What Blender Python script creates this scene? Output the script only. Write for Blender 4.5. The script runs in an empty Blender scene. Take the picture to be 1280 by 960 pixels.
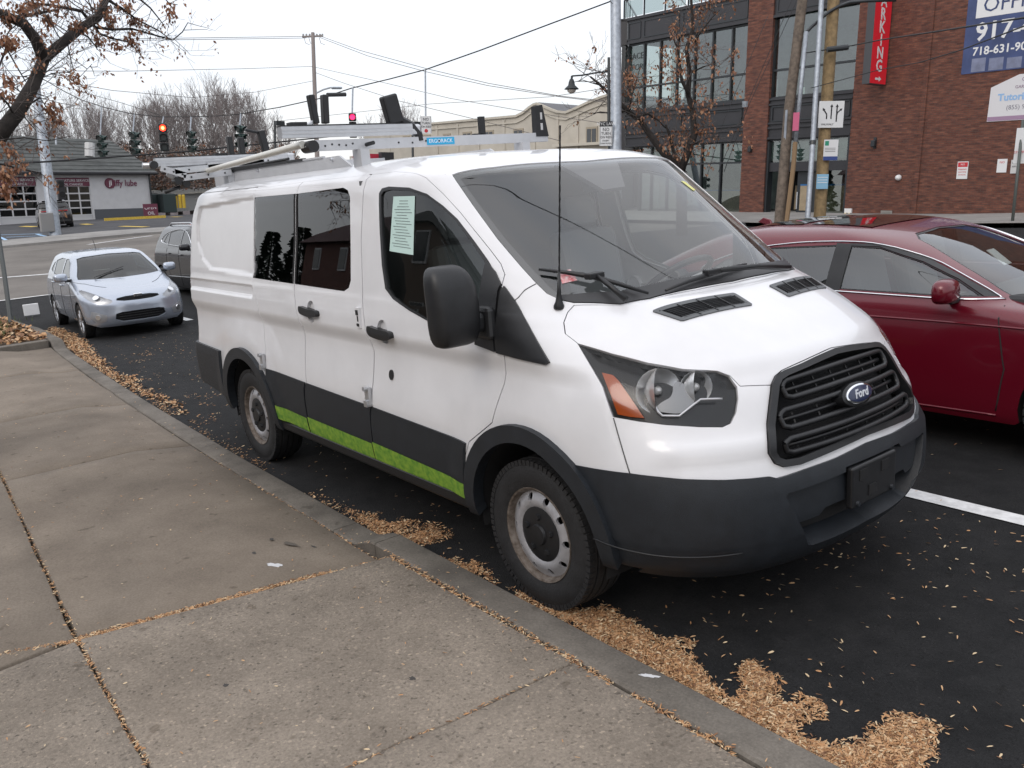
import bpy, math, random
import numpy as np
from mathutils import Vector, Matrix, Quaternion
from mathutils.bvhtree import BVHTree
from mathutils.geometry import delaunay_2d_cdt
random.seed(7); rng = np.random.default_rng(7)
SC = bpy.context.scene; COL = SC.collection; PI = math.pi
# ---------------------------------------------------------------- camera
# world frame: the van's own frame. x = forward along the kerb, y = towards the far side of the street, z = up
CAM = Vector((2.8664, -3.2204, 1.9063))
def cam_axes(yaw, pitch, roll):
    f = Vector((math.cos(yaw)*math.cos(pitch), math.sin(yaw)*math.cos(pitch), -math.sin(pitch)))
    r = Vector((math.sin(yaw), -math.cos(yaw), 0)); u = r.cross(f)
    c, s = math.cos(roll), math.sin(roll)
    return r*c + u*s, u*c - r*s, f
_r, _u, _f = cam_axes(math.radians(142.93), math.radians(13.17), math.radians(-4.3125))
cd = bpy.data.cameras.new("camera"); cam = bpy.data.objects.new("camera", cd); COL.objects.link(cam)
cd.sensor_width = 36; cd.lens = 1078.5/1280*36; cd.clip_start = .05; cd.clip_end = 2000
cam.matrix_world = Matrix(((_r.x, _u.x, -_f.x, CAM.x), (_r.y, _u.y, -_f.y, CAM.y), (_r.z, _u.z, -_f.z, CAM.z), (0, 0, 0, 1)))
SC.camera = cam
# ---------------------------------------------------------------- light: overcast winter afternoon
SUN_EL, SUN_AZ = math.radians(38), math.radians(-70)   # direction the light comes from
W = bpy.data.worlds.new("World"); SC.world = W; W.use_nodes = True
nt = W.node_tree; nt.nodes.clear()
def wn(t, **k):
    n = nt.nodes.new(t)
    for a, b in k.items(): setattr(n, a, b)
    return n
sky = wn('ShaderNodeTexSky', sky_type='NISHITA', sun_disc=False, sun_elevation=SUN_EL, sun_rotation=PI/2 - SUN_AZ, air_density=1.0, dust_density=3.0)
bs = wn('ShaderNodeBackground'); bs.inputs['Strength'].default_value = .05; nt.links.new(sky.outputs[0], bs.inputs[0])
tc = wn('ShaderNodeTexCoord'); no = wn('ShaderNodeTexNoise'); no.inputs['Scale'].default_value = 1.6; no.inputs['Detail'].default_value = 5
mp = wn('ShaderNodeMapping'); mp.inputs['Scale'].default_value = (1, 1, 3.5)
nt.links.new(tc.outputs['Generated'], mp.inputs[0]); nt.links.new(mp.outputs[0], no.inputs['Vector'])
cr = wn('ShaderNodeValToRGB'); cr.color_ramp.elements[0].position = .3; cr.color_ramp.elements[0].color = (.80, .83, .89, 1)
cr.color_ramp.elements[1].position = .62; cr.color_ramp.elements[1].color = (.97, .96, .97, 1)
nt.links.new(no.outputs[0], cr.inputs[0])
bc = wn('ShaderNodeBackground'); nt.links.new(cr.outputs[0], bc.inputs[0])
# overcast sky: brighter overhead than at the horizon
sx = wn('ShaderNodeSeparateXYZ'); nt.links.new(tc.outputs['Generated'], sx.inputs[0]); mr = wn('ShaderNodeMapRange'); nt.links.new(sx.outputs['Z'], mr.inputs['Value'])
mr.inputs['From Min'].default_value = 0; mr.inputs['From Max'].default_value = 1; mr.inputs['To Min'].default_value = .90; mr.inputs['To Max'].default_value = 1.55; nt.links.new(mr.outputs[0], bc.inputs['Strength'])
ad = wn('ShaderNodeAddShader'); nt.links.new(bs.outputs[0], ad.inputs[0]); nt.links.new(bc.outputs[0], ad.inputs[1])
nt.links.new(ad.outputs[0], wn('ShaderNodeOutputWorld').inputs[0])
sl = bpy.data.lights.new("sun", 'SUN'); sun = bpy.data.objects.new("sun", sl); COL.objects.link(sun)
sl.energy = .55; sl.angle = math.radians(25); sl.color = (1, .95, .9)
_d = Vector((math.cos(SUN_EL)*math.cos(SUN_AZ), math.cos(SUN_EL)*math.sin(SUN_AZ), math.sin(SUN_EL)))
sun.rotation_euler = _d.to_track_quat('Z', 'Y').to_euler(); sun.location = (0, 0, 30)
SC.view_settings.view_transform = 'Standard'; SC.view_settings.look = 'None'; SC.view_settings.exposure = 0.0; SC.view_settings.gamma = 1
SC.cycles.max_bounces = 8; SC.cycles.transparent_max_bounces = 16
# ---------------------------------------------------------------- helpers
def link(o, parent=None):
    COL.objects.link(o)
    if parent is not None: o.parent = parent
    return o
def tag(o, label=None, cat=None, group=None, kind=None):
    if label: o['label'] = label
    if cat: o['category'] = cat
    if group: o['group'] = group
    if kind: o['kind'] = kind
    return o
def thing(name, label, cat, loc=(0, 0, 0), rot=None, group=None):
    o = link(bpy.data.objects.new(name, None)); o.location = loc; o.empty_display_size = .2
    if rot is not None:
        if isinstance(rot, Quaternion): o.rotation_mode = 'QUATERNION'; o.rotation_quaternion = rot
        else: o.rotation_euler = (0, 0, rot)
    return tag(o, label, cat, group)
def copy_tree(o, parent=None):
    c = o.copy(); COL.objects.link(c); c.parent = parent
    for ch in list(o.children): copy_tree(ch, c)
    return c
MATS = {}
def mat(name, col=(.5, .5, .5), rough=.6, metal=0, coat=0, noise=0, nscale=8, bump=0, bscale=60, emit=None, spec=None, col2=None, detail=4, alpha=None):
    if name in MATS: return MATS[name]
    m = bpy.data.materials.new(name); m.use_nodes = True; t = m.node_tree; b = t.nodes['Principled BSDF']
    b.inputs['Base Color'].default_value = (*col, 1); b.inputs['Roughness'].default_value = rough; b.inputs['Metallic'].default_value = metal
    b.inputs['Coat Weight'].default_value = coat; b.inputs['Coat Roughness'].default_value = .04
    if spec is not None: b.inputs['Specular IOR Level'].default_value = spec
    if emit: b.inputs['Emission Color'].default_value = (*emit[0], 1); b.inputs['Emission Strength'].default_value = emit[1]
    if noise or bump: c = t.nodes.new('ShaderNodeTexCoord')
    if noise:
        n = t.nodes.new('ShaderNodeTexNoise'); n.inputs['Scale'].default_value = nscale; n.inputs['Detail'].default_value = detail; n.inputs['Roughness'].default_value = .62
        t.links.new(c.outputs['Object'], n.inputs['Vector']); r = t.nodes.new('ShaderNodeValToRGB')
        c2 = col2 or tuple(min(1, x*(1 + noise)) for x in col); c1 = tuple(x*(1 - noise) for x in col) if not col2 else col
        r.color_ramp.elements[0].position = .32; r.color_ramp.elements[0].color = (*c1, 1); r.color_ramp.elements[1].position = .68; r.color_ramp.elements[1].color = (*c2, 1)
        t.links.new(n.outputs[0], r.inputs[0]); t.links.new(r.outputs[0], b.inputs['Base Color'])
    if bump:
        n2 = t.nodes.new('ShaderNodeTexNoise'); n2.inputs['Scale'].default_value = bscale; n2.inputs['Detail'].default_value = 3
        t.links.new(c.outputs['Object'], n2.inputs['Vector']); bp = t.nodes.new('ShaderNodeBump'); bp.inputs['Strength'].default_value = bump; bp.inputs['Distance'].default_value = .01
        t.links.new(n2.outputs[0], bp.inputs['Height']); t.links.new(bp.outputs[0], b.inputs['Normal'])
    MATS[name] = m; return m
def glass(name, tint=(.8, .82, .8), refl=1.0, ior=1.55, rough=0.0):
    """thin sheet of glass: sees through, mirrors more at a grazing angle (same from both sides)"""
    if name in MATS: return MATS[name]
    m = bpy.data.materials.new(name); m.use_nodes = True; t = m.node_tree; t.nodes.clear(); N = t.nodes.new; L = t.links.new
    o = N('ShaderNodeOutputMaterial'); tr = N('ShaderNodeBsdfTransparent'); tr.inputs[0].default_value = (*tint, 1)
    gl = N('ShaderNodeBsdfGlossy'); gl.inputs['Roughness'].default_value = rough; gl.inputs[0].default_value = (1, 1, 1, 1)
    ge = N('ShaderNodeNewGeometry'); dt = N('ShaderNodeVectorMath'); dt.operation = 'DOT_PRODUCT'; L(ge.outputs['Normal'], dt.inputs[0]); L(ge.outputs['Incoming'], dt.inputs[1])
    def M(op, a, b=None):
        n = N('ShaderNodeMath'); n.operation = op
        for i, v in enumerate((a, b)):
            if v is None: continue
            if isinstance(v, (int, float)): n.inputs[i].default_value = v
            else: L(v, n.inputs[i])
        return n.outputs[0]
    f0 = ((ior - 1)/(ior + 1))**2*refl
    c = M('SUBTRACT', 1.0, M('ABSOLUTE', dt.outputs['Value'])); p = M('POWER', c, 5.0); f = M('MULTIPLY_ADD', p, 1 - f0); f.node.inputs[2].default_value = f0
    mx = N('ShaderNodeMixShader'); L(f, mx.inputs[0]); L(tr.outputs[0], mx.inputs[1]); L(gl.outputs[0], mx.inputs[2]); L(mx.outputs[0], o.inputs[0])
    MATS[name] = m; return m
def mesh(name, V, F, m, parent=None, smooth=False, link_it=True):
    me = bpy.data.meshes.new(name); me.from_pydata([tuple(map(float, v)) for v in V], [], [tuple(int(i) for i in f) for f in F])
    if m is not None: me.materials.append(m)
    if smooth: me.polygons.foreach_set('use_smooth', [True]*len(me.polygons))
    me.update(); o = bpy.data.objects.new(name, me)
    if link_it: link(o, parent)
    return o
class MB:
    """collects shapes into one mesh"""
    def __init__(s): s.V = []; s.F = []
    def add(s, V, F):
        n = len(s.V); s.V += [tuple(v) for v in V]; s.F += [tuple(i + n for i in f) for f in F]; return s
    def box(s, c, d, R=None, taper=1.0):
        x, y, z = [k/2 for k in d]; V = []
        for k in (-1, 1):
            q = taper if k > 0 else 1
            for a, b in ((-1, -1), (1, -1), (1, 1), (-1, 1)):
                v = Vector((a*x*q, b*y*q, k*z)); v = (R @ v if R is not None else v) + Vector(c); V.append(tuple(v))
        return s.add(V, [(3, 2, 1, 0), (4, 5, 6, 7), (0, 1, 5, 4), (1, 2, 6, 5), (2, 3, 7, 6), (3, 0, 4, 7)])
    def b2(s, a, b): # box from two corners
        return s.box([(p + q)/2 for p, q in zip(a, b)], [abs(q - p) for p, q in zip(a, b)])
    def tube(s, pts, r, n=8, cap=True, flat=None):
        pts = [Vector(p) for p in pts]; rs = r if isinstance(r, (list, tuple)) else [r]*len(pts); V = []; prev = None
        for i, p in enumerate(pts):
            t = (pts[min(i+1, len(pts)-1)] - pts[max(i-1, 0)])
            if t.length < 1e-9: t = Vector((0, 0, 1))
            t.normalize()
            if prev is None: a = t.orthogonal().normalized() if abs(t.z) > .9 else t.cross(Vector((0, 0, 1))).normalized()
            else:
                a = prev - t*prev.dot(t)
                if a.length < 1e-6: a = t.orthogonal()
                a.normalize()
            prev = a; b = t.cross(a)
            for k in range(n):
                an = 2*PI*(k + .5)/n; ca, sa = math.cos(an), math.sin(an)
                if flat: sa *= flat
                V.append(tuple(p + (a*ca + b*sa)*rs[i]))
        F = [(i*n + k, i*n + (k+1) % n, (i+1)*n + (k+1) % n, (i+1)*n + k) for i in range(len(pts)-1) for k in range(n)]
        if cap: F += [tuple(reversed(range(n))), tuple(range((len(pts)-1)*n, len(pts)*n))]
        return s.add(V, F)
    def lathe(s, prof, c=(0, 0, 0), axis=(0, 0, 1), n=24, cap=True):
        ax = Vector(axis).normalized(); a = ax.orthogonal().normalized(); b = ax.cross(a); V = []
        for h, r in prof:
            for k in range(n):
                t = 2*PI*k/n; V.append(tuple(Vector(c) + ax*h + (a*math.cos(t) + b*math.sin(t))*r))
        F = [(i*n + k, i*n + (k+1) % n, (i+1)*n + (k+1) % n, (i+1)*n + k) for i in range(len(prof)-1) for k in range(n)]
        if cap: F += [tuple(reversed(range(n))), tuple(range((len(prof)-1)*n, len(prof)*n))]
        return s.add(V, F)
    def prism(s, poly, o, u, v, w, d): # poly 2d in (u,v) at origin o, extruded d along w
        o, u, v, w = map(Vector, (o, u, v, w)); n = len(poly)
        V = [tuple(o + u*p + v*q) for p, q in poly] + [tuple(o + u*p + v*q + w*d) for p, q in poly]
        return s.add(V, [tuple(reversed(range(n))), tuple(range(n, 2*n))] + [(i, (i+1) % n, (i+1) % n + n, i + n) for i in range(n)])
    def build(s, name, m, parent=None, smooth=False, auto=None, bevel=0):
        o = mesh(name, s.V, s.F, m, parent, smooth or auto is not None)
        if auto is not None: sharp(o, auto)
        if bevel:
            md = o.modifiers.new('bevel', 'BEVEL'); md.width = bevel; md.segments = 2; md.limit_method = 'ANGLE'
        return o
def sharp(o, deg=40):
    me = o.data; cos = math.cos(math.radians(deg)); N = [p.normal.copy() for p in me.polygons]; E = {}
    for p in me.polygons:
        for k in p.edge_keys: E.setdefault(k, []).append(p.index)
    at = me.attributes.get('sharp_edge') or me.attributes.new('sharp_edge', 'BOOLEAN', 'EDGE')
    for e in me.edges:
        l = E.get(tuple(sorted(e.vertices)), [])
        at.data[e.index].value = len(l) != 2 or N[l[0]].dot(N[l[1]]) < cos
def text(name, s, size, m, origin, u, v, parent=None, ext=.002, align='CENTER', sx=1, shear=0, kids=True, bold=0):
    cu = bpy.data.curves.new(name, 'FONT'); cu.body = s; cu.size = size; cu.extrude = ext; cu.align_x = align; cu.align_y = 'CENTER'; cu.shear = shear; cu.resolution_u = 2; cu.offset = bold
    t = bpy.data.objects.new('tmp', cu); COL.objects.link(t); bpy.context.view_layer.update()
    me = bpy.data.meshes.new_from_object(t); bpy.data.objects.remove(t)
    u = Vector(u).normalized(); v = Vector(v).normalized(); w = u.cross(v)
    M = Matrix(((u.x*sx, v.x, w.x, origin[0]), (u.y*sx, v.y, w.y, origin[1]), (u.z*sx, v.z, w.z, origin[2]), (0, 0, 0, 1)))
    me.transform(M); me.materials.clear(); me.materials.append(m); return link(bpy.data.objects.new(name, me), parent)
def zg(x, y):
    """height of the street surface: level by the van, rising to the far corner, falling to the shops opposite"""
    return .028*min(max(-x - 14, 0), 55) - .030*min(max(y - 8, 0), 60)
def und(p, d):   # point seen at photo pixel p, d metres ahead: used only to measure places from the photo
    v = _f + _r*((p[0] - 640)/1078.5) - _u*((p[1] - 480)/1078.5); return CAM + v*d
def gnd(p, h=0):
    v = _f + _r*((p[0] - 640)/1078.5) - _u*((p[1] - 480)/1078.5); a, b = 1.0, 400.0
    g = lambda t: (CAM + v*t).z - h - zg((CAM + v*t).x, (CAM + v*t).y)
    t = 1.0
    while g(t) > 0 and t < 120: t += .25
    a, b = t - .25, t
    for _ in range(30):
        m = (a + b)/2
        if g(m) > 0: a = m
        else: b = m
    return CAM + v*a
G = Vector((.0369, .0519, .998)).normalized()      # plumb line (the street leans a little)
QG = Vector((0, 0, 1)).rotation_difference(G)
def pchip(ys, v):
    ys = np.asarray(ys, float); v = np.clip(np.asarray(v, float), 0, len(ys) - 1)
    d = np.diff(ys); m = np.zeros(len(ys)); m[0], m[-1] = d[0], d[-1]
    a, b = d[:-1], d[1:]; ok = a * b > 0
    m[1:-1] = np.where(ok, 2 * a * b / np.where(ok, a + b, 1), 0)
    i = np.minimum(v.astype(int), len(ys) - 2); t = v - i
    h00 = 2*t**3 - 3*t**2 + 1; h10 = t**3 - 2*t**2 + t; h01 = -2*t**3 + 3*t**2; h11 = t**3 - t**2
    return h00*ys[i] + h10*m[i] + h01*ys[i+1] + h11*m[i+1]

class Shell:
    """Body skin made of horizontal contours: rounded nose, straight side, rounded tail."""
    def __init__(s, rows, disp=None, nu=(34, 70, 20), sub=4):
        s.R = np.array(rows, float); s.n = len(rows); s.disp = disp
        z = s.R[:, 0]
        us = np.concatenate([np.linspace(0, 1, nu[0], endpoint=False), np.linspace(1, 2, nu[1], endpoint=False), np.linspace(2, 3, nu[2])])
        s.gu = us; s.gv = np.linspace(0, s.n - 1, (s.n - 1) * sub + 1)
        mid = s.pt(us, np.full(len(us), s.n * .35))[0]
        s.su = np.concatenate([[0], np.cumsum(np.linalg.norm(np.diff(mid, axis=0), axis=1))])
        cen = s.pt(np.full(len(s.gv), .6), s.gv)[0]
        s.sv = np.concatenate([[0], np.cumsum(np.linalg.norm(np.diff(cen, axis=0), axis=1))])
        UU, VV = np.meshgrid(np.concatenate([-us[:0:-1], us]), s.gv)
        s.UV = np.stack([UU.ravel(), VV.ravel()], 1); P = s.pt(UU.ravel(), VV.ravel())[0]
        c = UU.shape[1]; F = []
        for j in range(UU.shape[0] - 1):
            for i in range(c - 1):
                a = j*c + i; F += [(a, a+1, a+c+1), (a, a+c+1, a+c)]
        s.P = P; s.F = F
        s.bvh = BVHTree.FromPolygons([Vector(p) for p in P], F)
    def raw(s, U, v):
        z, xf, af, nf, w, xr, ar, nr = [pchip(s.R[:, k], v) for k in range(8)]
        A = np.abs(U); x0 = xf - af; x1 = xr + ar
        def quad(t, a, n):
            ph = t * math.pi / 2; c = np.clip(np.cos(ph), 0, 1); q = np.clip(np.sin(ph), 0, 1)
            rho = (c**n + q**n) ** (-1 / n); return a * rho * c, rho * q
        fx, fy = quad(np.clip(A, 0, 1), af, nf); rx, ry = quad(np.clip(3 - A, 0, 1), ar, nr)
        sx = x0 + (x1 - x0) * np.clip(A - 1, 0, 1)
        x = np.where(A < 1, x0 + fx, np.where(A > 2, x1 - rx, sx))
        y = np.where(A < 1, w * fy, np.where(A > 2, w * ry, w))
        return np.stack([x, -y * np.where(U < 0, -1, 1), z], -1)
    def _n(s, f, U, v):
        e = 2e-3; lo = np.maximum(v - e*2, 0); hi = np.minimum(v + e*2, s.n - 1)
        a = f(U + e, v) - f(U - e, v); b = f(U, hi) - f(U, lo)
        n = np.cross(b, a); l = np.linalg.norm(n, axis=-1, keepdims=True)
        return n / np.maximum(l, 1e-12)
    def full(s, U, v):
        p = s.raw(U, v)
        if s.disp is None: return p
        return p + s._n(s.raw, U, v) * s.disp(p)[..., None]
    def pt(s, U, v, off=0.0):
        U = np.asarray(U, float); v = np.asarray(v, float)
        p = s.full(U, v); n = s._n(s.full, U, v)
        return p + n * (off[..., None] if isinstance(off, np.ndarray) else off), n
    def uv_at(s, tri, loc):
        a, b, c = [Vector(s.P[i]) for i in s.F[tri]]
        v0, v1, v2 = b - a, c - a, loc - a
        d00, d01, d11, d20, d21 = v0@v0, v0@v1, v1@v1, v2@v0, v2@v1
        den = d00*d11 - d01*d01
        if abs(den) < 1e-16: return s.UV[s.F[tri][0]]
        q = (d11*d20 - d01*d21)/den; r = (d00*d21 - d01*d20)/den
        A, B, C_ = [s.UV[i] for i in s.F[tri]]
        return A*(1-q-r) + B*q + C_*r
    def near(s, p):
        loc, n, i, d = s.bvh.find_nearest(Vector(p)); return s.uv_at(i, loc)
    def hit(s, o, d):
        loc, n, i, dd = s.bvh.ray_cast(Vector(o), Vector(d))
        if i is None: return None
        return s.uv_at(i, loc), loc
    def side(s, x, z, sg=-1): # point on the flank by x,z
        h = s.hit((x, sg*5, z), (0, -sg, 0)); return h[0] if h else s.near((x, sg, z))
    def front(s, y, z):
        h = s.hit((6, y, z), (-1, 0, 0)); return h[0] if h else s.near((1, y, z))
    def rear(s, y, z):
        h = s.hit((-9, y, z), (1, 0, 0)); return h[0] if h else s.near((-4, y, z))
    def top(s, x, y):
        h = s.hit((x, y, 5), (0, 0, -1)); return h[0] if h else s.near((x, y, 2))
    def m2(s, uv):  # (U,v) -> rough metres
        uv = np.asarray(uv, float)
        return np.stack([np.sign(uv[..., 0]) * np.interp(np.abs(uv[..., 0]), s.gu, s.su), np.interp(uv[..., 1], s.gv, s.sv)], -1)
    def m2i(s, pq):
        return np.stack([np.sign(pq[..., 0]) * np.interp(np.abs(pq[..., 0]), s.su, s.gu), np.interp(pq[..., 1], s.sv, s.gv)], -1)

def resample(P, step, closed=True):
    P = [np.asarray(p, float) for p in P]; n = len(P); out = []
    for i in range(n if closed else n - 1):
        a, b = P[i], P[(i+1) % n]; k = max(1, int(np.linalg.norm(b - a)/step + .5))
        out += [a + (b - a)*t/k for t in range(k)]
    if not closed: out.append(P[-1])
    return out
def chaikin(P, it=2, closed=True):
    P = [np.asarray(p, float) for p in P]
    for _ in range(it):
        Q = []; n = len(P)
        if not closed: Q.append(P[0])
        for i in range(n if closed else n - 1):
            a, b = P[i], P[(i+1) % n]; Q += [a*.75 + b*.25, a*.25 + b*.75]
        if not closed: Q.append(P[-1])
        P = Q
    return P
def inpoly(pts, poly):
    x, y = pts[:, 0], pts[:, 1]; c = np.zeros(len(pts), bool); P = np.asarray(poly); Q = np.roll(P, -1, 0)
    for (x0, y0), (x1, y1) in zip(P, Q):
        if y0 == y1: continue
        m = ((y0 > y) != (y1 > y)); c ^= m & (x < (x1 - x0)*(y - y0)/(y1 - y0) + x0)
    return c
def pdist(pts, poly, closed=True):
    P = np.asarray(poly); Q = np.roll(P, -1, 0); d = np.full(len(pts), 1e9)
    rngk = range(len(P) if closed else len(P) - 1)
    for i in rngk:
        a, b = P[i], Q[i]; ab = b - a; L = ab@ab
        t = np.clip(((pts - a)@ab)/max(L, 1e-12), 0, 1); d = np.minimum(d, np.linalg.norm(pts - a - t[:, None]*ab, axis=1))
    return d
def inset(poly, d):
    """move a closed 2-D outline inwards by d"""
    P = np.asarray(poly); n = len(P); A = .5*np.sum(P[:, 0]*np.roll(P[:, 1], -1) - np.roll(P[:, 0], -1)*P[:, 1]); s = 1 if A > 0 else -1
    a = P - np.roll(P, 1, 0); b = np.roll(P, -1, 0) - P
    a /= np.maximum(np.linalg.norm(a, axis=1, keepdims=True), 1e-9); b /= np.maximum(np.linalg.norm(b, axis=1, keepdims=True), 1e-9)
    t = a + b; t /= np.maximum(np.linalg.norm(t, axis=1, keepdims=True), 1e-9); nrm = np.stack([-t[:, 1], t[:, 0]], 1)*s
    k = np.clip(1/np.maximum(np.sqrt(np.maximum((1 + (a*b).sum(1))/2, 0)), .5), 1, 1.6)
    return P + nrm*(d*k)[:, None]
def cdt(outline, holes, step):
    """triangulated 2-D region: outline and holes are lists of points"""
    loops = [np.asarray(outline)] + [np.asarray(h) for h in holes]
    V = []; E = []
    for L in loops:
        n = len(V); V += [tuple(p) for p in L]; E += [(n + i, n + (i+1) % len(L)) for i in range(len(L))]
    nb = len(V); lo = loops[0].min(0); hi = loops[0].max(0)
    gx = np.arange(lo[0] + step*.5, hi[0], step); gy = np.arange(lo[1] + step*.5, hi[1], step)
    if len(gx) and len(gy):
        X, Y = np.meshgrid(gx, gy); X[1::2] += step*.5; g = np.stack([X.ravel(), Y.ravel()], 1); k = inpoly(g, loops[0])
        for h in loops[1:]: k &= ~inpoly(g, h)
        g = g[k]
        if len(g):
            for L in loops: g = g[pdist(g, L) > step*.45] if len(g) else g
            V += [tuple(p) for p in g]
    r = delaunay_2d_cdt([Vector(v) for v in V], E, [], 0, 1e-7)
    VV = np.array([tuple(v) for v in r[0]]); T = np.array([f for f in r[2] if len(f) == 3]); c = VV[T].mean(1); k = inpoly(c, loops[0])
    for h in loops[1:]: k &= ~inpoly(c, h)
    T = T[k]; a, b, cc = VV[T[:, 0]], VV[T[:, 1]], VV[T[:, 2]]
    ar = (b[:, 0]-a[:, 0])*(cc[:, 1]-a[:, 1]) - (cc[:, 0]-a[:, 0])*(b[:, 1]-a[:, 1]); T = T[np.abs(ar) > 1e-9]; ar = ar[np.abs(ar) > 1e-9]
    T[ar < 0] = T[ar < 0][:, ::-1]
    return VV, T
def loop3(S, P, step=.04, sm=0, closed=True):
    """3-D outline on the skin -> 2-D loop in the skin's rough metres"""
    P = chaikin(P, sm, closed) if sm else P
    P = resample(P, step, closed)
    return np.array([S.m2(S.near(p)) for p in P])
def flip(L): L = np.array(L); L[:, 0] *= -1; return L
def panel(name, S, outline, holes=(), m=None, parent=None, off=0.0, rim=.015, rims=None, step=.03, gap=0.0, rough_off=None):
    """a piece of body skin cut along outline (2-D loops), with its edges turned in"""
    outline = inset(outline, gap) if gap else np.asarray(outline); holes = [np.asarray(h) for h in holes]
    V2, T = cdt(outline, holes, step); uv = S.m2i(V2)
    o = off(uv) if callable(off) else off
    P, N = S.pt(uv[:, 0], uv[:, 1], o)
    V = list(P); NV = list(N); F = [tuple(t) for t in T]
    Fa = np.array(F); cr_ = np.cross(P[Fa[:, 1]] - P[Fa[:, 0]], P[Fa[:, 2]] - P[Fa[:, 0]])
    if (cr_*N[Fa[:, 0]]).sum() < 0: F = [t[::-1] for t in F]
    if rim:
        cnt = {}
        for t in F:
            for i in range(3): cnt[(t[i], t[(i+1) % 3])] = 1
        bd = [(a, b) for a, b in cnt if (b, a) not in cnt]
        if rims is not None:
            dmin = np.full(len(V2), 1e9)
            for L in rims: dmin = np.minimum(dmin, pdist(V2, L))
            bd = [(a, b) for a, b in bd if dmin[a] < 1e-3 and dmin[b] < 1e-3]
        for a, b in bd:
            n = len(V); e = P[b] - P[a]; nn = np.cross(e, (N[a] + N[b])/2); nn /= max(np.linalg.norm(nn), 1e-9)
            V += [P[a], P[b], P[b] - N[b]*rim, P[a] - N[a]*rim]; NV += [nn]*4; F.append((n + 1, n, n + 3, n + 2))
    ob = mesh(name, V, F, m, parent, True)
    ob.data.normals_split_custom_set_from_vertices([tuple(v) for v in NV])
    return ob
def skin_tube(name, S, loop, r, m, parent=None, off=0.0, closed=False, n=6, flat=None):
    uv = S.m2i(np.asarray(loop)); P, N = S.pt(uv[:, 0], uv[:, 1], off); P = [tuple(p) for p in P]
    if closed: P.append(P[0])
    return MB().tube(P, r, n, cap=not closed, flat=flat).build(name, m, parent, True)
def circ3(cx, cz, r, a0=0, a1=360, n=40, y=-.99):
    return [(cx + r*math.cos(math.radians(a0 + (a1 - a0)*i/n)), y, cz + r*math.sin(math.radians(a0 + (a1 - a0)*i/n))) for i in range(n + (0 if a1 - a0 == 360 else 1))]
def sst(a, b, x):
    t = np.clip((x - a)/(b - a), 0, 1); return t*t*(3 - 2*t)
# ---- shared materials
M_white = mat('white_paint', (.68, .68, .695), .32, coat=.6, noise=.04, nscale=3)
M_clad = mat('grey_plastic', (.0125, .0155, .0200), .48, noise=.18, nscale=14, bump=.15, bscale=400)
M_blackp = mat('black_plastic', (.010, .0105, .012), .42, noise=.2, nscale=20, bump=.1, bscale=300)
M_rubber = mat('rubber', (.014, .014, .015), .7, noise=.3, nscale=18, bump=.3, bscale=120)
M_dark = mat('dark_void', (.008, .008, .009), .9)
M_chrome = mat('chrome', (.85, .86, .88), .08, 1)
M_alu = mat('brushed_aluminium', (.56, .57, .59), .38, .85, noise=.08, nscale=12)
M_alupaint = mat('grey_rack_paint', (.50, .51, .53), .4, .2, noise=.06, nscale=8)
M_steelrim = mat('silver_wheel_paint', (.42, .42, .44), .42, .5, noise=.12, nscale=14)
M_rust = mat('rusty_rim_edge', (.07, .05, .036), .55, .4, noise=.5, nscale=26, col2=(.22, .19, .165))
M_tread = M_rubber
M_green = mat('green_grass_decal', (.06, .20, .02), .45, noise=.5, nscale=26, col2=(.25, .39, .04))
M_glassW = glass('windshield_glass', (.86, .88, .87), 1.9, 1.6)
M_glassD = glass('door_glass', (.42, .46, .44), 1.0, 1.6)
M_glassT = glass('tinted_glass', (.20, .22, .22), 1.1, 1.75)
M_lens = glass('clear_lens', (.93, .93, .93), .35, 1.4)
M_amber = mat('amber_lens', (.30, .052, .005), .15, coat=.5)
M_red = mat('red_lens', (.35, .01, .02), .2, coat=.5)
M_seat = mat('seat_cloth', (.17, .175, .18), .9)
M_dash = mat('dash_plastic', (.27, .275, .28), .6)
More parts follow.
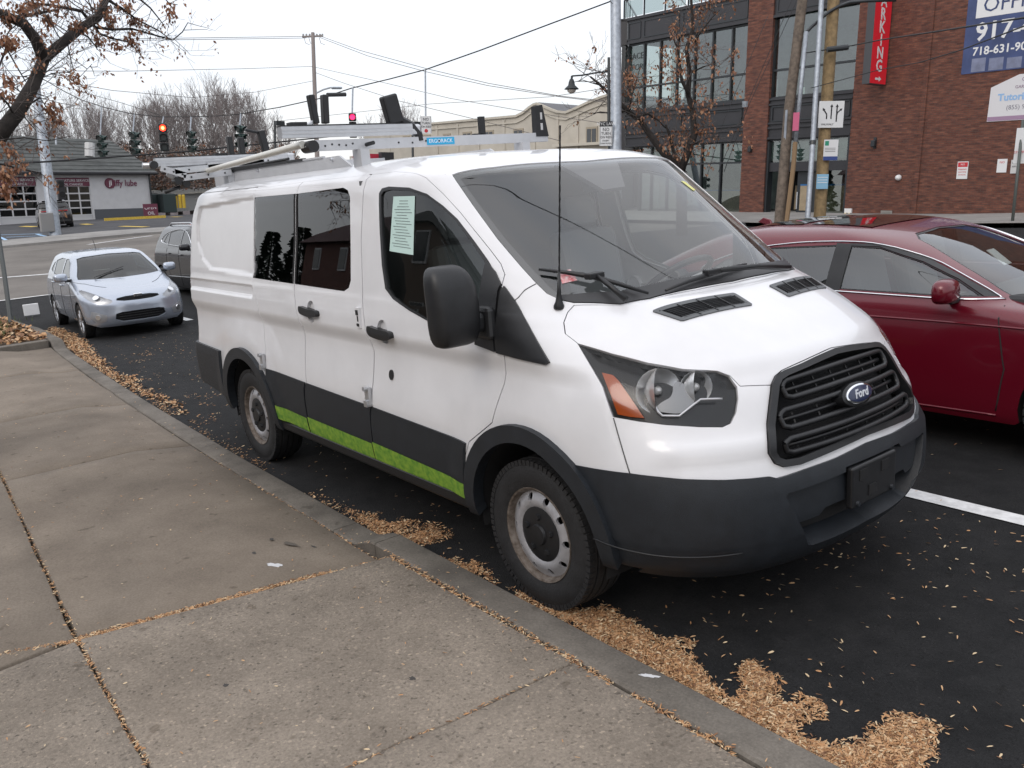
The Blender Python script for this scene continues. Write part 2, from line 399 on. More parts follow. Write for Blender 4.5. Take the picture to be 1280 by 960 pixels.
# ================================================================= ground, roads, kerbs
def concrete(name, c1, c2, speck=0, scale=3, bump=.25, stain=.35, sp_scale=150):
    m = bpy.data.materials.new(name); m.use_nodes = True; t = m.node_tree; b = t.nodes['Principled BSDF']; b.inputs['Roughness'].default_value = .88
    b.inputs['Specular IOR Level'].default_value = .25
    c = t.nodes.new('ShaderNodeTexCoord')
    def N(s, d=5, r=.6):
        n = t.nodes.new('ShaderNodeTexNoise'); n.inputs['Scale'].default_value = s; n.inputs['Detail'].default_value = d; n.inputs['Roughness'].default_value = r; t.links.new(c.outputs['Object'], n.inputs['Vector']); return n
    def ramp(n, a, b_, p0=.35, p1=.65):
        r = t.nodes.new('ShaderNodeValToRGB'); r.color_ramp.elements[0].position = p0; r.color_ramp.elements[1].position = p1
        r.color_ramp.elements[0].color = (*a, 1); r.color_ramp.elements[1].color = (*b_, 1); t.links.new(n.outputs[0], r.inputs[0]); return r
    def mixn(fac, a, b_, blend='MIX'):
        x = t.nodes.new('ShaderNodeMix'); x.data_type = 'RGBA'; x.blend_type = blend
        if isinstance(fac, float): x.inputs[0].default_value = fac
        else: t.links.new(fac, x.inputs[0])
        for i, v in ((6, a), (7, b_)):
            if isinstance(v, tuple): x.inputs[i].default_value = (*v, 1)
            else: t.links.new(v, x.inputs[i])
        return x.outputs[2]
    base = ramp(N(scale, 6, .65), c1, c2).outputs[0]
    big = ramp(N(scale*.22, 3), (1 - stain,)*3, (1.0,)*3, .3, .6).outputs[0]; col = mixn(1.0, base, big, 'MULTIPLY')
    fine = ramp(N(90, 3, .7), (.80,)*3, (1.15,)*3, .3, .7).outputs[0]; col = mixn(1.0, col, fine, 'MULTIPLY')
    sp2 = ramp(N(11, 2, .5), (.62, .60, .58), (1, 1, 1), .27, .33).outputs[0]; col = mixn(.8, col, sp2, 'MULTIPLY')
    if speck:
        v = t.nodes.new('ShaderNodeTexVoronoi'); v.inputs['Scale'].default_value = sp_scale; t.links.new(c.outputs['Object'], v.inputs['Vector'])
        r1 = t.nodes.new('ShaderNodeValToRGB'); e = r1.color_ramp; e.elements[0].position = 0; e.elements[0].color = (.30, .30, .31, 1); e.elements[1].position = 1; e.elements[1].color = (1.75, 1.7, 1.62, 1)
        x1 = e.elements.new(.2); x1.color = (.85, .85, .85, 1); x2 = e.elements.new(.82); x2.color = (1.05, 1.05, 1.05, 1)
        t.links.new(v.outputs['Color'], r1.inputs[0]); col = mixn(float(speck), col, mixn(1.0, col, r1.outputs[0], 'MULTIPLY'))
    t.links.new(col, b.inputs['Base Color'])
    bp = t.nodes.new('ShaderNodeBump'); bp.inputs['Strength'].default_value = bump; bp.inputs['Distance'].default_value = .006; t.links.new(N(140, 3).outputs[0], bp.inputs['Height']); t.links.new(bp.outputs[0], b.inputs['Normal'])
    MATS[name] = m; return m
M_asph = concrete('fresh_asphalt', (.0115, .012, .013), (.022, .022, .023), speck=1.0, scale=5, bump=1.2, stain=.25, sp_scale=150)
M_asph2 = concrete('lot_asphalt', (.050, .050, .055), (.075, .075, .08), speck=.3, scale=1, bump=.3, stain=.2)
M_road = concrete('worn_concrete_road', (.135, .122, .110), (.195, .178, .160), scale=.5, bump=.2, stain=.3)
M_conc = concrete('old_concrete', (.180, .148, .117), (.235, .196, .156), speck=.15, scale=2.2, stain=.32)
M_conc2 = concrete('exposed_concrete', (.228, .192, .155), (.305, .258, .209), speck=.9, scale=3, stain=.22, bump=.8, sp_scale=105)
M_kerb = concrete('kerb_concrete', (.130, .115, .098), (.205, .182, .155), speck=.3, scale=4, stain=.35)
M_walk = concrete('far_pavement', (.24, .23, .22), (.31, .30, .285), scale=1, stain=.2)
M_soil = concrete('brown_soil', (.05, .032, .018), (.11, .07, .04), speck=.5, scale=6, bump=.8)
M_paint = mat('road_paint', (.62, .62, .62), .7, noise=.18, nscale=14)
M_yellow = mat('kerb_yellow', (.52, .36, .05), .7, noise=.2, nscale=10)
def sheet(name, x0, x1, y0, y1, off, m, step=3.0, kind='structure', parent=None):
    nx = max(1, int(abs(x1 - x0)/step)); ny = max(1, int(abs(y1 - y0)/step)); V = []
    for i in range(nx + 1):
        for j in range(ny + 1):
            x = x0 + (x1 - x0)*i/nx; y = y0 + (y1 - y0)*j/ny; V.append((x, y, zg(x, y) + off))
    o = mesh(name, V, [(i*(ny+1) + j, (i+1)*(ny+1) + j, (i+1)*(ny+1) + j+1, i*(ny+1) + j+1) for i in range(nx) for j in range(ny)], m, parent, True)
    if kind: o['kind'] = kind
    return o
def quad(name, pts, off, m, parent=None, kind='structure', thick=0, sub=6):
    """four-sided sheet draped on the street"""
    a, b, c, d = [Vector((p[0], p[1], 0)) for p in pts]; V = []; n = sub
    for i in range(n + 1):
        for j in range(n + 1):
            p = a.lerp(b, i/n).lerp(d.lerp(c, i/n), j/n); V.append((p.x, p.y, zg(p.x, p.y) + off))
    F = [(i*(n+1) + j, (i+1)*(n+1) + j, (i+1)*(n+1) + j+1, i*(n+1) + j+1) for i in range(n) for j in range(n)]
    if thick:
        ring = [i*(n+1) for i in range(n+1)] + [n*(n+1) + j for j in range(1, n+1)] + [i*(n+1) + n for i in range(n-1, -1, -1)] + [j for j in range(n-1, 0, -1)]
        k = len(V); V += [(V[i][0], V[i][1], V[i][2] - thick) for i in ring]; F += [(ring[i], ring[(i+1) % len(ring)], k + (i+1) % len(ring), k + i) for i in range(len(ring))]
    o = mesh(name, V, F, m, parent)
    if kind and parent is None: o['kind'] = kind
    return o
sheet('ground', -260, 140, -160, 260, -.16, mat('dull_ground', (.075, .07, .06), .95, noise=.3, nscale=.2), step=8)
road = sheet('road', -19.3, 60, -1.12, 24.0, 0.0, M_asph)
sheet('near_ground', -19.3, 60, -60, -5.5, .03, M_walk, step=6)
cross = sheet('cross_road', -50.5, -19.3, -60, 60, .006, M_road)
kA, kB = gnd((0, 311)), gnd((235, 290)); fA_, fB_ = gnd((0, 303.5)), gnd((235, 285)); dk = (kB - kA); dk.z = 0; dk.normalize(); nk = Vector((-dk.y, dk.x, 0)); nk = nk if nk.x < 0 else -nk
kA = Vector((kA.x, kA.y, 0)); ext = lambda s, t: kA + dk*s + nk*t
wd_ = max(2.5, (Vector((fA_.x, fA_.y, 0)) - kA).dot(nk));
quad('far_pavement', [ext(-40, 0), ext(60, 0), ext(60, wd_), ext(-40, wd_)], .11, M_walk, thick=.2, sub=24)
quad('car_park', [ext(-40, wd_), ext(70, wd_), ext(70, 90), ext(-40, 90)], .05, M_asph2, sub=30)
sheet('opposite_pavement', -50, 60, 24.0, 60, .14, M_walk)
sheet('opposite_kerb', -50, 60, 23.85, 24.0, .145, M_kerb, step=4)
# painted markings
def stripe(pts, par=None, m=None, off=.006): quad('lane_line', pts, off, m or M_paint, kind='structure', sub=4)
for x0, x1 in ((.46, 3.6), (-8.8, -5.7), (-15.6, -12.15)): stripe([(x0, 1.29), (x1, 1.27), (x1, 1.40), (x0, 1.42)])
stripe([(-19.42, -14), (-19.42, 14), (-19.30, 14), (-19.30, -14)], off=.013)
def pxline(p, q, w, m=None, off=.013):
    a, b = gnd(p), gnd(q); d = (b - a); d.z = 0; d.normalize(); n = Vector((-d.y, d.x, 0))*w/2
    stripe([a + n, b + n, b - n, a - n], m=m, off=off)
for p, q, w in (((-30, 350), (73, 342), .22), ((110, 306), (190, 295), .22)): pxline(p, q, w)
for p, q in (((28, 284), (45, 284.5)), ((104, 281), (113, 282)), ((152, 284), (183, 285)), ((214, 272), (226, 272))): pxline(p, q, .5, M_yellow, .062)
M_bluep = mat('blue_bay_paint', (.28, .46, .66), .7)
for p, q in (((-10, 293), (11, 303)), ((46, 294), (66, 299)), ((0, 295), (52, 293.5)), ((8, 298), (56, 296)), ((105, 292.5), (119, 295))): pxline(p, q, .16, M_bluep, .062)
# ---- the pavement beside the van: separate slabs
side_walk = sheet('pavement_bed', -19.0, 12, -5.6, -1.22, -.03, M_soil, step=1.5)
def kz(x): # kerb top height: lowered across the driveway
    return .036 + .074*float(sst(-1.28, -1.0, x)) + .09*float(sst(-10.9, -11.4, x))
def ky(x): return float(np.interp(x, [-16.2, -15.4, -13.2, -11.3, -10.5, -8.3, -6.1, -3.4, -1.1, 8], [-1.9, -.95, -.78, -.80, -.86, -.96, -1.04, -1.10, -1.115, -1.12]))
def slab(name, pts, h, m, jag=.004):
    """concrete slab; pts x,y ring; h(x,y) its top"""
    P = []
    for p in resample([np.array(q) for q in pts], .22):
        P.append((p[0] + random.uniform(-jag, jag), p[1] + random.uniform(-jag, jag)))
    V2, T = cdt(np.array(P), [], .22)
    V = [(x, y, h(x, y) + zg(x, y)) for x, y in V2]; F = [tuple(t) for t in T]; k = len(P); n = len(V)
    # rounded arris, then the side
    c = np.mean(P, 0); A = inset(np.array(P), .008); 
    for i in range(k): V[i] = (*A[i], V[i][2])
    V += [(x, y, h(x, y) + zg(x, y) - .008) for x, y in P] + [(x, y, h(x, y) + zg(x, y) - .15) for x, y in P]
    for i in range(k):
        j = (i+1) % k; F += [(i, j, n + j, n + i), (n + i, n + j, n + k + j, n + k + i)]
    o = mesh(name, V, F, m, side_walk, True); sharp(o, 50); return o
hF = lambda x, y: .105 + .002*math.sin(x*3 + y)
hR = lambda x, y: .104 - .064*float(sst(-1.7, -1.3, y)) + .003*math.sin(x*1.7)
jw = .007
A0 = gnd((97, 803), .09); yj = A0.y; xj = A0.x
yk = -1.305
sl = (gnd((2, 598), .07).y - yj)/(gnd((2, 598), .07).x - xj)
yJ = lambda x: yj + sl*(x - xj) if x < xj else yj - .012*(x - xj)
xc0 = gnd((505, 692), .09).x; xc1 = gnd((0, 842), .09).x; yc1 = gnd((0, 842), .09).y
XJ = lambda y: xc0 + (xj - xc0)*(y - yk)/(yj - yk) if y > yj else xj + (xc1 - xj)*(y - yj)/(yc1 - yj)
c1 = gnd((700, 838), .1); c2 = gnd((640, 866), .1); c3 = gnd((560, 905), .1); c4 = gnd((505, 925), .1); c5 = gnd((430, 962), .1)
crk = [(c.x, c.y) for c in (c1, c2, c3, c4, c5)]; crk = [(crk[0][0], yk)] + crk[1:] + [(crk[-1][0] + .10, crk[-1][1] - .25), (crk[-1][0] + .16, yJ(.3))]
e = jw
slab('slab', [(XJ(yk) + e, yk)] + [(x - .003, y) for x, y in [crk[0]]] + [(x - .003, y) for x, y in crk[1:]] + [(xj + e, yJ(xj) + e)], hF, M_conc2)
slab('slab', [(crk[0][0] + .003, yk), (7, yk), (7, yJ(7) + e), (crk[-1][0] + .003, yJ(crk[-1][0]) + e)] + [(x + .003, y) for x, y in crk[1:-1][::-1]], hF, M_conc2)
slab('slab', [(xj + e, yJ(xj) - e), (7, yJ(7) - e), (7, -4.3), (XJ(-4.3) + e, -4.3)], hF, M_conc2)
xs = [None, gnd((135, 578), .06).x, gnd((95, 517), .05).x, gnd((60, 468), .05).x, -11.2]
for i in range(4):
    x1 = xs[i]; x0 = xs[i+1]; f1 = (lambda y: XJ(y) - .040) if i == 0 else (lambda y, x1=x1: x1 - .006); f0 = lambda y, x0=x0: x0 + .006
    slab('slab', [(x_, ky(x_) - .185) for x_ in np.linspace(f0(yk), f1(yk), 8)] + [(f1(yJ(xj)), yJ(f1(yJ(xj))) + e), (f0(yJ(x0)), yJ(x0) + e)], hR, M_conc)
    slab('slab', [(f0(-2.7), yJ(x0) - e), (f1(-2.7), yJ(f1(-2.7)) - e), (f1(-4.2), -4.2), (f0(-4.2), -4.2)], hR, M_conc)
    slab('slab', [(f0(-4.2), -4.22), (f1(-4.2), -4.22), (f1(-5.6), -5.6), (f0(-5.6), -5.6)], hR, M_conc)
# kerb stones, laid end to end
kx = [8, 5.0, 2.2, -.99, -1.5, -3.9, -6.3, -8.7, -10.85, -11.45, -13.2, -15.2, -16.0]
for i in range(len(kx) - 1):
    x1, x0 = kx[i] - .003, kx[i+1] + .003; n = 8; V = []; w = .175
    for k in range(n + 1):
        x = x0 + (x1 - x0)*k/n; y = ky(x); z = kz(x)
        for dy, dz in ((0, -.16), (.0 - .004, z - .022), (-.007, z - .010), (-.02, z), (-w + .01, z + .001), (-w, z - .008), (-w, -.12)): V.append((x, y + dy, dz if dz < 0 else dz + zg(x, y)))
    F = [(k*7 + j, (k+1)*7 + j, (k+1)*7 + j+1, k*7 + j+1) for k in range(n) for j in range(6)] + [tuple(range(7)), tuple(reversed(range(n*7, n*7 + 7)))]
    o = mesh('kerb_stone', V, F, M_kerb, side_walk, True); sharp(o, 40)
# soil bed of the street tree behind the driveway, its far kerb return and flagstones
bed = mesh('planting_bed', [(-11.5, -1.0, .11), (-11.5, -5.6, .12), (-19, -5.6, .12), (-19, -2.2, .12), (-16.0, -1.6, .12), (-14, -1.0, .12)], [(0, 1, 2, 3, 4, 5)], M_soil); bed['kind'] = 'structure'
for i_ in range(5): y_ = -1.0 - i_*.92; o = MB().box((-11.37, y_ - .455, .02), (.17, .905, .24)).build('kerb_return', M_kerb, side_walk, bevel=.012)
gp = gnd((57, 401)); 
gr_ = thing('storm_drain', 'cast iron storm drain grate by the kerb ahead of the blue hatchback', 'drain', (gp.x, gp.y, .004))
MB().box((0, 0, 0), (.62, .9, .008)).build('drain_pit', M_dark, gr_)
for k in range(9): MB().box((0, -.42 + k*.105, .008), (.60, .035, .014)).build('grate_bar', mat('cast_iron', (.10, .09, .085), .7), gr_)
for x in (-.31, .31): MB().box((x, 0, .007), (.03, .95, .016)).build('grate_frame', mat('cast_iron', (.1, .1, .1)), gr_)
# ================================================================= the white van
_Z = [.32,.37,.44,.55,.66,.76,.86,.96,1.05,1.12,1.18,1.24,1.29,1.33,1.36,1.44,1.54,1.64,1.74,1.84,1.92,1.97,2.005,2.04,2.07,2.09,2.105]
_XF = [.93,.985,1.02,1.035,1.03,1.005,.975,.94,.90,.84,.75,.65,.55,.46,.385,.262,.108,-.046,-.200,-.354,-.477,-.56,-.67,-.80,-1.05,-1.4,-1.9]
_AF = [.55,.58,.6,.62,.63,.65,.68,.72,.76,.80,.84,.87,.9,.9,.85,.79,.72,.65,.575,.505,.447,.41,.4,.4,.4,.4,.4]
_NF = [2.3,2.25,2.2,2.2,2.2,2.25,2.2,2.15,2.15,2.2,2.3,2.35,2.4,2.45,2.45,2.48,2.52,2.56,2.60,2.65,2.70,2.74,2.8,2.8,2.8,2.6,2.5]
_W = [.93,.96,.975,.985,.99,.992,.992,.992,.99,.985,.98,.975,.968,.962,.955,.943,.928,.913,.898,.882,.868,.848,.80,.72,.6,.42,.2]
_XR = [-4.50,-4.54,-4.56,-4.56,-4.56,-4.54,-4.53,-4.54,-4.55,-4.55,-4.56,-4.56,-4.57,-4.57,-4.57,-4.57,-4.56,-4.55,-4.53,-4.49,-4.42,-4.40,-4.37,-4.32,-4.2,-4.0,-3.7]
_INS = np.array([(-2.9, 1.955), (-4.17, 1.90), (-4.24, 1.77), (-4.22, 1.61), (-4.12, 1.485), (-3.93, 1.41), (-2.9, 1.385)])
def van_disp(p):
    x, y, z = p[..., 0], p[..., 1], p[..., 2]; ay = np.abs(y); m = sst(.80, .90, ay/np.where(z > 1.3, .9, 1.0)) * sst(.45, .2, x)
    rr = np.minimum(np.hypot(x, z - .36), np.hypot(x + 3.3, z - .36))
    sh = np.where(z > 1.05, sst(1.165, 1.06, z), sst(.74, 1.06, z)**.8)
    d = -.034*sh*sst(.60, .86, rr)*m + .016*sst(.70, .53, rr)*m*sst(1.1, .9, z)
    pts = np.stack([x.ravel(), z.ravel()], 1); P = _INS; Q = np.roll(P, -1, 0); s = np.full(len(pts), 1e9)
    for a, b in zip(P, Q):
        e = b - a; n = np.array([e[1], -e[0]])/np.linalg.norm(e); c = P.mean(0)
        if (c - a)@n < 0: n = -n
        s = np.minimum(s, (pts - a)@n)
    s = s.reshape(x.shape)
    d = d - .014*sst(0, .03, s)*sst(-3.03, -3.07, x)*(ay > .6)
    d = d - .022*sst(1.243, 1.262, z)*sst(1.335, 1.318, z)*sst(-3.06, -3.085, x)*sst(-4.42, -4.39, x)*(ay > .6)
    # centre of the bonnet stands a little proud
    hz = sst(1.08, 1.15, z)*sst(1.375, 1.35, z)*sst(0, .1, x)
    d = d + .016*hz*sst(.66, .50, ay)
    # pressed edge beside the headlamp
    d = d + .010*sst(.60, .72, x)*sst(.90, .86, z)*sst(.78, .84, z)
    return d
VS = Shell([(z, a, b, c, d, e, .2, 2.6) for z, a, b, c, d, e in zip(_Z, _XF, _AF, _NF, _W, _XR)], van_disp, nu=(40, 100, 16), sub=5)
van = thing('cargo_van', 'white cargo van with grey bumpers, roof rack and green stripe parked at the kerb', 'van')
def V3(P, sm=0, step=.04, closed=True): return loop3(VS, P, step, sm, closed)
def sym(L): L = np.array(L); L[0, 0] = 0; L[-1, 0] = 0; return np.concatenate([L, flip(L[1:-1][::-1])])
def FY(yz): return [(VS.pt(*[np.array([k]) for k in VS.front(y, z)])[0][0]) for y, z in yz]
arc = lambda cx, r, a0, a1, n=24: [(cx + r*math.cos(math.radians(a0 + (a1 - a0)*i/n)), -.99, .36 + r*math.sin(math.radians(a0 + (a1 - a0)*i/n))) for i in range(n + 1)]
bump_top = [(1.012, 0, .742), (1.007, -.217, .730), (.975, -.40, .722), (.968, -.478, .719), (.954, -.53, .717), (.94, -.557, .729), (.912, -.629, .734), (.863, -.72, .741), (.757, -.848, .755), (.583, -.955, .768), (.32, -.992, .762)]
# --- outlines (near side), measured once
L_low = V3([(x, y, z - .04) for x, y, z in bump_top] + arc(0, .445, 42, 175) + [(-.46, -.98, .41), (-2.84, -.98, .41)] + arc(-3.3, .445, 8, 172) + [(-3.76, -.98, .44), (-4.3, -.98, .46), (-4.45, -.9, .46)], closed=False)
vr = VS.m2(np.array([3.0, 2.2])); vt = VS.m2(np.array([3.0, VS.n - 1.0])); v0 = VS.m2(np.array([0.0, VS.n - 1.0]))
L_low = np.concatenate([L_low, [vr], [vt + (v0 - vt)*t for t in np.linspace(0, 1, 60)]])
hood = [(.845, 0, 1.124), (.850, -.2, 1.109), (.842, -.33, 1.094), (.842, -.375, 1.080), (.849, -.414, 1.05), (.792, -.537, 1.062), (.753, -.551, 1.101), (.719, -.582, 1.121), (.63, -.685, 1.14), (.519, -.765, 1.166), (.388, -.829, 1.199), (.24, -.881, 1.236), (.161, -.88, 1.27), (.123, -.852, 1.311), (.103, -.809, 1.347), (.105, -.772, 1.373), (.246, -.629, 1.362), (.292, -.5, 1.370), (.335, -.25, 1.380), (.35, 0, 1.384)]
L_hood = sym(V3(hood, closed=False))
ws = [(-.60, 0, 1.990), (-.633, -.338, 1.988), (-.655, -.561, 1.978), (-.70, -.72, 1.968), (-.728, -.772, 1.945), (-.675, -.787, 1.922), (-.518, -.807, 1.802), (-.337, -.822, 1.658), (-.18, -.826, 1.542), (-.076, -.825, 1.468), (-.013, -.821, 1.425), (.056, -.796, 1.395), (.10, -.766, 1.380), (.246, -.629, 1.366), (.292, -.5, 1.374), (.33, -.25, 1.384), (.345, 0, 1.388)]
L_ws = sym(V3(ws, closed=False))
_k = L_ws[:, 0] < 0; _zz = VS.pt(*VS.m2i(L_ws).T)[0][:, 2]; L_ws[_k, 0] *= 1 - .085*sst(1.40, 1.52, _zz[_k])
gr = [(0, 1.121), (-.1, 1.115), (-.223, 1.101), (-.335, 1.088), (-.378, 1.077), (-.412, 1.054), (-.448, .999), (-.495, .915), (-.525, .855), (-.535, .812), (-.517, .768), (-.48, .747), (-.412, .743), (-.2, .760), (0, .768)]
L_gr = sym(V3(FY(gr), closed=False))
head = [(.238, -.881, 1.236), (.388, -.829, 1.199), (.519, -.765, 1.166), (.63, -.685, 1.14), (.719, -.582, 1.121), (.754, -.552, 1.102), (.788, -.548, 1.063), (.807, -.566, 1.02), (.817, -.593, .972), (.818, -.627, .937), (.804, -.662, .927), (.752, -.734, .935), (.659, -.829, .949), (.578, -.888, .962), (.483, -.937, .975), (.416, -.922, 1.087), (.344, -.907, 1.153)]
L_head = V3(head, step=.03)
dw = [(-1.283, -.883, 1.834), (-1.286, -.871, 1.897), (-1.259, -.865, 1.92), (-1.188, -.863, 1.927), (-.982, -.867, 1.914), (-.815, -.872, 1.878), (-.683, -.873, 1.818), (-.572, -.874, 1.755), (-.436, -.881, 1.65), (-.336, -.887, 1.568), (-.25, -.896, 1.485), (-.22, -.903, 1.441), (-.19, -.977, 1.209), (-.448, -.977, 1.216), (-.776, -.971, 1.267), (-.936, -.966, 1.302), (-1.11, -.957, 1.351), (-1.194, -.95, 1.401), (-1.236, -.932, 1.524), (-1.265, -.908, 1.688)]
L_dw = V3(dw)
door = [(-1.46, -.785, 1.997), (-1.212, -.802, 2.0), (-.993, -.831, 1.985), (-.846, -.844, 1.952), (-.708, -.85, 1.876), (-.566, -.855, 1.782), (-.456, -.861, 1.70), (-.342, -.863, 1.613), (-.265, -.867, 1.552), (-.226, -.879, 1.507), (-.222, -.905, 1.464), (-.211, -.931, 1.378), (-.187, -.98, 1.186), (-.134, -.981, 1.17), (-.15, -.991, 1.032), (-.19, -.992, .933), (-.233, -.992, .839), (-.437, -.991, .706), (-.50, -.989, .60), (-.52, -.97, .42), (-1.45, -.97, .42), (-1.435, -.98, .56), (-1.413, -.992, .738), (-1.393, -.992, .904), (-1.383, -.99, 1.043), (-1.405, -.984, 1.13), (-1.442, -.962, 1.331), (-1.475, -.913, 1.653)]
mid = [(-2.345, -.80, 1.985), (-2.33, -.914, 1.648), (-2.353, -.954, 1.368), (-2.323, -.977, 1.219), (-2.278, -.987, 1.1), (-2.29, -.992, .964), (-2.289, -.992, .865), (-2.277, -.992, .745), (-2.305, -.989, .622), (-2.32, -.976, .42)]
rc = [(-3.07, -.826, 1.985), (-3.066, -.867, 1.914), (-3.063, -.952, 1.38), (-2.96, -.978, 1.209), (-2.941, -.989, 1.066), (-2.91, -.992, .933), (-2.895, -.992, .769), (-2.87, -.983, .56), (-2.85, -.97, .42)]
fr_edge = [(-1.45, -.97, .42), (-1.435, -.98, .56), (-1.413, -.992, .738), (-1.393, -.992, .904), (-1.383, -.99, 1.043), (-1.405, -.984, 1.13), (-1.442, -.962, 1.331), (-1.475, -.913, 1.653), (-1.46, -.80, 1.985)]
E_ = V3(fr_edge, closed=False); M_ = V3(mid, closed=False); L_door = np.concatenate([V3(door[1:21] + [(-1.36, -.97, .42)], closed=False), E_]); L_leafA = np.concatenate([M_, E_]); L_leafB = np.concatenate([V3(rc, closed=False), M_[::-1]])
pA = [(-2.338, -.862, 1.93), (-1.71, -.858, 1.942), (-1.653, -.863, 1.926), (-1.619, -.872, 1.891), (-1.60, -.91, 1.66), (-1.588, -.947, 1.427), (-1.611, -.952, 1.385), (-1.669, -.955, 1.363), (-2.343, -.953, 1.373), (-2.322, -.914, 1.65)]
pB = [(-3.035, -.862, 1.93), (-2.354, -.862, 1.931), (-2.342, -.914, 1.65), (-2.363, -.953, 1.373), (-3.05, -.952, 1.384)]
L_pA = V3(pA); L_pB = V3(pB)
# handle cups
cupc = [(-1.223, 1.165), (-2.105, 1.215)]
L_cup = [V3([(x + .058*math.cos(t*PI/10), -.98, z + .07*math.sin(t*PI/10)) for t in range(20)], step=.03) for x, z in cupc]
for sd in (0, 1):
    fl = (lambda L: L) if sd == 0 else (lambda L: flip(L)[::-1])
    D = panel('front_door', VS, fl(L_door), [fl(inset(L_dw, .003)), fl(L_cup[0])], M_white, van, gap=.0045, rim=.03, step=.028)
    panel('window_seal', VS, fl(L_dw), [fl(inset(L_dw, .028))], M_blackp, D, off=.002, rim=.02)
    panel('window', VS, fl(inset(L_dw, .02)), [], M_glassD, D, off=-.006, rim=0, step=.06)
    A = panel('cargo_door', VS, fl(L_leafA), [fl(L_pA), fl(L_cup[1])], M_white, van, gap=.004, rim=.03, step=.028)
    panel('window', VS, fl(L_pA), [], M_glassT, A, off=-.001, rim=0, gap=.002, step=.06)
    panel('window_border', VS, fl(L_pA), [fl(inset(L_pA, .03))], M_dark, A, off=-.004, rim=0, gap=.001)
    B = panel('cargo_door', VS, fl(L_leafB), [fl(L_pB)], M_white, van, gap=.004, rim=.03, step=.028)
    panel('window', VS, fl(L_pB), [], M_glassT, B, off=-.001, rim=0, gap=.002, step=.06)
    panel('window_border', VS, fl(L_pB), [fl(inset(L_pB, .03))], M_dark, B, off=-.004, rim=0, gap=.001)
    s = -1 if sd == 0 else 1
    Lst = V3([(-2.325, -.862, 1.93), (-2.305, -.914, 1.65), (-2.330, -.953, 1.376), (-2.349, -.953, 1.376), (-2.329, -.914, 1.65), (-2.344, -.862, 1.93)])
    panel('window_border', VS, fl(Lst), [], M_dark, A, off=.0025, rim=.004); panel('window_border', VS, fl(np.array([VS.m2(VS.near((p_[0] - .034, p_[1], p_[2]))) for p_ in [VS.pt(*[np.array([q_]) for q_ in uv_])[0][0] for uv_ in VS.m2i(Lst)]])), [], M_dark, B, off=.0025, rim=.004)
    for k, (dd, (cx, cz)) in enumerate(((D, cupc[0]), (A, cupc[1]))):
        panel('handle_cup', VS, fl(L_cup[k]), [], M_white, dd, off=lambda uv, cx=cx, cz=cz: np.full(len(uv), -.022), rim=0, step=.02)
        h = [(cx - .125, cz + .012), (cx - .118, cz + .03), (cx - .09, cz + .026), (cx + .02, cz + .016), (cx + .105, cz + .018), (cx + .125, cz - .0), (cx + .118, cz - .022), (cx + .02, cz - .03), (cx - .085, cz - .022), (cx - .118, cz - .01)]
        Lh = V3([(x, -.98, z) for x, z in h], sm=1, step=.02)
        panel('handle', VS, fl(Lh), [], M_blackp, dd, off=.03, rim=.045, step=.02)
    Ll = V3([(-1.189 + .021*math.cos(t*PI/8), -.99, .936 + .028*math.sin(t*PI/8)) for t in range(16)], step=.02)
    panel('lock', VS, fl(Ll), [], M_blackp, D, off=.008, rim=.01, step=.02)
    # sail panels under the mirror
    L_s1 = V3([(-.341, -.89, 1.566), (-.275, -.892, 1.517), (-.228, -.898, 1.462), (-.232, -.915, 1.435), (-.228, -.926, 1.396), (-.196, -.98, 1.172), (-.259, -.98, 1.18), (-.345, -.979, 1.19), (-.335, -.948, 1.36)], step=.03)
    L_s2 = V3([(-.206, -.898, 1.455), (-.136, -.901, 1.397), (.01, -.935, 1.28), (.156, -.965, 1.162), (.138, -.971, 1.151), (-.125, -.981, 1.166), (-.182, -.98, 1.168), (-.214, -.925, 1.396), (-.215, -.912, 1.438)], step=.03)
    sail = panel('mirror_base', VS, fl(L_s1), [], M_blackp, D, off=.014, rim=.02)
    panel('mirror_sail', VS, fl(L_s2), [], M_blackp, van, off=.014, rim=.02)
    # cladding
    for par, pts in ((D, [(-.462, .70), (-.52, .42), (-1.449, .42), (-1.434, .56), (-1.413, .727)]),
                     (A, [(-1.413, .727), (-1.435, .56), (-1.45, .42), (-2.315, .42), (-2.30, .62), (-2.275, .745)]),
                     (B, [(-2.285, .746), (-2.31, .62), (-2.325, .42), (-2.79, .42), (-2.80, .5), (-2.83, .6), (-2.89, .69), (-2.9, .764)])):
        Lc = V3([(x, -.98, z) for x, z in pts])
        zt = max(z for x, z in pts)
        panel('side_cladding', VS, fl(Lc), [], M_clad, par, gap=.004, rim=.02,
              off=lambda uv, L=Lc: .006 + .012*sst(0, .05, (L[:, 1].max() - .01) - VS.m2(uv)[:, 1]))
        xs = [x for x, z in pts if z < .5]; a, b = max(xs), min(xs)
        if par is D: a = -.515
        gp = [(a - .004, .403), (a - .004 + (.02 if par is D else 0), .482 if par is D else .50), (b + .004, .512), (b + .004, .403)]
        if par is B: gp[2] = (-2.80, .516); gp[3] = (-2.80, .42)
        panel('grass_decal', VS, fl(V3([(x, -.98, z) for x, z in gp])), [], M_green, par, off=.0205, rim=0, step=.05)
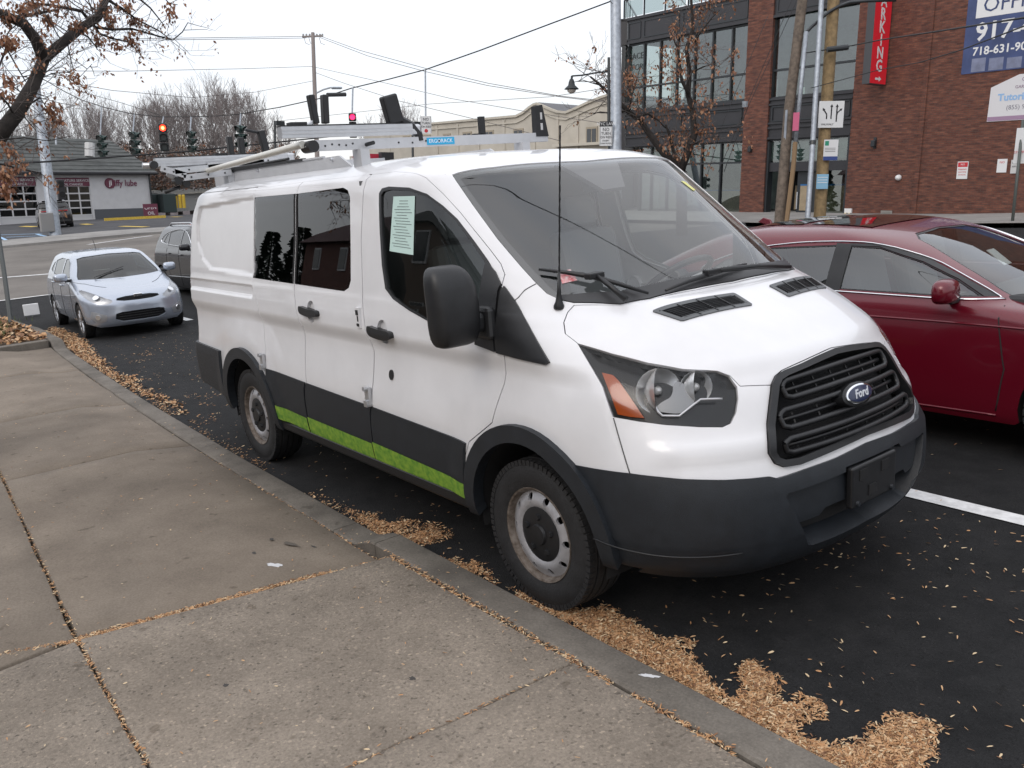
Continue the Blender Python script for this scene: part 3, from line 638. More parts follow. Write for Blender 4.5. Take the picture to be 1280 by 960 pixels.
    # wheel-arch lips
    for cx in (0, -3.3):
        Lf = V3(arc(cx, .51, -4, 184, 30) + arc(cx, .43, 184, -4, 30), step=.04)
        panel('wheel_arch', VS, fl(Lf), [], M_clad, van, off=.030, rim=.06)
        mb = MB(); nn = 26; Vv = []; Ff = []
        for i in range(nn + 1):
            a = math.radians(-12 + 204*i/nn); x, z = cx + .44*math.cos(a), .36 + .44*math.sin(a); Vv += [(x, s*.965, z), (x, s*.62, z)]
        for i in range(nn): Ff.append((2*i, 2*i+1, 2*i+3, 2*i+2))
        k = len(Vv); Vv += [(cx, s*.62, .36)]; Ff += [(2*i+1, k, 2*i+3) for i in range(nn)]
        mesh('wheel_well', Vv, Ff, M_dark, van, True)
    sb = MB(); prof = [(-.90, .425), (-.972, .41), (-.992, .395), (-.985, .345), (-.95, .315), (-.80, .30)]
    prof = [(p*(1 if s < 0 else -1), q) for p, q in prof]
    Vv = [(x, p, q) for x in (-2.86, -.51) for p, q in prof]; n6 = len(prof)
    o = mesh('sill', Vv, [(i, i+1, i+1+n6, i+n6) for i in range(n6-1)] + [tuple(range(n6)), tuple(range(n6, 2*n6))], M_blackp, van)
    # rear corner cladding
    r3 = [(-3.815, -.99, .787), (-4.28, -.99, .803), (-4.36, -.98, .806)]; r4 = [(-4.36, -.97, .47), (-4.2, -.97, .46), (-3.80, -.97, .42)]
    a3 = V3(r3, closed=False); a4 = V3(r4, closed=False)
    top3 = np.array([3.0, VS.near((-4.5, -.5, .80))[1]]); bot3 = np.array([3.0, VS.near((-4.5, -.5, .46))[1]])
    Lr = np.concatenate([a3, [VS.m2(top3)], [VS.m2(bot3)], a4])
    Lr = np.array(resample(list(Lr), .05))
    panel('rear_bumper', VS, fl(Lr), [], M_clad, van, off=.024, rim=.03)
    # tail lamp at the rear corner
    lt = [VS.m2(np.array([u, VS.near((-4.5, -.7, z))[1]])) for u, z in ((2.22, 1.32), (2.62, 1.34), (2.62, .86), (2.22, .86))]
    panel('tail_lamp', VS, fl(np.array(resample(lt, .04))), [], M_red, van, off=.006, rim=.01)
    # door hinges and hasps
    for par, (hx, hz) in ((B, (-2.922, .815)), (D, (-1.43, .785))):
        uv = VS.near((hx, -.99, hz)); P, N = VS.pt(np.array([uv[0]*(-s)]), np.array([uv[1]])); P = Vector(P[0]); N = Vector(N[0])
        mb = MB(); mb.box(P + N*.012, (.045, .02, .10)); mb.box(P + N*.022 + Vector((.0, 0, -.045)), (.035, .03, .035)); mb.lathe([(0, .014), (.02, .014)], P + N*.02 + Vector((0, 0, .04)), N, 10)
        mb.build('hasp', M_alu, par, auto=40)
    uv = VS.near((-1.472, -.976, 1.228)); P = Vector(VS.pt(np.array([uv[0]*(-s)]), np.array([uv[1]]))[0][0])
    mb = MB(); mb.box(P + Vector((0, s*.004, 0)), (.045, .02, .115)); mb.build('latch_plate', M_white, A); 
    mb = MB(); mb.box(P + Vector((0, s*.016, .03)), (.022, .006, .028)); mb.box(P + Vector((0, s*.016, -.04)), (.022, .006, .016)); mb.box(P + Vector((.004, s*.016, -.005)), (.005, .006, .03)); mb.build('latch_slot', M_blackp, A)
    # headlamp
    hl = panel('headlight', VS, fl(L_head), [], mat('lamp_housing', (.010, .011, .012), .22), van, off=lambda uv: -.012 - .05*sst(0, .05, pdist(VS.m2(uv), fl(L_head))), rim=0, gap=.002, step=.02)
    panel('lens', VS, fl(L_head), [], M_lens, hl, off=.002, rim=0, gap=.003, step=.04)
    La = V3([(.389, -.897, 1.139), (.435, -.879, 1.131), (.467, -.878, 1.11), (.536, -.879, 1.042), (.591, -.872, .975), (.545, -.902, .979), (.498, -.926, .986), (.455, -.918, 1.059)], step=.02)
    panel('turn_signal', VS, fl(La), [], M_amber, hl, off=-.006, rim=.02, step=.02)
    for (bx, by, bz), br in (((.575, -.770, 1.060), .088), ((.668, -.655, 1.065), .064)):
        mb = MB(); ax = Vector((.82, s*.5, .05)).normalized()
        mb.lathe([(-.05, .012), (-.035, br*.55), (-.015, br*.85), (.0, br), (.004, br*1.05)], (bx, -s*by*-1 if s > 0 else by, bz), ax, 20, cap=False)
        mb.build('reflector', mat('lamp_reflector', (.93, .94, .95), .28, .9), hl, auto=60)
        MB().lathe([(-.03, .016), (.0, .018), (.012, .008)], (bx, by*(1 if s < 0 else -1), bz), ax, 12).build('bulb', mat('bulb_glass', (.5, .5, .5), .1, .5), hl, True)
    Lc = V3([(.585, -.832, 1.057), (.627, -.831, 1.0), (.644, -.824, .985), (.691, -.777, .982), (.727, -.689, 1.038), (.776, -.615, 1.032)], closed=False, step=.02)
    skin_tube('lamp_trim', VS, fl(Lc) if s < 0 else flip(Lc), .005, mat('lamp_grey', (.6, .6, .62), .3, .6), hl, off=-.018)
    Lm = V3([(.60, -.83, 1.0), (.66, -.80, .992), (.70, -.76, .99), (.72, -.70, 1.03), (.70, -.73, 1.07), (.68, -.72, 1.13), (.655, -.76, 1.14), (.655, -.77, 1.06), (.63, -.81, 1.04)], sm=2, step=.02)
    panel('lamp_bezel', VS, fl(Lm), [], mat('lamp_grey2', (.24, .245, .25), .3, .6), hl, off=-.024, rim=.03, step=.03)
# --- bodywork left around all openings
holes = [L_hood, L_ws, L_gr]
for L in (L_door, L_leafA, L_leafB, L_head): holes += [L, flip(L)]
full = np.concatenate([L_low, flip(L_low[1:-1][::-1])])
body = panel('body', VS, full, holes, M_white, van, rim=.03, rims=[np.concatenate([h, h[:1]]) for h in holes], step=.028)
mesh('roof_cap', [VS.pt(np.array([u]), np.array([VS.n - 1.0]))[0][0] for u in np.linspace(-3, 3, 61)[:-1]], [tuple(range(60))], M_white, body)
# strips closing shut lines
panel('bonnet', VS, L_hood, [], M_white, van, gap=.004, rim=.03, step=.028)
# shut-line backing behind doors and bonnet
for L in (L_hood,): panel('gap_seal', VS, inset(L, -.02), [inset(L, .03)], M_dark, body, off=-.03, rim=0)
for L in (L_door, L_leafA, L_leafB):
    for f in (0, 1):
        l2 = L if f == 0 else flip(L)[::-1]
        panel('gap_seal', VS, inset(l2, -.02), [inset(l2, .03)], M_dark, body, off=-.025, rim=0)
# windscreen
wsg = panel('windshield', VS, L_ws, [], M_glassW, van, gap=.004, off=-.004, rim=0, step=.035)
frit = inset(L_ws, .045)
mzone = lambda L: L
panel('windshield_border', VS, L_ws, [frit], mat('black_frit', (.02, .02, .022), .3), wsg, gap=.003, off=-.0055, rim=0)
cow = [(.345, 0, 1.388), (.33, -.25, 1.384), (.292, -.5, 1.374), (.246, -.629, 1.366), (.10, -.766, 1.380), (.056, -.796, 1.395), (.02, -.79, 1.415), (.06, -.755, 1.412), (.19, -.60, 1.415), (.235, -.45, 1.425), (.27, -.2, 1.435), (.28, 0, 1.44)]
L_cow = V3(cow, closed=False); L_cow[0, 0] = 0; L_cow[-1, 0] = 0
panel('cowl', VS, np.concatenate([L_cow, flip(L_cow[1:-1][::-1])]), [], mat('cowl_plastic', (.03, .03, .032), .4), van, gap=.004, off=.003, rim=.01)
# sensor bracket, stickers
Ls = V3([(-.60, -.22, 1.985), (-.57, .20, 1.97), (-.36, .04, 1.84), (-.35, -.12, 1.838)], step=.05)
panel('sensor_cover', VS, Ls, [], mat('sensor_grey', (.055, .052, .058), .6), wsg, off=-.0045, rim=.02)
Ly = V3([(-.411, .526, 1.844), (-.415, .565, 1.839), (-.344, .574, 1.792), (-.327, .535, 1.792)], step=.02)
panel('sticker', VS, Ly, [], mat('yellow_paper', (.62, .60, .22), .6), wsg, off=-.001, rim=0)
Lz = V3([(-.03, -.728, 1.51), (-.003, -.682, 1.516), (.052, -.695, 1.472), (.016, -.753, 1.463)], step=.02)
panel('sticker', VS, Lz, [], mat('white_red_paper', (.7, .6, .6), .6, noise=1, nscale=60, col2=(.6, .08, .1)), wsg, off=-.001, rim=0)
Lp = V3([(-1.141, -.875, 1.876), (-.928, -.876, 1.872), (-.926, -.924, 1.582), (-1.165, -.921, 1.598)], step=.06)
pap = panel('notice_paper', VS, Lp, [], mat('pale_green_paper', (.50, .66, .62), .7), van, off=-.003, rim=0)
q = np.array([.5, .5])
for k in range(17):
    t = .07 + k*.052; a = Vector((-1.141, 0, 1.876)).lerp(Vector((-1.165, 0, 1.598)), t); b = Vector((-.928, 0, 1.872)).lerp(Vector((-.926, 0, 1.582)), t)
    x0, x1 = .1 + .06*(k % 3), .9 - .15*((k*7) % 4)/2
    if k in (0, 1): x0, x1 = .3, .7
    A_, B_ = a.lerp(b, x0), a.lerp(b, x1)
    Lq = V3([(A_.x, -.9, A_.z + .0017), (B_.x, -.9, B_.z + .0017), (B_.x, -.9, B_.z - .0017), (A_.x, -.9, A_.z - .0017)], step=.05)
    panel('printed_line', VS, Lq, [], mat('ink', (.16, .20, .20), .8), pap, off=-.002, rim=0, step=.1)
# wipers
def sk(p, off): uv = VS.near(p); P, N = VS.pt(np.array([uv[0]]), np.array([uv[1]]), off); return Vector(P[0])
for A_, B_, C_, D_ in (((-.091, -.788, 1.512), (.101, -.642, 1.463), (.283, -.5, 1.387), (.27, -.62, 1.375)), ((.31, -.42, 1.395), (.30, -.116, 1.418), (.28, .168, 1.430), (.33, .45, 1.372))):
    w = MB().tube([sk(A_, .022), sk([ (p+q_)/2 for p, q_ in zip(A_, B_)], .024), sk(B_, .026), sk([(p+q_)/2 for p, q_ in zip(B_, C_)], .024), sk(C_, .022)], [.006, .010, .013, .010, .006], 6).build('wiper', M_blackp, van, True)
    MB().tube([sk(B_, .04), sk([(p+q_)/2 for p, q_ in zip(B_, D_)], .045), sk(D_, .03)], [.011, .013, .016], 6).build('wiper_arm', M_blackp, w, True)
    bb = sk(B_, .035); MB().box(bb, (.04, .09, .028)).build('wiper_clip', M_blackp, w, bevel=.006)
# overhead service cable crossing the street above the van; the windscreen mirrors it
_c = chaikin([(-1.5, -12, 7.6), (-1.22, -1.8, 6.5), (-1.02, 1.6, 6.45), (-.75, 2.9, 6.5), (-.3, 4.1, 6.6), (.9, 8, 7), (3, 14, 8.3)], 3, False)
oc = MB().tube([Vector(p) - Vector(_c[0]) for p in _c], .018, 5).build('overhead_cable', mat('black_cable', (.02, .02, .022), .7), None, True); oc.location = _c[0]; tag(oc, 'service cable crossing high above the van, seen mirrored in its windshield', 'cable')
# bonnet vents
for s in (1, -1):
    vp = [(.366, -.57, 1.327), (.488, -.52, 1.284), (.545, -.13, 1.295), (.44, -.125, 1.336)]
    Lv = V3([(x, y, z) for x, y, z in vp], sm=0, step=.03); Lv = np.array(chaikin(list(Lv), 1))
    Lv = Lv if s > 0 else flip(Lv)[::-1]
    vb = panel('bonnet_vent', VS, Lv, [inset(Lv, .022)], mat('vent_frame', (.09, .095, .10), .5), van, off=.006, rim=.012, step=.02)
    panel('vent_floor', VS, inset(Lv, .015), [], M_dark, vb, off=.0015, rim=0, step=.06)
    for k in range(1, 9):
        t = k/9; a = [p + (q_ - p)*t for p, q_ in zip((.382, -.548, 1.321), (.485, -.505, 1.286))]; b = [p + (q_ - p)*t for p, q_ in zip((.447, -.15, 1.334), (.532, -.15, 1.297))]
        pts = [sk([p + (q_ - p)*u for p, q_ in zip(a, b)], .004) for u in (.04, .35, .65, .96)]
        if s < 0: pts = [Vector((p.x, -p.y, p.z)) for p in pts]
        MB().tube(pts, .0035, 4).build('slat', M_blackp, vb)
    for u in (.25, .5, .75):
        a = sk([p + (q_ - p)*u for p, q_ in zip((.385, -.56, 1.32), (.44, -.14, 1.337))], .006); b = sk([p + (q_ - p)*u for p, q_ in zip((.485, -.51, 1.286), (.54, -.14, 1.294))], .006)
        if s < 0: a.y *= -1; b.y *= -1
        MB().tube([a, b], .004, 4).build('vent_rib', M_blackp, vb)
# grille
gl_ = panel('grille', VS, L_gr, [inset(L_gr, .030)], M_blackp, van, off=.018, rim=.07, gap=.002, step=.02)
panel('grille_backing', VS, inset(L_gr, .01), [], M_dark, gl_, off=-.07, rim=0, step=.08)
def gpt(y, z, off): uv = VS.near(VS.pt(*[np.array([k]) for k in VS.front(y, z)])[0][0]); return Vector(VS.pt(np.array([uv[0]]), np.array([uv[1]]), off)[0][0])
def bow(y, z): return z + .022*(1 - (y/.45)**2)*(z - .75)/.3
for zt, zb, hw in ((1.046, .984, .372), (.948, .884, .43), (.848, .796, .455)):
    n = 14; top = [(-hw + .03 + (2*hw - .06)*i/n, zt) for i in range(n + 1)]; bot = [(hw - .03 + .0 - (2*hw - .06)*i/n, zb) for i in range(n + 1)]
    rr = [(-hw, (zt + zb)/2 + .012), (-hw + .01, zt - .008)] + top + [(hw - .01, zt - .008), (hw, (zt+zb)/2)] + [(hw - .004, zb + .01)] + bot + [(-hw + .004, zb + .01)]
    pts = [gpt(y, bow(y, z), .0) for y, z in rr]; pts.append(pts[0])
    bar = MB().tube(pts, .0125, 8, cap=False).build('grille_bar', M_blackp, gl_, True)
    zc = (zt + zb)/2
    MB().tube([gpt(y, bow(y, zc), -.02) for y in np.linspace(-hw + .02, hw - .02, 12)], .010, 6).build('grille_slat', M_blackp, bar, True)
    for y in np.linspace(-hw + .08, hw - .08, 6): MB().tube([gpt(y, bow(y, zb), -.022), gpt(y, bow(y, zt), -.022)], .004, 4).build('grille_rib', M_blackp, bar)
# badge
P0, N0 = VS.pt(np.array([0.0]), np.array([VS.front(0, .938)[1]]), .02); P0 = Vector(P0[0]); N0 = Vector(N0[0]); U0 = Vector((0, 1, 0)); W0 = N0.cross(U0)
W0 = -W0 if W0.z < 0 else W0
def oval(name, a, b, h0, h1, m, par, dome=0):
    V = []; n = 32
    for h, k in ((h0, 1), (h1, 1), (h1 + dome, .86)):
        for i in range(n):
            t = 2*PI*i/n; V.append(tuple(P0 + U0*a*k*math.cos(t) + W0*b*k*math.sin(t) + N0*h))
    F = [(j*n + i, j*n + (i+1) % n, (j+1)*n + (i+1) % n, (j+1)*n + i) for j in range(2) for i in range(n)] + [tuple(range(2*n, 3*n))]
    o = mesh(name, V, F, m, par, True); sharp(o, 50); return o
bd = oval('badge', .108, .050, -.05, .004, M_blackp, van, .006)
oval('badge_rim', .095, .040, .0, .014, M_chrome, bd, .004)
oval('badge_face', .086, .033, .014, .0186, mat('badge_blue', (.006, .014, .055), .3, coat=.3), bd, .002)
text('badge_script', 'Ford', .050, mat('badge_silver', (.60, .62, .66), .3, .6), P0 + N0*.0215, U0, W0, bd, ext=.0012, shear=.35, bold=.0012)
# front bumper
rec = [(0, .690), (-.2, .690), (-.208, .674), (-.36, .666), (-.50, .657), (-.512, .645), (-.46, .535), (-.375, .41), (-.35, .402), (0, .410)]
L_rec = sym(V3(FY(rec), closed=False, step=.03))
fb = V3(bump_top[:-1] + [(.33, -.992, .758)] + arc(0, .505, 52, -6, 20) + [(.60, -.93, .335)], closed=False)
fb = np.concatenate([fb, [VS.m2(np.array([u, 0.0])) for u in (.8, .6, .4, .2, 0)]])
fb = np.array(resample(list(fb), .04, False)); L_fb = sym(fb)
topz = np.array(bump_top)
def boff(uv):
    P = VS.raw(uv[:, 0], uv[:, 1]); z = P[:, 2]; return .006 + .028*np.clip((.752 - z)/.07, 0, 1)*sst(.3, .65, P[:, 0])*sst(1.02, .55, np.abs(P[:, 1])*.98) - .014*np.clip((.475 - z)/.012, 0, 1)
bumper = panel('front_bumper', VS, L_fb, [L_rec], M_clad, van, off=boff, rim=.10, rims=[L_rec, np.concatenate([L_fb, L_fb[:1]])], step=.025)
pad = [(0, .70), (-.52, .70), (-.52, .51), (-.33, .520), (-.30, .545), (-.25, .55), (0, .55)]
panel('bumper_pad', VS, sym(V3(FY(pad), closed=False, step=.03)), [], M_clad, bumper, off=.004, rim=.07, step=.03)
low = [(0, .60), (-.50, .60), (-.38, .43), (0, .43)]
panel('intake', VS, sym(V3(FY(low), closed=False, step=.05)), [], M_dark, bumper, off=-.06, rim=0, step=.06)
Lg = V3([(.411, -.978, .466), (.60, -.93, .458), (.75, -.82, .452), (.902, -.682, .445)], closed=False, step=.03)
for f in (Lg, flip(Lg)): skin_tube('bumper_crease', VS, f, .004, M_blackp, bumper, off=.030)
pb = MB().box((1.052, -.02, .60), (.03, .335, .175)).build('plate_bracket', M_blackp, bumper, bevel=.008)
for y, z in ((-.09, .645), (.075, .645), (-.02, .565)): MB().box((1.068, y - .02, z), (.006, .055, .045)).build('bracket_slot', M_dark, pb)
for y in (-.15, .11): MB().lathe([(0, .012), (.012, .010)], (1.066, y, .53), (1, 0, 0), 10).build('bolt', M_clad, pb)
# aerial
aer = MB().lathe([(0, .024), (.012, .024), (.03, .016), (.07, .009), (.16, .006)], (.057, -.814, 1.36), (.10, -.01, .99), 12).build('antenna', M_blackp, van, True)
pts = [Vector((.057, -.814, 1.36)) + Vector((.083, -.006, .752))*t for t in np.linspace(.2, 1, 30)]
MB().tube(pts, [.0036 + .0009*(i % 2) for i in range(30)], 6).build('antenna_rod', M_blackp, aer)
# fender seams: dark grey tubes, the groove shade put into their colour
for P_ in ([(.486, -.936, .972), (.582, -.957, .766)], [(-.074, -.827, 1.468), (-.095, -.85, 1.452), (-.108, -.868, 1.441), (-.125, -.89, 1.41), (-.145, -.904, 1.39)], [(-3.07, -.80, 1.975), (-3.5, -.80, 1.972), (-4.2, -.79, 1.955)], [(-1.46, -.80, 1.985), (-1.485, -.8, 1.99)]):
    for f in (0, 1):
        L = V3(P_, closed=False, step=.03); skin_tube('body_seam', VS, L if f == 0 else flip(L), .0035, mat('seam_grey', (.09, .09, .09), .8), body, off=-.001, n=5)
# mirrors
for s in (-1, 1):
    par = van
    n1, n2 = 14, 20; V = []; F = []
    for i in range(n1 + 1):
        ph = -PI/2 + PI*i/n1
        for j in range(n2):
            th = 2*PI*j/n2
            f = lambda a, e: math.copysign(abs(a)**e, a)
            x = .085*f(math.cos(ph), .5)*f(math.cos(th), .6); y = .128*f(math.cos(ph), .34)*f(math.sin(th), .5); z = .192*f(math.sin(ph), .55)
            if x < 0: x *= .35
            k = max(0, z)/.19; yy = y*(1 - .17*k*k) - .022*k*k
            V.append((-.275 + x - .02*k*k, s*(1.150 - yy*.95), 1.397 + z*.93) if s < 0 else (-.42 - .25*yy, 1.03 + x*.8, 1.397 + z*.93))
        
    for i in range(n1):
        for j in range(n2): F.append((i*n2 + j, i*n2 + (j+1) % n2, (i+1)*n2 + (j+1) % n2, (i+1)*n2 + j))
    mi = mesh('side_mirror', V, F, M_blackp, van, True)
    MB().box((-.262, s*(1.02 if s < 0 else .99), 1.305), (.07, .17 if s < 0 else .06, .085)).build('mirror_arm', M_blackp, mi, bevel=.018)
    MB().box((-.25, s*.985, 1.30), (.12, .06, .15), taper=.8).build('mirror_foot', M_blackp, mi, bevel=.02)
    MB().box((-.307, s*1.15, 1.40), (.004, .2, .28)).build('mirror_glass', M_chrome, mi) if s < 0 else None
    zz = [(-.206, s*(1.29), 1.40), (-.197, s*1.265, 1.40), (-.192, s*1.215, 1.385), (-.19, s*1.18, 1.34), (-.19, s*1.172, 1.27), (-.20, s*1.18, 1.235)]
# underside, floor, cabin
MB().box((-1.95, 0, .36), (4.9, 1.20, .10)).build('underbody', M_dark, van)
MB().b2((-2.86, -.93, .33), (-.46, .93, .42)).build('floor_pan', M_dark, van)
MB().b2((-3.8, -.60, .43), (-.0, .60, .50)).build('load_floor', mat('load_mat', (.04, .04, .04), .9), van)
MB().b2((-4.48, -.90, .45), (-3.78, .90, .5)).build('load_floor', M_dark, van)
MB().b2((-.05, -.9, .45), (.0, .9, 1.02)).build('firewall', M_dark, van)
# dashboard
V = []; F = []; prof = [(.30, 1.30), (.12, 1.36), (-.12, 1.335), (-.30, 1.24), (-.36, 1.15), (-.34, .95), (-.25, .75), (-.1, .7)]
ys = np.linspace(-.90, .90, 19)
for y in ys:
    for x, z in prof:
        y_ = y; y = y*.93; x = x - .30*abs(y)**2.2
        hmp = .035*math.exp(-((y - .42)/.22)**2) if .9 < z else 0
        V.append((x, y, z + hmp)); y = y_
k = len(prof)
for i in range(len(ys) - 1):
    for j in range(k - 1): F.append((i*k + j, i*k + j + 1, (i+1)*k + j + 1, (i+1)*k + j))
dsh = mesh('dashboard', V, F, M_dash, van, True)
MB().box((.0, -.37, 1.362), (.10, .17, .004), Matrix.Rotation(.4, 3, 'Z')).build('loose_paper', mat('white_paper', (.8, .82, .82), .7), van)
for t in (-.04, 0, .04): MB().box((-.02 + t, .0, 1.352), (.012, .30, .006)).build('dash_vent', M_dark, dsh)
# steering wheel
cw = Vector((-.34, .40, 1.33)); ax = Vector((-.55, 0, .83)).normalized(); a1 = Vector((0, 1, 0)); a2 = ax.cross(a1)
pts = [cw + (a1*math.cos(2*PI*i/28) + a2*math.sin(2*PI*i/28))*.195 for i in range(29)]
sw = MB().tube(pts, .017, 8, cap=False).build('steering_wheel', M_blackp, van, True)
hub = MB(); hub.lathe([(-.02, .06), (.02, .055)], cw, ax, 14)
for t in (0, 2.6, 3.7): hub.tube([cw, cw + (a1*math.cos(t) + a2*math.sin(t))*.19], .014, 6)
hub.tube([cw, cw - ax*.3], .03, 8); hub.build('steering_hub', M_blackp, sw)
for y in (-.46, .42):
    st = MB().box((-.80, y, .92), (.50, .50, .16)).build('seat', M_seat, van, bevel=.05)
    mb = MB(); mb.box((-1.06, y, 1.27), (.14, .48, .66), Matrix.Rotation(-.22, 3, 'Y')); mb.build('backrest', M_seat, st, bevel=.05)
    MB().box((-1.15, y, 1.70), (.09, .26, .18), Matrix.Rotation(-.2, 3, 'Y')).build('headrest', M_seat, st, bevel=.04)
    MB().b2((-1.02, y - .2, .5), (-.6, y + .2, .85)).build('seat_base', M_dark, st)
# bulkhead behind the seats: frame with a wire mesh
bk = MB(); bk.b2((-1.52, -.90, .45), (-1.50, .90, 1.28)); bk.b2((-1.52, -.86, 1.88), (-1.50, .86, 1.97)); bk.b2((-1.52, -.86, 1.28), (-1.50, .86, 1.88))
bko = bk.build('bulkhead', mat('bulkhead_grey', (.10, .104, .108), .6), van)
mb = MB()
for k in range(-12, 22):
    for sg in (1, -1):
        y0 = k*.085; p = []
        a = (y0, 1.32); b = (y0 + sg*.22, 1.92)
        if abs(a[0]) < .75 and abs(b[0]) < .75: mb.tube([(-2.25 + a[0], .84 - .0*sg, a[1]), (-2.25 + b[0], .78, b[1])], .004, 4, cap=False)
mb.build('wire_mesh', M_alu, bko)
MB().b2((-4.47, -.80, 1.955), (-.75, .80, 1.965)).build('headliner', mat('headliner_grey', (.20, .20, .20), .9), van)
MB().box((-.50, 0, 1.86), (.05, .24, .07), Matrix.Rotation(.5, 3, 'Y')).build('rear_view_mirror', M_blackp, van, bevel=.01)
# --- wheels
def disc_with_holes(r1, z1, r0, z0, nh, rh, hr, m, name, par, M, n=48):
    """dished ring with round holes"""
    out = [(r1*math.cos(2*PI*i/n), r1*math.sin(2*PI*i/n)) for i in range(n)]; inn = [(r0*math.cos(2*PI*i/32), r0*math.sin(2*PI*i/32)) for i in range(32)]
    hs = [[(hr*math.cos(2*PI*k/nh) + rh*math.cos(2*PI*j/10), hr*math.sin(2*PI*k/nh) + rh*math.sin(2*PI*j/10)) for j in range(10)] for k in range(nh)]
    V2, T = cdt(np.array(out), [np.array(inn)] + [np.array(h) for h in hs], .018)
    R = np.hypot(V2[:, 0], V2[:, 1]); t = np.clip((R - r0)/(r1 - r0), 0, 1); Z = z0 + (z1 - z0)*t + .022*np.sin(PI*np.clip(t*1.1, 0, 1))
    V = [M @ Vector((a, b, c)) for (a, b), c in zip(V2, Z)]; F = [tuple(t_) for t_ in T]
    for h in hs:  # turned-in hole edges
        nb = len(V)
        for a, b in h:
            rr_ = math.hypot(a, b); tt = min(max((rr_ - r0)/(r1 - r0), 0), 1); zc = z0 + (z1 - z0)*tt + .022*math.sin(PI*min(tt*1.1, 1)); V.append(M @ Vector((a, b, zc))); V.append(M @ Vector((a, b, zc - .012)))
        F += [(nb + 2*i, nb + 2*((i+1) % 10), nb + 2*((i+1) % 10) + 1, nb + 2*i + 1) for i in range(10)]
    return mesh(name, V, F, m, par, True)
def tyre(r, w, rr, par, M, blocks=72):
    h = w/2
    prof = [(h*.80, rr - .012), (h*.93, rr + .005), (h, (r + rr)/2), (h*.96, r - .03), (h*.86, r - .007)]
    mb = MB(); Ax = M.to_3x3() @ Vector((0, 0, 1)); c = M.translation
    pr = [(a, b) for a, b in prof] + [(h*.62, r), (h*.60, r - .010), (h*.54, r - .010), (h*.52, r + .001), (h*.22, r + .002), (h*.20, r - .010), (h*.14, r - .010), (h*.12, r + .002)]
    pr = pr + [(-a, b) for a, b in reversed(pr)]
    mb.lathe([(a, b) for a, b in pr], c, Ax, 64, cap=False); t = mb.build('tyre', M_rubber, par, auto=35)
    tb = MB()
    for k in range(blocks):  # shoulder blocks
        an = 2*PI*k/blocks
        for sg in (1,):
            R3 = M.to_3x3(); ra = R3 @ Vector((math.cos(an), math.sin(an), 0)); ta = R3 @ Vector((-math.sin(an), math.cos(an), 0))
            Rm = Matrix((ta, Ax, ra)).transposed(); tb.box(c + ra*(r - .014) + Ax*h*.80*sg, (2*PI*r/blocks*.72, h*.34, .024), Rm)
    tb.build('tread', M_rubber, t); return t
def van_wheel(x, s):
    w = link(bpy.data.objects.new('wheel', None), van); w.location = (x, s*.865, .345)
    M = Matrix.Rotation(PI/2 if s < 0 else -PI/2, 4, 'X')  # local z -> outwards
    tyre(.352, .235, .222, w, M)
    mb = MB(); Ax = M.to_3x3() @ Vector((0, 0, 1))
    mb.lathe([(.100, .2255), (.112, .222), (.108, .214), (.085, .204), (.06, .196), (.05, .19), (-.09, .185), (-.1, .21)], (0, 0, 0), Ax, 48, cap=False); mb.build('rim', M_rust, w, auto=35)
    disc_with_holes(.203, .080, .112, .078, 10, .0175, .176, M_steelrim, 'wheel_disc', w, M)
    MB().lathe([(.04, .19), (.03, .05)], (0, 0, 0), Ax, 24).build('brake_drum', M_dark, w)
    cap = MB(); cap.lathe([(.072, .134), (.094, .128), (.100, .10), (.101, .050), (.112, .045), (.114, .0)], (0, 0, 0), Ax, 30, cap=False)
    hc = cap.build('hub_cap', M_blackp, w, auto=30)
    for k in range(5):
        a = 2*PI*k/5 + .3; p = M.to_3x3() @ Vector((.086*math.cos(a), .086*math.sin(a), .098)); MB().lathe([(0, .017), (.014, .014)], p, Ax, 6).build('lug_nut', M_blackp, hc)
    return w
for x in (0, -3.3):
    for s in (-1, 1): van_wheel(x, s)
# --- roof rack
rack = thing('ladder_rack', 'aluminium drop-down ladder rack mounted on the white van roof', 'roof rack', (-2.5, 0, 2.05))
rack_off = Vector((-2.5, 0, 2.05))
def RB(mb, name, m, auto=None, bevel=0, parent=None):
    mb.V = [tuple(Vector(v) - rack_off) for v in mb.V]; return mb.build(name, m, parent or rack, auto=auto, bevel=bevel)
# side rail plate along the roof edge
def railz(x): return 2.058 + .012*(x + 4.55)/2.5
V = []; n = 16
for y in (-.60, -.585):
    for i in range(n + 1):
        x = -4.50 + 2.42*i/n; top = 2.145 - .02*0; e = min(1, (2.42*(1 - i/n))/.05 + .25); V += [(x, y, 2.02), (x, y, 2.05 + (top - 2.05)*min(1, e))]
F = [(2*i, 2*i+2, 2*i+3, 2*i+1) for i in range(n)] + [(2*(n+1) + 2*i, 2*(n+1) + 2*i+1, 2*(n+1) + 2*i+3, 2*(n+1) + 2*i+2) for i in range(n)] + [(2*i+1, 2*i+3, 2*(n+1)+2*i+3, 2*(n+1)+2*i+1) for i in range(n)] + [(2*n, 4*n + 2, 4*n + 3, 2*n + 1)]
mb = MB(); mb.V = V; mb.F = F; RB(mb, 'side_rail', M_alupaint)
mb = MB(); mb.V = [(x, -y, z) for x, y, z in V]; mb.F = F; RB(mb, 'side_rail', M_alupaint)
RB(MB().b2((-4.9, -.612, 2.145), (-2.75, -.58, 2.163)), 'rail_lip', M_blackp)
RB(MB().b2((-2.75, -.608, 2.145), (-2.45, -.585, 2.156)), 'rail_lip', M_alupaint)
for x in (-3.55, -2.32): RB(MB().lathe([(0, .012), (.016, .010)], (x, -.60, 2.128), (0, -1, 0), 8), 'bolt', M_alu)
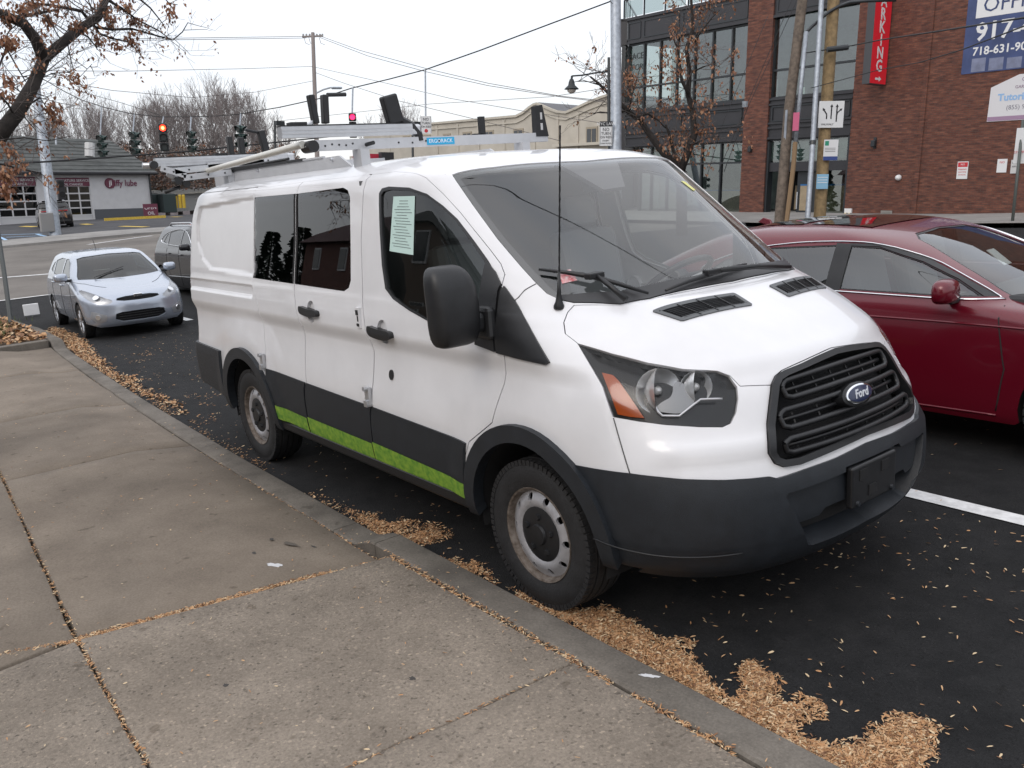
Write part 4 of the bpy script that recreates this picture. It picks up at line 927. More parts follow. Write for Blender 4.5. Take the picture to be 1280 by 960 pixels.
for X, ya, yb in ((-1.9, -.96, .84), (-4.1, -.72, .80)):
    zb = 2.19 if X > -3 else 2.165; b = 0.03
    arm = RB(MB().b2((X - .02, ya + .04, zb - b), (X + .02, yb, zb + b)), 'crossbar', M_alupaint)
    mb = MB()
    RB(MB().prism([(-.05, -.005), (.0, .03), (.05, .03), (.05, -.03), (.02, -.03)], (X + .021, ya + .02, zb), (0, 1, 0), (0, 0, 1), (1, 0, 0), .004), 'bar_end', M_alupaint)
    RB(MB().tube([(X - .05, ya + .01, zb - .005), (X + .06, ya + .01, zb - .005)], .034, 16), 'pivot', M_blackp, auto=40)
    for k in range(9 if X > -3 else 3): RB(MB().lathe([(0, .006), (.003, .006)], (X + .02, ya + .10 + .045*k*(1 if k < 5 else 2.2), zb + .004*((k*5) % 3 - 1)), (1, 0, 0), 8), 'bolt', M_blackp)
    # folded upper beam
    zu = zb + .077; y0, y1 = (ya - .16, -.26) if X > -3 else (ya - .46, -.12)
    bm = MB(); bm.b2((X - .03, y0, zu - .030), (X + .03, y1, zu + .032)); up = RB(bm, 'folding_beam', M_alu)
    for dz in (-.012, .008): RB(MB().b2((X + .030, y0 + .002, zu + dz), (X + .034, y1 - .002, zu + dz + .008)), 'beam_rib', M_alupaint, parent=up)
    RB(MB().b2((X - .032, y0 - .002, zu + .032), (X + .032, y1, zu + .039)), 'beam_pad', M_blackp, parent=up)
    RB(MB().b2((X - .025, y1, zu - .034), (X + .025, y1 + .07, zu + .03)), 'beam_cap', M_alu, bevel=.015, parent=up)
    for o_ in ('side_rail',): pass
    for y in (-.62, .62): RB(MB().b2((X - .05, y - .03, 2.02), (X + .05, y + .03, zb - b)), 'rack_foot', M_alupaint)
    # ladder hooks
    if X > -3:
        for hy, k in ((-.90, 0), (-.87, 1)):
            RB(MB().box((X, hy + .045*k, zu + .125), (.05, .035, .16), Matrix.Rotation(.08*(1 - 2*k), 3, 'X')), 'ladder_hook', M_blackp, bevel=.006)
        RB(MB().tube([(X, -.80, zu + .205), (X, -.68, zu + .207)], .012, 8), 'ladder_hook', M_blackp)
        RB(MB().tube([(X, -1.0, zu + .03), (X, -.95, zu + .035), (X, -.91, zu + .055)], .012, 6), 'hook_bracket', M_alu)
        RB(MB().b2((X - .03, -1.06, zu + .04), (X + .03, -.96, zu + .055)), 'hook_bracket', M_blackp)
        RB(MB().box((X, -.38, zu + .12), (.06, .105, .17), Matrix.Rotation(.22, 3, 'X')), 'ladder_hook', M_blackp, bevel=.012)
        RB(MB().tube([(X, -.33, zu + .06), (X, -.25, zu + .02), (X, -.205, zu - .03), (X, -.2, zu - .07)], .028, 8), 'hook_bracket', M_blackp)
    else:
        RB(MB().box((X, -.58, zu + .10), (.05, .04, .15)), 'ladder_hook', M_blackp, bevel=.006)
        RB(MB().box((X, -.49, zu + .08), (.05, .045, .17)), 'ladder_hook', M_blackp, bevel=.006)
        RB(MB().box((X, -.30, zu + .13), (.05, .055, .17), Matrix.Rotation(.15, 3, 'X')), 'ladder_hook', M_blackp, bevel=.006)
        RB(MB().tube([(X, -.33, zu + .20), (X, -.44, zu + .225)], .012, 8), 'ladder_hook', M_blackp)
        RB(MB().b2((X - .03, -.72, zu + .03), (X + .03, -.62, zu + .05)), 'hook_bracket', M_blackp)
        # links of the lowering linkage
        for (a, c_, r_, m_) in (((X, -1.27, 2.225), (X, -.60, 2.20), .024, M_alu), ((X, -1.14, 2.19), (X, -.55, 2.165), .022, M_alupaint), ((X, -1.10, 2.16), (X, -1.02, 2.10), .022, M_alupaint), ((X, -1.04, 2.09), (X, -.30, 2.17), .010, M_blackp), ((X, -1.02, 2.055), (X, -1.14, 2.02), .014, M_blackp)):
            RB(MB().tube([a, c_], r_, 8), 'linkage_arm', m_, auto=40)
        for (ya_, yb_, za_, zb_, m_) in ((-1.06, -.34, 2.172, 2.205, M_alu), (-1.16, -.98, 2.20, 2.135, M_alupaint), (-1.00, -.62, 2.118, 2.142, M_alupaint), (-.80, -.22, 2.20, 2.222, M_alupaint)):
            dv_ = Vector((0, yb_ - ya_, zb_ - za_)); RB(MB().box((X + .055, (ya_ + yb_)/2, (za_ + zb_)/2), (.012, dv_.length, .045), Matrix.Rotation(math.atan2(dv_.z, dv_.y), 3, 'X')), 'link_plate', m_)
            for q_ in (.15, .5, .85): RB(MB().lathe([(0, .007), (.004, .007)], (X + .062, ya_ + (yb_ - ya_)*q_, za_ + (zb_ - za_)*q_), (1, 0, 0), 8), 'bolt', M_blackp)
        for yy, zz in ((-1.04, 2.10), (-.98, 2.075), (-.86, 2.13), (-1.20, 2.225), (-.70, 2.17)): RB(MB().tube([(X - .03, yy, zz), (X + .05, yy, zz)], .030, 12), 'pivot', M_blackp, auto=40)
# grab handle hooks at the far end of the front bar
RB(MB().prism([(-.055, .0), (.055, .0), (.012, .21), (-.052, .20)], (-1.92, .79, 2.195), (0, 1, 0), (0, 0, 1), (1, 0, 0), .045), 'ladder_stop', M_blackp)
for z_, w_ in ((2.26, .018), (2.33, .016)): RB(MB().box((-1.874, .785, z_), (.003, w_, .045)), 'stop_slot', mat('slot_sky', (.5, .5, .5), .8))
RB(MB().box((-1.9, .29, 2.27), (.03, .038, .13)), 'ladder_stop', M_blackp)
RB(MB().box((-1.9, .25, 2.222), (.03, .07, .012)), 'ladder_stop', M_blackp)
RB(MB().tube([(-1.88, -.59, 2.185), (-1.80, -.585, 2.19)], .012, 8), 'bar_knob', M_blackp)
st_ = RB(MB().b2((-1.879, -.16, 2.168), (-1.8785, .05, 2.212)), 'maker_label', mat('cyan_label', (.02, .35, .62), .5))
text('label_text', 'ERGORACK', .034, mat('white_ink', (.75, .8, .85), .6), Vector((-1.878, -.055, 2.19)) - rack_off, (0, 1, 0), (0, 0, 1), st_, ext=.0006, sx=1.0)
RB(MB().tube([(-1.9, -.99, 2.20), (-4.1, -.80, 2.16)], .021, 12), 'torsion_tube', mat('tube_white', (.66, .65, .60), .4, .3), auto=60)
RB(MB().tube([(-3.0, -.595, 2.175), (-4.3, -.62, 2.165)], .010, 8), 'gas_strut', M_blackp, auto=60)
# ================================================================= other cars
M_gap = mat('seam_dark', (.012, .012, .012), .8)
M_cglass = glass('car_glass', (.30, .34, .33), 1.3, 1.6)
M_cglass2 = glass('car_glass_dark', (.10, .11, .11), 1.3, 1.6)
M_int = mat('cabin_dark', (.03, .03, .032), .9)
M_alloy = mat('alloy_wheel', (.45, .46, .48), .3, .8)
def car(name, label, cat, loc, rot, rows, wb, wr, tw, track, paint, side_win=(), ws=None, rw=None, heads=(), tails=(), grilles=(), fogs=(), seams=(), handles=(), chrome=None, mirror=None, lowz=.24, belt=1.0, step=.07, group=None, gm=None, arch=.37, extra=None, pillars=(), crease=()):
    S = Shell(rows, None, nu=(24, 50, 20), sub=3)
    root = thing(name, label, cat, loc, rot, group)
    cz = wr
    side = lambda pts, st=.06, sm=0: np.array([S.m2(S.side(p[0], p[2])) for p in resample([np.array((x, -1.0, z)) for x, z in (chaikin([np.array(q) for q in pts], sm) if sm else pts)], st)])
    fr = lambda pts, st=.05, sm=0: np.array([S.m2(S.front(p[0], p[1])) for p in resample(chaikin([np.array(q) for q in pts], sm) if sm else [np.array(q) for q in pts], st)])
    re = lambda pts, st=.05: np.array([S.m2(S.rear(p[0], p[1])) for p in resample([np.array(q) for q in pts], st)])
    def symf(pts):
        P = [np.array(q, float) for q in pts]; P = resample(P, .05, False)
        L = np.array([S.m2(S.front(p[0], p[1])) for p in P]); L[0, 0] = 0; L[-1, 0] = 0
        return np.concatenate([L, flip(L[1:-1][::-1])])
    def symr(pts):
        P = resample([np.array(q, float) for q in pts], .05, False); L = np.array([S.m2(S.rear(p[0], p[1])) for p in P]); e = S.m2(np.array([3.0, 1.0]))[0]
        L[0, 0] = e; L[-1, 0] = e
        return L
    ar = lambda cx, a0, a1: [(cx + arch*math.cos(math.radians(a0 + (a1 - a0)*i/16)), cz + arch*math.sin(math.radians(a0 + (a1 - a0)*i/16))) for i in range(17)]
    lowpts = [(.5*0 + arch*1.05, lowz)] + ar(0, -12, 192) + [(-arch*1.06, lowz), (-wb + arch*1.06, lowz)] + ar(-wb, -12, 192) + [(-wb - arch*1.06, lowz)]
    Ls = np.array([S.m2(S.near((x, -.95, z))) for x, z in lowpts])
    vf = S.near((rows[0][1], 0, lowz))[1]
    f0 = [S.m2(np.array([u, vf])) for u in (0, .2, .4, .55)]; r0 = [S.m2(np.array([u, vf])) for u in (2.4, 2.7, 3.0)]
    n = S.n - 1.0; top = [S.m2(np.array([u, n])) for u in np.linspace(3, 0, 40)]
    low = np.concatenate([f0, Ls, r0, top]); full = np.concatenate([low, flip(low[1:-1][::-1])]); full = np.array([p for i, p in enumerate(full) if np.linalg.norm(p - full[i-1]) > 1e-6])
    holes = []; W_ = []
    for w in side_win:
        L = side(w); W_.append(L); holes += [L, flip(L)]
    Lw = symf(ws) if ws else None
    if ws: holes.append(Lw)
    rws = []
    if rw: L = symr(rw); rws = [L, flip(L)]; holes += rws
    H_ = [fr(h, sm=1) for h in heads]; T_ = [np.array([S.m2(S.near(p)) for p in resample([np.array(q) for q in t], .05)]) for t in tails]
    for L in H_ + T_: holes += [L, flip(L)]
    Gs = [symf(g) for g in grilles]; holes += Gs
    body = panel('body', S, full, holes, paint, root, rim=.03, rims=[np.concatenate([h, h[:1]]) for h in holes], step=step)
    mesh('roof_skin', [S.pt(np.array([u]), np.array([n]))[0][0] for u in np.linspace(-3, 3, 41)[:-1]], [tuple(range(40))], paint, body)
    for L in W_:
        for f in (L, flip(L)[::-1]):
            panel('window', S, f, [], gm or M_cglass, root, off=-.006, rim=0, step=.15)
            panel('window_frame', S, f, [inset(f, .022)], M_blackp, root, off=-.003, rim=0)
    if ws: panel('windshield', S, Lw, [], gm or M_cglass, root, off=-.006, rim=0, step=.12); panel('windshield_seal', S, Lw, [inset(Lw, .022)], M_blackp, root, off=-.004, rim=0)
    for L in rws: panel('rear_window', S, L, [], gm or M_cglass, root, off=-.006, rim=0, step=.12)
    for L in H_:
        for f in (L, flip(L)[::-1]):
            h = panel('headlight', S, f, [], mat('lamp_silver', (.42, .43, .45), .25, .5), root, off=lambda uv, f=f: -.01 - .04*sst(0, .05, pdist(S.m2(uv), f)), rim=0, step=.03)
            panel('lens', S, f, [], M_lens, h, off=-.002, rim=0, step=.06)
            c = f.mean(0); uv = S.m2i(np.array([c])); P, N = S.pt(uv[:, 0], uv[:, 1], -.03); MB().lathe([(-.01, .02), (0, .05), (.012, .058)], P[0], N[0], 14).build('reflector', M_chrome, h, auto=50)
    for L in T_:
        for f in (L, flip(L)[::-1]): panel('taillight', S, f, [], M_red, root, off=.002, rim=.01, step=.04)
    for L in Gs:
        g = panel('grille', S, L, [], M_dark, root, off=-.035, rim=0, step=.08)
        lo, hi = L[:, 1].min(), L[:, 1].max()
        for k in range(1, 4):
            zz = lo + (hi - lo)*k/4; w_ = [p for p in L if abs(p[1] - zz) < (hi - lo)*.3]; mx = max(p[0] for p in w_)*.9
            skin_tube('grille_slat', S, np.array([(t, zz) for t in np.linspace(-mx, mx, 9)]), .006, M_blackp, g, off=-.02, n=4)
    for L in fogs:
        L = fr(L)
        for f in (L, flip(L)[::-1]):
            fg = panel('fog_lamp_recess', S, f, [], mat('fog_silver', (.35, .36, .38), .35, .5), root, off=.003, rim=.01, step=.04)
            c = f.mean(0); uv = S.m2i(np.array([c])); P, N = S.pt(uv[:, 0], uv[:, 1], .006); MB().lathe([(-.01, .05), (.004, .045)], P[0], N[0], 12).build('fog_lamp', M_chrome, fg)
    for sm in seams:
        L = np.array([S.m2(S.side(p[0], p[2])) for p in resample([np.array((x, -1., z)) for x, z in sm], .06, False)])
        for f in (L, flip(L)): skin_tube('door_seam', S, f, .0045, M_gap, body, off=.0, n=5)
    for hx, hz in handles:
        for s in (-1, 1):
            uv = S.side(hx, hz); P, N = S.pt(np.array([uv[0]*(-s)]), np.array([uv[1]]), .02); MB().box(P[0], (.19, .03, .028)).build('door_handle', paint, root, bevel=.01)
    if chrome:
        for pts in chrome:
            L = np.array([S.m2(S.side(p[0], p[2])) for p in resample(chaikin([np.array((x, -1., z)) for x, z in pts], 2, False), .06, False)])
            for f in (L, flip(L)): skin_tube('chrome_trim', S, f, .011, M_chrome, root, off=.002, n=8, flat=.5)
    for pts in pillars:
        L = side(pts)
        for f in (L, flip(L)[::-1]): panel('pillar_trim', S, f, [], M_blackp, root, off=.002, rim=.004)
    for pts in crease:
        L = np.array([S.m2(S.side(p[0], p[2])) for p in resample(chaikin([np.array((x, -1., z)) for x, z in pts], 2, False), .06, False)])
        for f in (L, flip(L)): skin_tube('door_crease', S, f, .016, paint, body, off=-.006, n=8, flat=.5)
    w0 = pchip(S.R[:, 4], S.n*.4)
    if mirror:
        mx, mz = mirror
        for s in (-1, 1):
            y = abs(S.pt(*[np.array([q]) for q in S.side(mx, mz)])[0][0][1]); V = []; F = []
            for i in range(9):
                ph = -PI/2 + PI*i/8
                for j in range(12):
                    th = 2*PI*j/12; f_ = lambda a, e: math.copysign(abs(a)**e, a)
                    x = .075*f_(math.cos(ph), .6)*f_(math.cos(th), .7); V.append((mx + (x if x > 0 else x*.5), s*(y + .145 + .115*f_(math.cos(ph), .5)*f_(math.sin(th), .6)), mz + .085 + .075*f_(math.sin(ph), .7)))
            for i in range(8):
                for j in range(12): F.append((i*12 + j, i*12 + (j+1) % 12, (i+1)*12 + (j+1) % 12, (i+1)*12 + j))
            m_ = mesh('door_mirror', V, F, paint, root, True); MB().box((mx, s*(y + .03), mz + .02), (.06, .12, .05)).build('mirror_stalk', M_blackp, m_, bevel=.01)
    # cabin, underside, wheels
    bx = rows[0][1]; MB().b2((-wb - .5, -w0*.82, .22), (.35, w0*.82, .30)).build('underbody', M_dark, root)
    for cx in (0, -wb):
        for s in (-1, 1):
            nn = 14; Vv = []; Ff = []
            for i in range(nn + 1):
                a = math.radians(-12 + 204*i/nn); x, z = cx + (arch + .01)*math.cos(a), cz + (arch + .01)*math.sin(a); Vv += [(x, s*w0*.97, z), (x, s*w0*.55, z)]
            for i in range(nn): Ff.append((2*i, 2*i+1, 2*i+3, 2*i+2))
            Vv.append((cx, s*w0*.55, cz)); Ff += [(2*i+1, 2*nn+2, 2*i+3) for i in range(nn)]
            mesh('wheel_well', Vv, Ff, M_dark, root, True)
            w = link(bpy.data.objects.new('wheel', None), root); w.location = (cx, s*(track/2), wr)
            M = Matrix.Rotation(PI/2 if s < 0 else -PI/2, 4, 'X'); tyre(wr + .004, tw, wr*.68, w, M, blocks=0 if loc[0] < -20 else 40)
            Ax = M.to_3x3() @ Vector((0, 0, 1)); r_ = wr*.68
            mb = MB(); mb.lathe([(tw*.46, r_ + .004), (tw*.44, r_ - .012), (tw*.2, r_ - .03), (-tw*.3, r_ - .03)], (0, 0, 0), Ax, 32, cap=False)
            for k in range(10):
                a = 2*PI*k/10; d = M.to_3x3() @ Vector((math.cos(a), math.sin(a), 0)); mb.tube([Ax*tw*.36, Ax*tw*.40 + d*r_*.5, Ax*tw*.38 + d*(r_ - .015)], [.022, .014, .016], 6)
            mb.lathe([(tw*.2, .055), (tw*.43, .05), (tw*.45, .02)], (0, 0, 0), Ax, 16); mb.build('rim', M_alloy, w, auto=40)
            MB().lathe([(tw*.12, r_ - .04), (tw*.14, r_ - .05)], (0, 0, 0), Ax, 20).build('brake_disc', M_dark, w)
    MB().b2((-wb + .1, -w0*.75, .3), (-.25, w0*.75, .62)).build('cabin_floor', M_int, root)
    for sy in (-.36, .36):
        for sx in (-wb*.5, -wb*.5 - .85):
            st = MB().box((sx, sy, .72), (.5, .48, .2)).build('seat', M_seat, root, bevel=.05); MB().box((sx - .28, sy, 1.0), (.14, .46, .55), Matrix.Rotation(-.25, 3, 'Y')).build('backrest', M_seat, st, bevel=.05)
            MB().box((sx - .37, sy, belt + .33), (.08, .24, .15)).build('headrest', M_seat, st, bevel=.03)
    MB().box((-.62, 0, belt - .06), (.55, w0*1.6, .14)).build('dashboard', M_int, root, bevel=.05)
    if extra: extra(root, S)
    return root
# --- compact hatchback facing the camera behind the van
def hatch_rows(L=0.0, h=1.0, w=1.0, f=0.0, r=0.0):
    R = [(.18, .70, .45, 2.6, .78, -3.15, .3, 3), (.28, .79, .52, 2.4, .82, -3.25, .35, 3), (.42, .83, .58, 2.3, .845, -3.32, .4, 3), (.55, .83, .62, 2.2, .85, -3.34, .4, 3), (.66, .80, .66, 2.2, .85, -3.33, .4, 3), (.74, .72, .72, 2.3, .848, -3.31, .4, 3),
         (.81, .52, .85, 2.6, .845, -3.28, .4, 3), (.88, .26, .85, 2.8, .838, -3.25, .4, 3), (.94, .0, .75, 3, .825, -3.22, .4, 3), (.98, -.17, .60, 3, .81, -3.20, .38, 3), (1.04, -.28, .5, 2.9, .79, -3.17, .36, 3), (1.15, -.48, .42, 2.8, .745, -3.10, .34, 3), (1.27, -.71, .38, 2.8, .69, -3.0, .32, 3), (1.36, -.92, .35, 2.8, .64, -2.9, .3, 3), (1.41, -1.12, .33, 2.8, .57, -2.78, .3, 3), (1.44, -1.4, .33, 2.6, .44, -2.6, .3, 2.8), (1.45, -1.75, .25, 2.5, .22, -2.35, .25, 2.5)]
    return [(z*h, a + f*(z < .95), b, c, d*w, e - L, g_, k) for z, a, b, c, d, e, g_, k in R]
def sc(pts, h): return [(a, b*h) for a, b in pts]
M_blue = mat('ice_blue_paint', (.40, .44, .51), .25, .55, coat=.8)
WS_ = [(0, 1.385), (.45, 1.365), (.56, 1.34), (.62, 1.20), (.69, 1.06), (.70, 1.0), (.45, .985), (0, .975)]
SW_ = [[(-.62, 1.03), (-1.38, 1.02), (-1.38, 1.34), (-1.15, 1.345), (-.95, 1.27)], [(-1.46, 1.02), (-2.25, 1.05), (-2.30, 1.30), (-1.85, 1.35), (-1.46, 1.345)], [(-2.36, 1.07), (-2.62, 1.12), (-2.50, 1.24), (-2.37, 1.28)]]
HD_ = [(.42, .66), (.60, .78), (.78, .86), (.80, .80), (.72, .68), (.55, .60)]
def plateless(root, S):
    uv = S.front(0, .70); P, N = S.pt(np.array([uv[0]]), np.array([uv[1]]), .01); MB().box(P[0], (.02, .14, .06)).build('badge', M_chrome, root, bevel=.02)
    MB().tube([(-1.0, -.30, 1.10), (-.6, -.1, 1.12)], .008, 4).build('dash_paper', mat('white_paper', (.8, .82, .82), .7), root)
    a = S.pt(*[np.array([q]) for q in S.near((-.25, -.45, 1.0))], .02)[0][0]; b = S.pt(*[np.array([q]) for q in S.near((-.45, .1, 1.12))], .02)[0][0]
    MB().tube([a, b], .008, 4).build('wiper', M_blackp, root)
    MB().tube([(-.0 - 2.0, 0, 1.44), (-2.15, 0, 1.62)], .006, 5).build('antenna', M_blackp, root)
compact = car('parked_car', 'ice-blue compact hatchback parked at the kerb behind the white van', 'car', (-11.95, .36, 0), math.radians(-1.5), hatch_rows(), 2.57, .30, .19, 1.50, M_blue, SW_, WS_, None,
    heads=[[(.40, .655), (.50, .70), (.66, .80), (.78, .86), (.80, .78), (.74, .67), (.60, .605), (.46, .60)]], grilles=[[(0, .715), (.20, .710), (.34, .690), (.36, .655), (.24, .635), (0, .63)], [(0, .455), (.30, .45), (.40, .43), (.42, .33), (.30, .28), (0, .275)]],
    fogs=[[(.54, .42), (.74, .50), (.77, .40), (.70, .30), (.56, .31)]], seams=[[(-.52, .30), (-.50, .6), (-.55, .95)], [(-1.42, .28), (-1.42, 1.0)], [(-2.1, .3), (-2.30, .7), (-2.28, 1.0)], [(.3, .86), (-.1, .93), (-.5, .97)]], handles=[(-1.25, .88), (-2.1, .90)], mirror=(-.55, .97), belt=1.0, step=.05, arch=.345, extra=plateless)
compact.scale = (.89, .89, .89)
M_char = mat('charcoal_paint', (.018, .018, .021), .25, .3, coat=.5)
suv_rows = hatch_rows(L=.25, h=1.17, w=1.10, f=.04)
def suv_extra(root, S):
    for s in (-1, 1): MB().tube([(-.95, s*.60, 1.64), (-1.3, s*.60, 1.72), (-2.6, s*.60, 1.72), (-2.85, s*.58, 1.66)], .018, 6).build('roof_rail', M_alu, root, True)
suv = car('parked_suv', 'dark grey sport utility vehicle with chrome window line waiting behind the blue hatchback', 'suv', (-14.3, 3.25, 0), 0, suv_rows, 2.82, .36, .23, 1.62, M_char, [sc(w, 1.17) for w in SW_], sc(WS_, 1.17), None,
    heads=[sc(HD_, 1.15)], grilles=[[(0, .88), (.35, .86), (.42, .70), (0, .62)]], tails=[[(-3.3, -.93, 1.15), (-3.52, -.78, 1.15), (-3.52, -.80, .98), (-3.3, -.95, .98)]], seams=[[(-.52, .35), (-.50, .7), (-.55, 1.1)], [(-1.42, .33), (-1.42, 1.17)], [(-2.1, .4), (-2.30, .8), (-2.28, 1.17)]], handles=[(-1.25, 1.03), (-2.1, 1.05)],
    chrome=[[(-.60, 1.19), (-2.7, 1.27), (-2.85, 1.36), (-2.5, 1.53), (-1.6, 1.60), (-1.05, 1.52), (-.58, 1.20)], [(-.5, .55), (-2.3, .52)]], mirror=(-.58, 1.14), belt=1.16, step=.09, arch=.41, extra=suv_extra)
suv.scale = (.95, .95, .91)
# --- red saloon overtaking on the far side of the van
M_red_paint = mat('dark_red_paint', (.115, .003, .012), .25, .15, coat=.45)
red_rows = [(.20, .80, .5, 2.6, .90, -3.75, .3, 3), (.32, .93, .6, 2.4, .945, -3.9, .35, 3), (.46, .98, .65, 2.4, .958, -3.98, .4, 3), (.60, .98, .7, 2.4, .965, -4.0, .4, 3), (.72, .95, .8, 2.4, .968, -4.0, .4, 3), (.82, .88, .9, 2.5, .965, -3.98, .4, 3), (.88, .70, 1.0, 2.7, .96, -3.96, .4, 3), (.94, .35, 1.0, 2.9, .95, -3.94, .4, 3), (.985, -.05, .8, 3, .935, -3.92, .4, 3),
            (1.02, -.36, .62, 3, .918, -3.88, .4, 3), (1.06, -.48, .55, 2.9, .90, -3.8, .4, 3), (1.14, -.66, .48, 2.8, .865, -3.62, .4, 3), (1.25, -.92, .44, 2.8, .81, -3.38, .4, 3), (1.36, -1.18, .4, 2.8, .755, -3.12, .4, 3), (1.42, -1.36, .38, 2.8, .70, -2.95, .4, 3), (1.465, -1.58, .35, 2.8, .60, -2.75, .4, 2.8), (1.49, -1.85, .3, 2.6, .42, -2.55, .3, 2.6), (1.498, -2.05, .2, 2.4, .2, -2.4, .15, 2.4)]
def red_extra(root, S):
    n_ = [(0, 1.4), (-.0, 1.4)]
    L = np.array([S.m2(S.top(x, -abs(y))) * np.array([1 if y <= 0 else -1, 1]) for x, y in [(-1.75, .0), (-1.72, -.42), (-2.45, -.42), (-2.48, 0), (-2.45, .42), (-1.72, .42)]])
    for nm, x0, x1 in (('sunroof', -1.62, -2.12), ('rear_sunroof', -2.2, -2.62)):
        V = []; n = 8
        for i in range(n + 1):
            for j in range(n + 1):
                x = x0 + (x1 - x0)*i/n; y = -.46 + .92*j/n; uv = S.top(x, y); P, N = S.pt(np.array([uv[0]]), np.array([uv[1]]), .006); V.append(P[0])
        mesh(nm, V, [(i*(n+1) + j, i*(n+1) + j+1, (i+1)*(n+1) + j+1, (i+1)*(n+1) + j) for i in range(n) for j in range(n)], mat('sunroof_glass', (.012, .012, .014), .06, coat=1), root, True)
    MB().box((-2.86, 0, 1.43), (.16, .03, .05), Matrix.Rotation(.25, 3, 'Y'), taper=.5).build('roof_fin_antenna', M_red_paint, root, bevel=.01)
    uv = S.near((-.85, .1, 1.22)); P, N = S.pt(np.array([uv[0]]), np.array([uv[1]]), -.02); MB().box(Vector(P[0]) + Vector((-.06, -.1, 0)), (.006, .11, .16), Matrix.Rotation(-.9, 3, 'Y')).build('permit_paper', mat('white_paper', (.8, .82, .82), .7), root)
_h = .965
red = car('red_sedan', 'dark red sedan with chrome window line driving past the far side of the white van', 'car', (1.08, 3.18, -.02), 0, [(r[0]*_h,) + tuple(r[1:]) for r in red_rows], 2.87, .345, .235, 1.66, M_red_paint,
    [sc([(-.66, 1.05), (-1.62, 1.06), (-1.62, 1.36), (-1.40, 1.352), (-1.10, 1.255), (-.85, 1.15)], _h), sc([(-1.70, 1.06), (-2.55, 1.085), (-2.80, 1.15), (-2.66, 1.24), (-2.3, 1.335), (-1.70, 1.365)], _h)],
    sc([(0, 1.425), (.36, 1.412), (.46, 1.38), (.58, 1.22), (.68, 1.075), (.70, 1.04), (.5, 1.033), (0, 1.03)], _h), None,
    heads=[sc([(.55, .66), (.75, .80), (.88, .84), (.88, .72), (.70, .62)], _h)], grilles=[[(0, .72), (.42, .70), (.42, .5), (0, .48)]], tails=[],
    seams=[[(-.50, .33), (-.46, .6), (-.52, .97)], [(-1.66, .30), (-1.66, .8), (-1.665, 1.0)], [(-2.45, .35), (-2.75, .75), (-2.7, 1.0)]], handles=[(-1.48, .87), (-2.55, .89)],
    chrome=[sc([(-.56, 1.035), (-1.2, 1.042), (-1.9, 1.05), (-2.6, 1.072)], _h), sc([(-2.6, 1.072), (-2.88, 1.13), (-2.84, 1.20), (-2.5, 1.315), (-2.1, 1.372), (-1.7, 1.388), (-1.42, 1.375), (-1.10, 1.28), (-.84, 1.165), (-.58, 1.04)], _h)], mirror=(-.80, .985), belt=1.0, step=.05, arch=.375, gm=glass('clear_car_glass', (.62, .66, .65), 2.2, 1.6), pillars=[sc([(-1.60, 1.05), (-1.72, 1.05), (-1.72, 1.375), (-1.60, 1.37)], _h), sc([(-.66, 1.05), (-.60, 1.048), (-.84, 1.16), (-1.10, 1.275), (-1.40, 1.37), (-1.62, 1.375), (-1.62, 1.36), (-1.40, 1.352), (-1.10, 1.255), (-.85, 1.15)], _h)], crease=[[(.3, .84), (-.6, .865), (-1.8, .86), (-3.2, .88)], [(-.5, .30), (-1.5, .285), (-2.4, .30)]], extra=red_extra)
# raised crease and sill trim on the doors, window visor
for s in (-1,):
    vis = [(-.72, 1.17), (-1.05, 1.305), (-1.36, 1.385)]
# --- dark crossover nosed in at the oil-change shop
audi_p = und((80, 296), 52); az = zg(audi_p.x, audi_p.y)
M_wine = mat('dark_grey_paint', (.03, .028, .03), .25, .4, coat=.8)
def lot_extra(root, S):
    L = [S.m2(S.rear(y, z)) for y, z in ((.05, 1.03), (.62, 1.06), (.60, .93), (.05, .93))]
    for s in (-1, 1): MB().b2((-3.56, s*.02, 1.0), (-3.50, s*.72, 1.05)).build('taillight', mat('tail_glow_red', (.45, .02, .03), .4), root)
    MB().b2((-3.57, -.27, .76), (-3.54, .27, .88)).build('licence_plate', mat('plate_white', (.55, .52, .45), .6), root)
    MB().box((-2.98, 0, 1.67), (.34, 1.10, .035)).build('spoiler', mat('silver_edge', (.5, .5, .52), .3, .5), root, bevel=.01)
    MB().b2((-3.58, -.8, .38), (-3.50, .8, .50)).build('rear_bumper', M_blackp, root)
lot = car('lot_suv', 'dark crossover with red tail lamps parked nose-in at the white oil-change shop', 'suv', (audi_p.x - 3.3, audi_p.y + .2, az + .02), math.radians(172), suv_rows, 2.82, .36, .23, 1.62, M_wine, [sc(w, 1.17) for w in SW_], sc(WS_, 1.17), sc([(.05, 1.37), (.52, 1.36), (.66, 1.12), (.05, 1.11)], 1.10),
    heads=[sc(HD_, 1.15)], grilles=[[(0, .88), (.35, .86), (.42, .70), (0, .62)]], tails=[], belt=1.16, step=.12, arch=.41, gm=M_cglass2, extra=lot_extra)
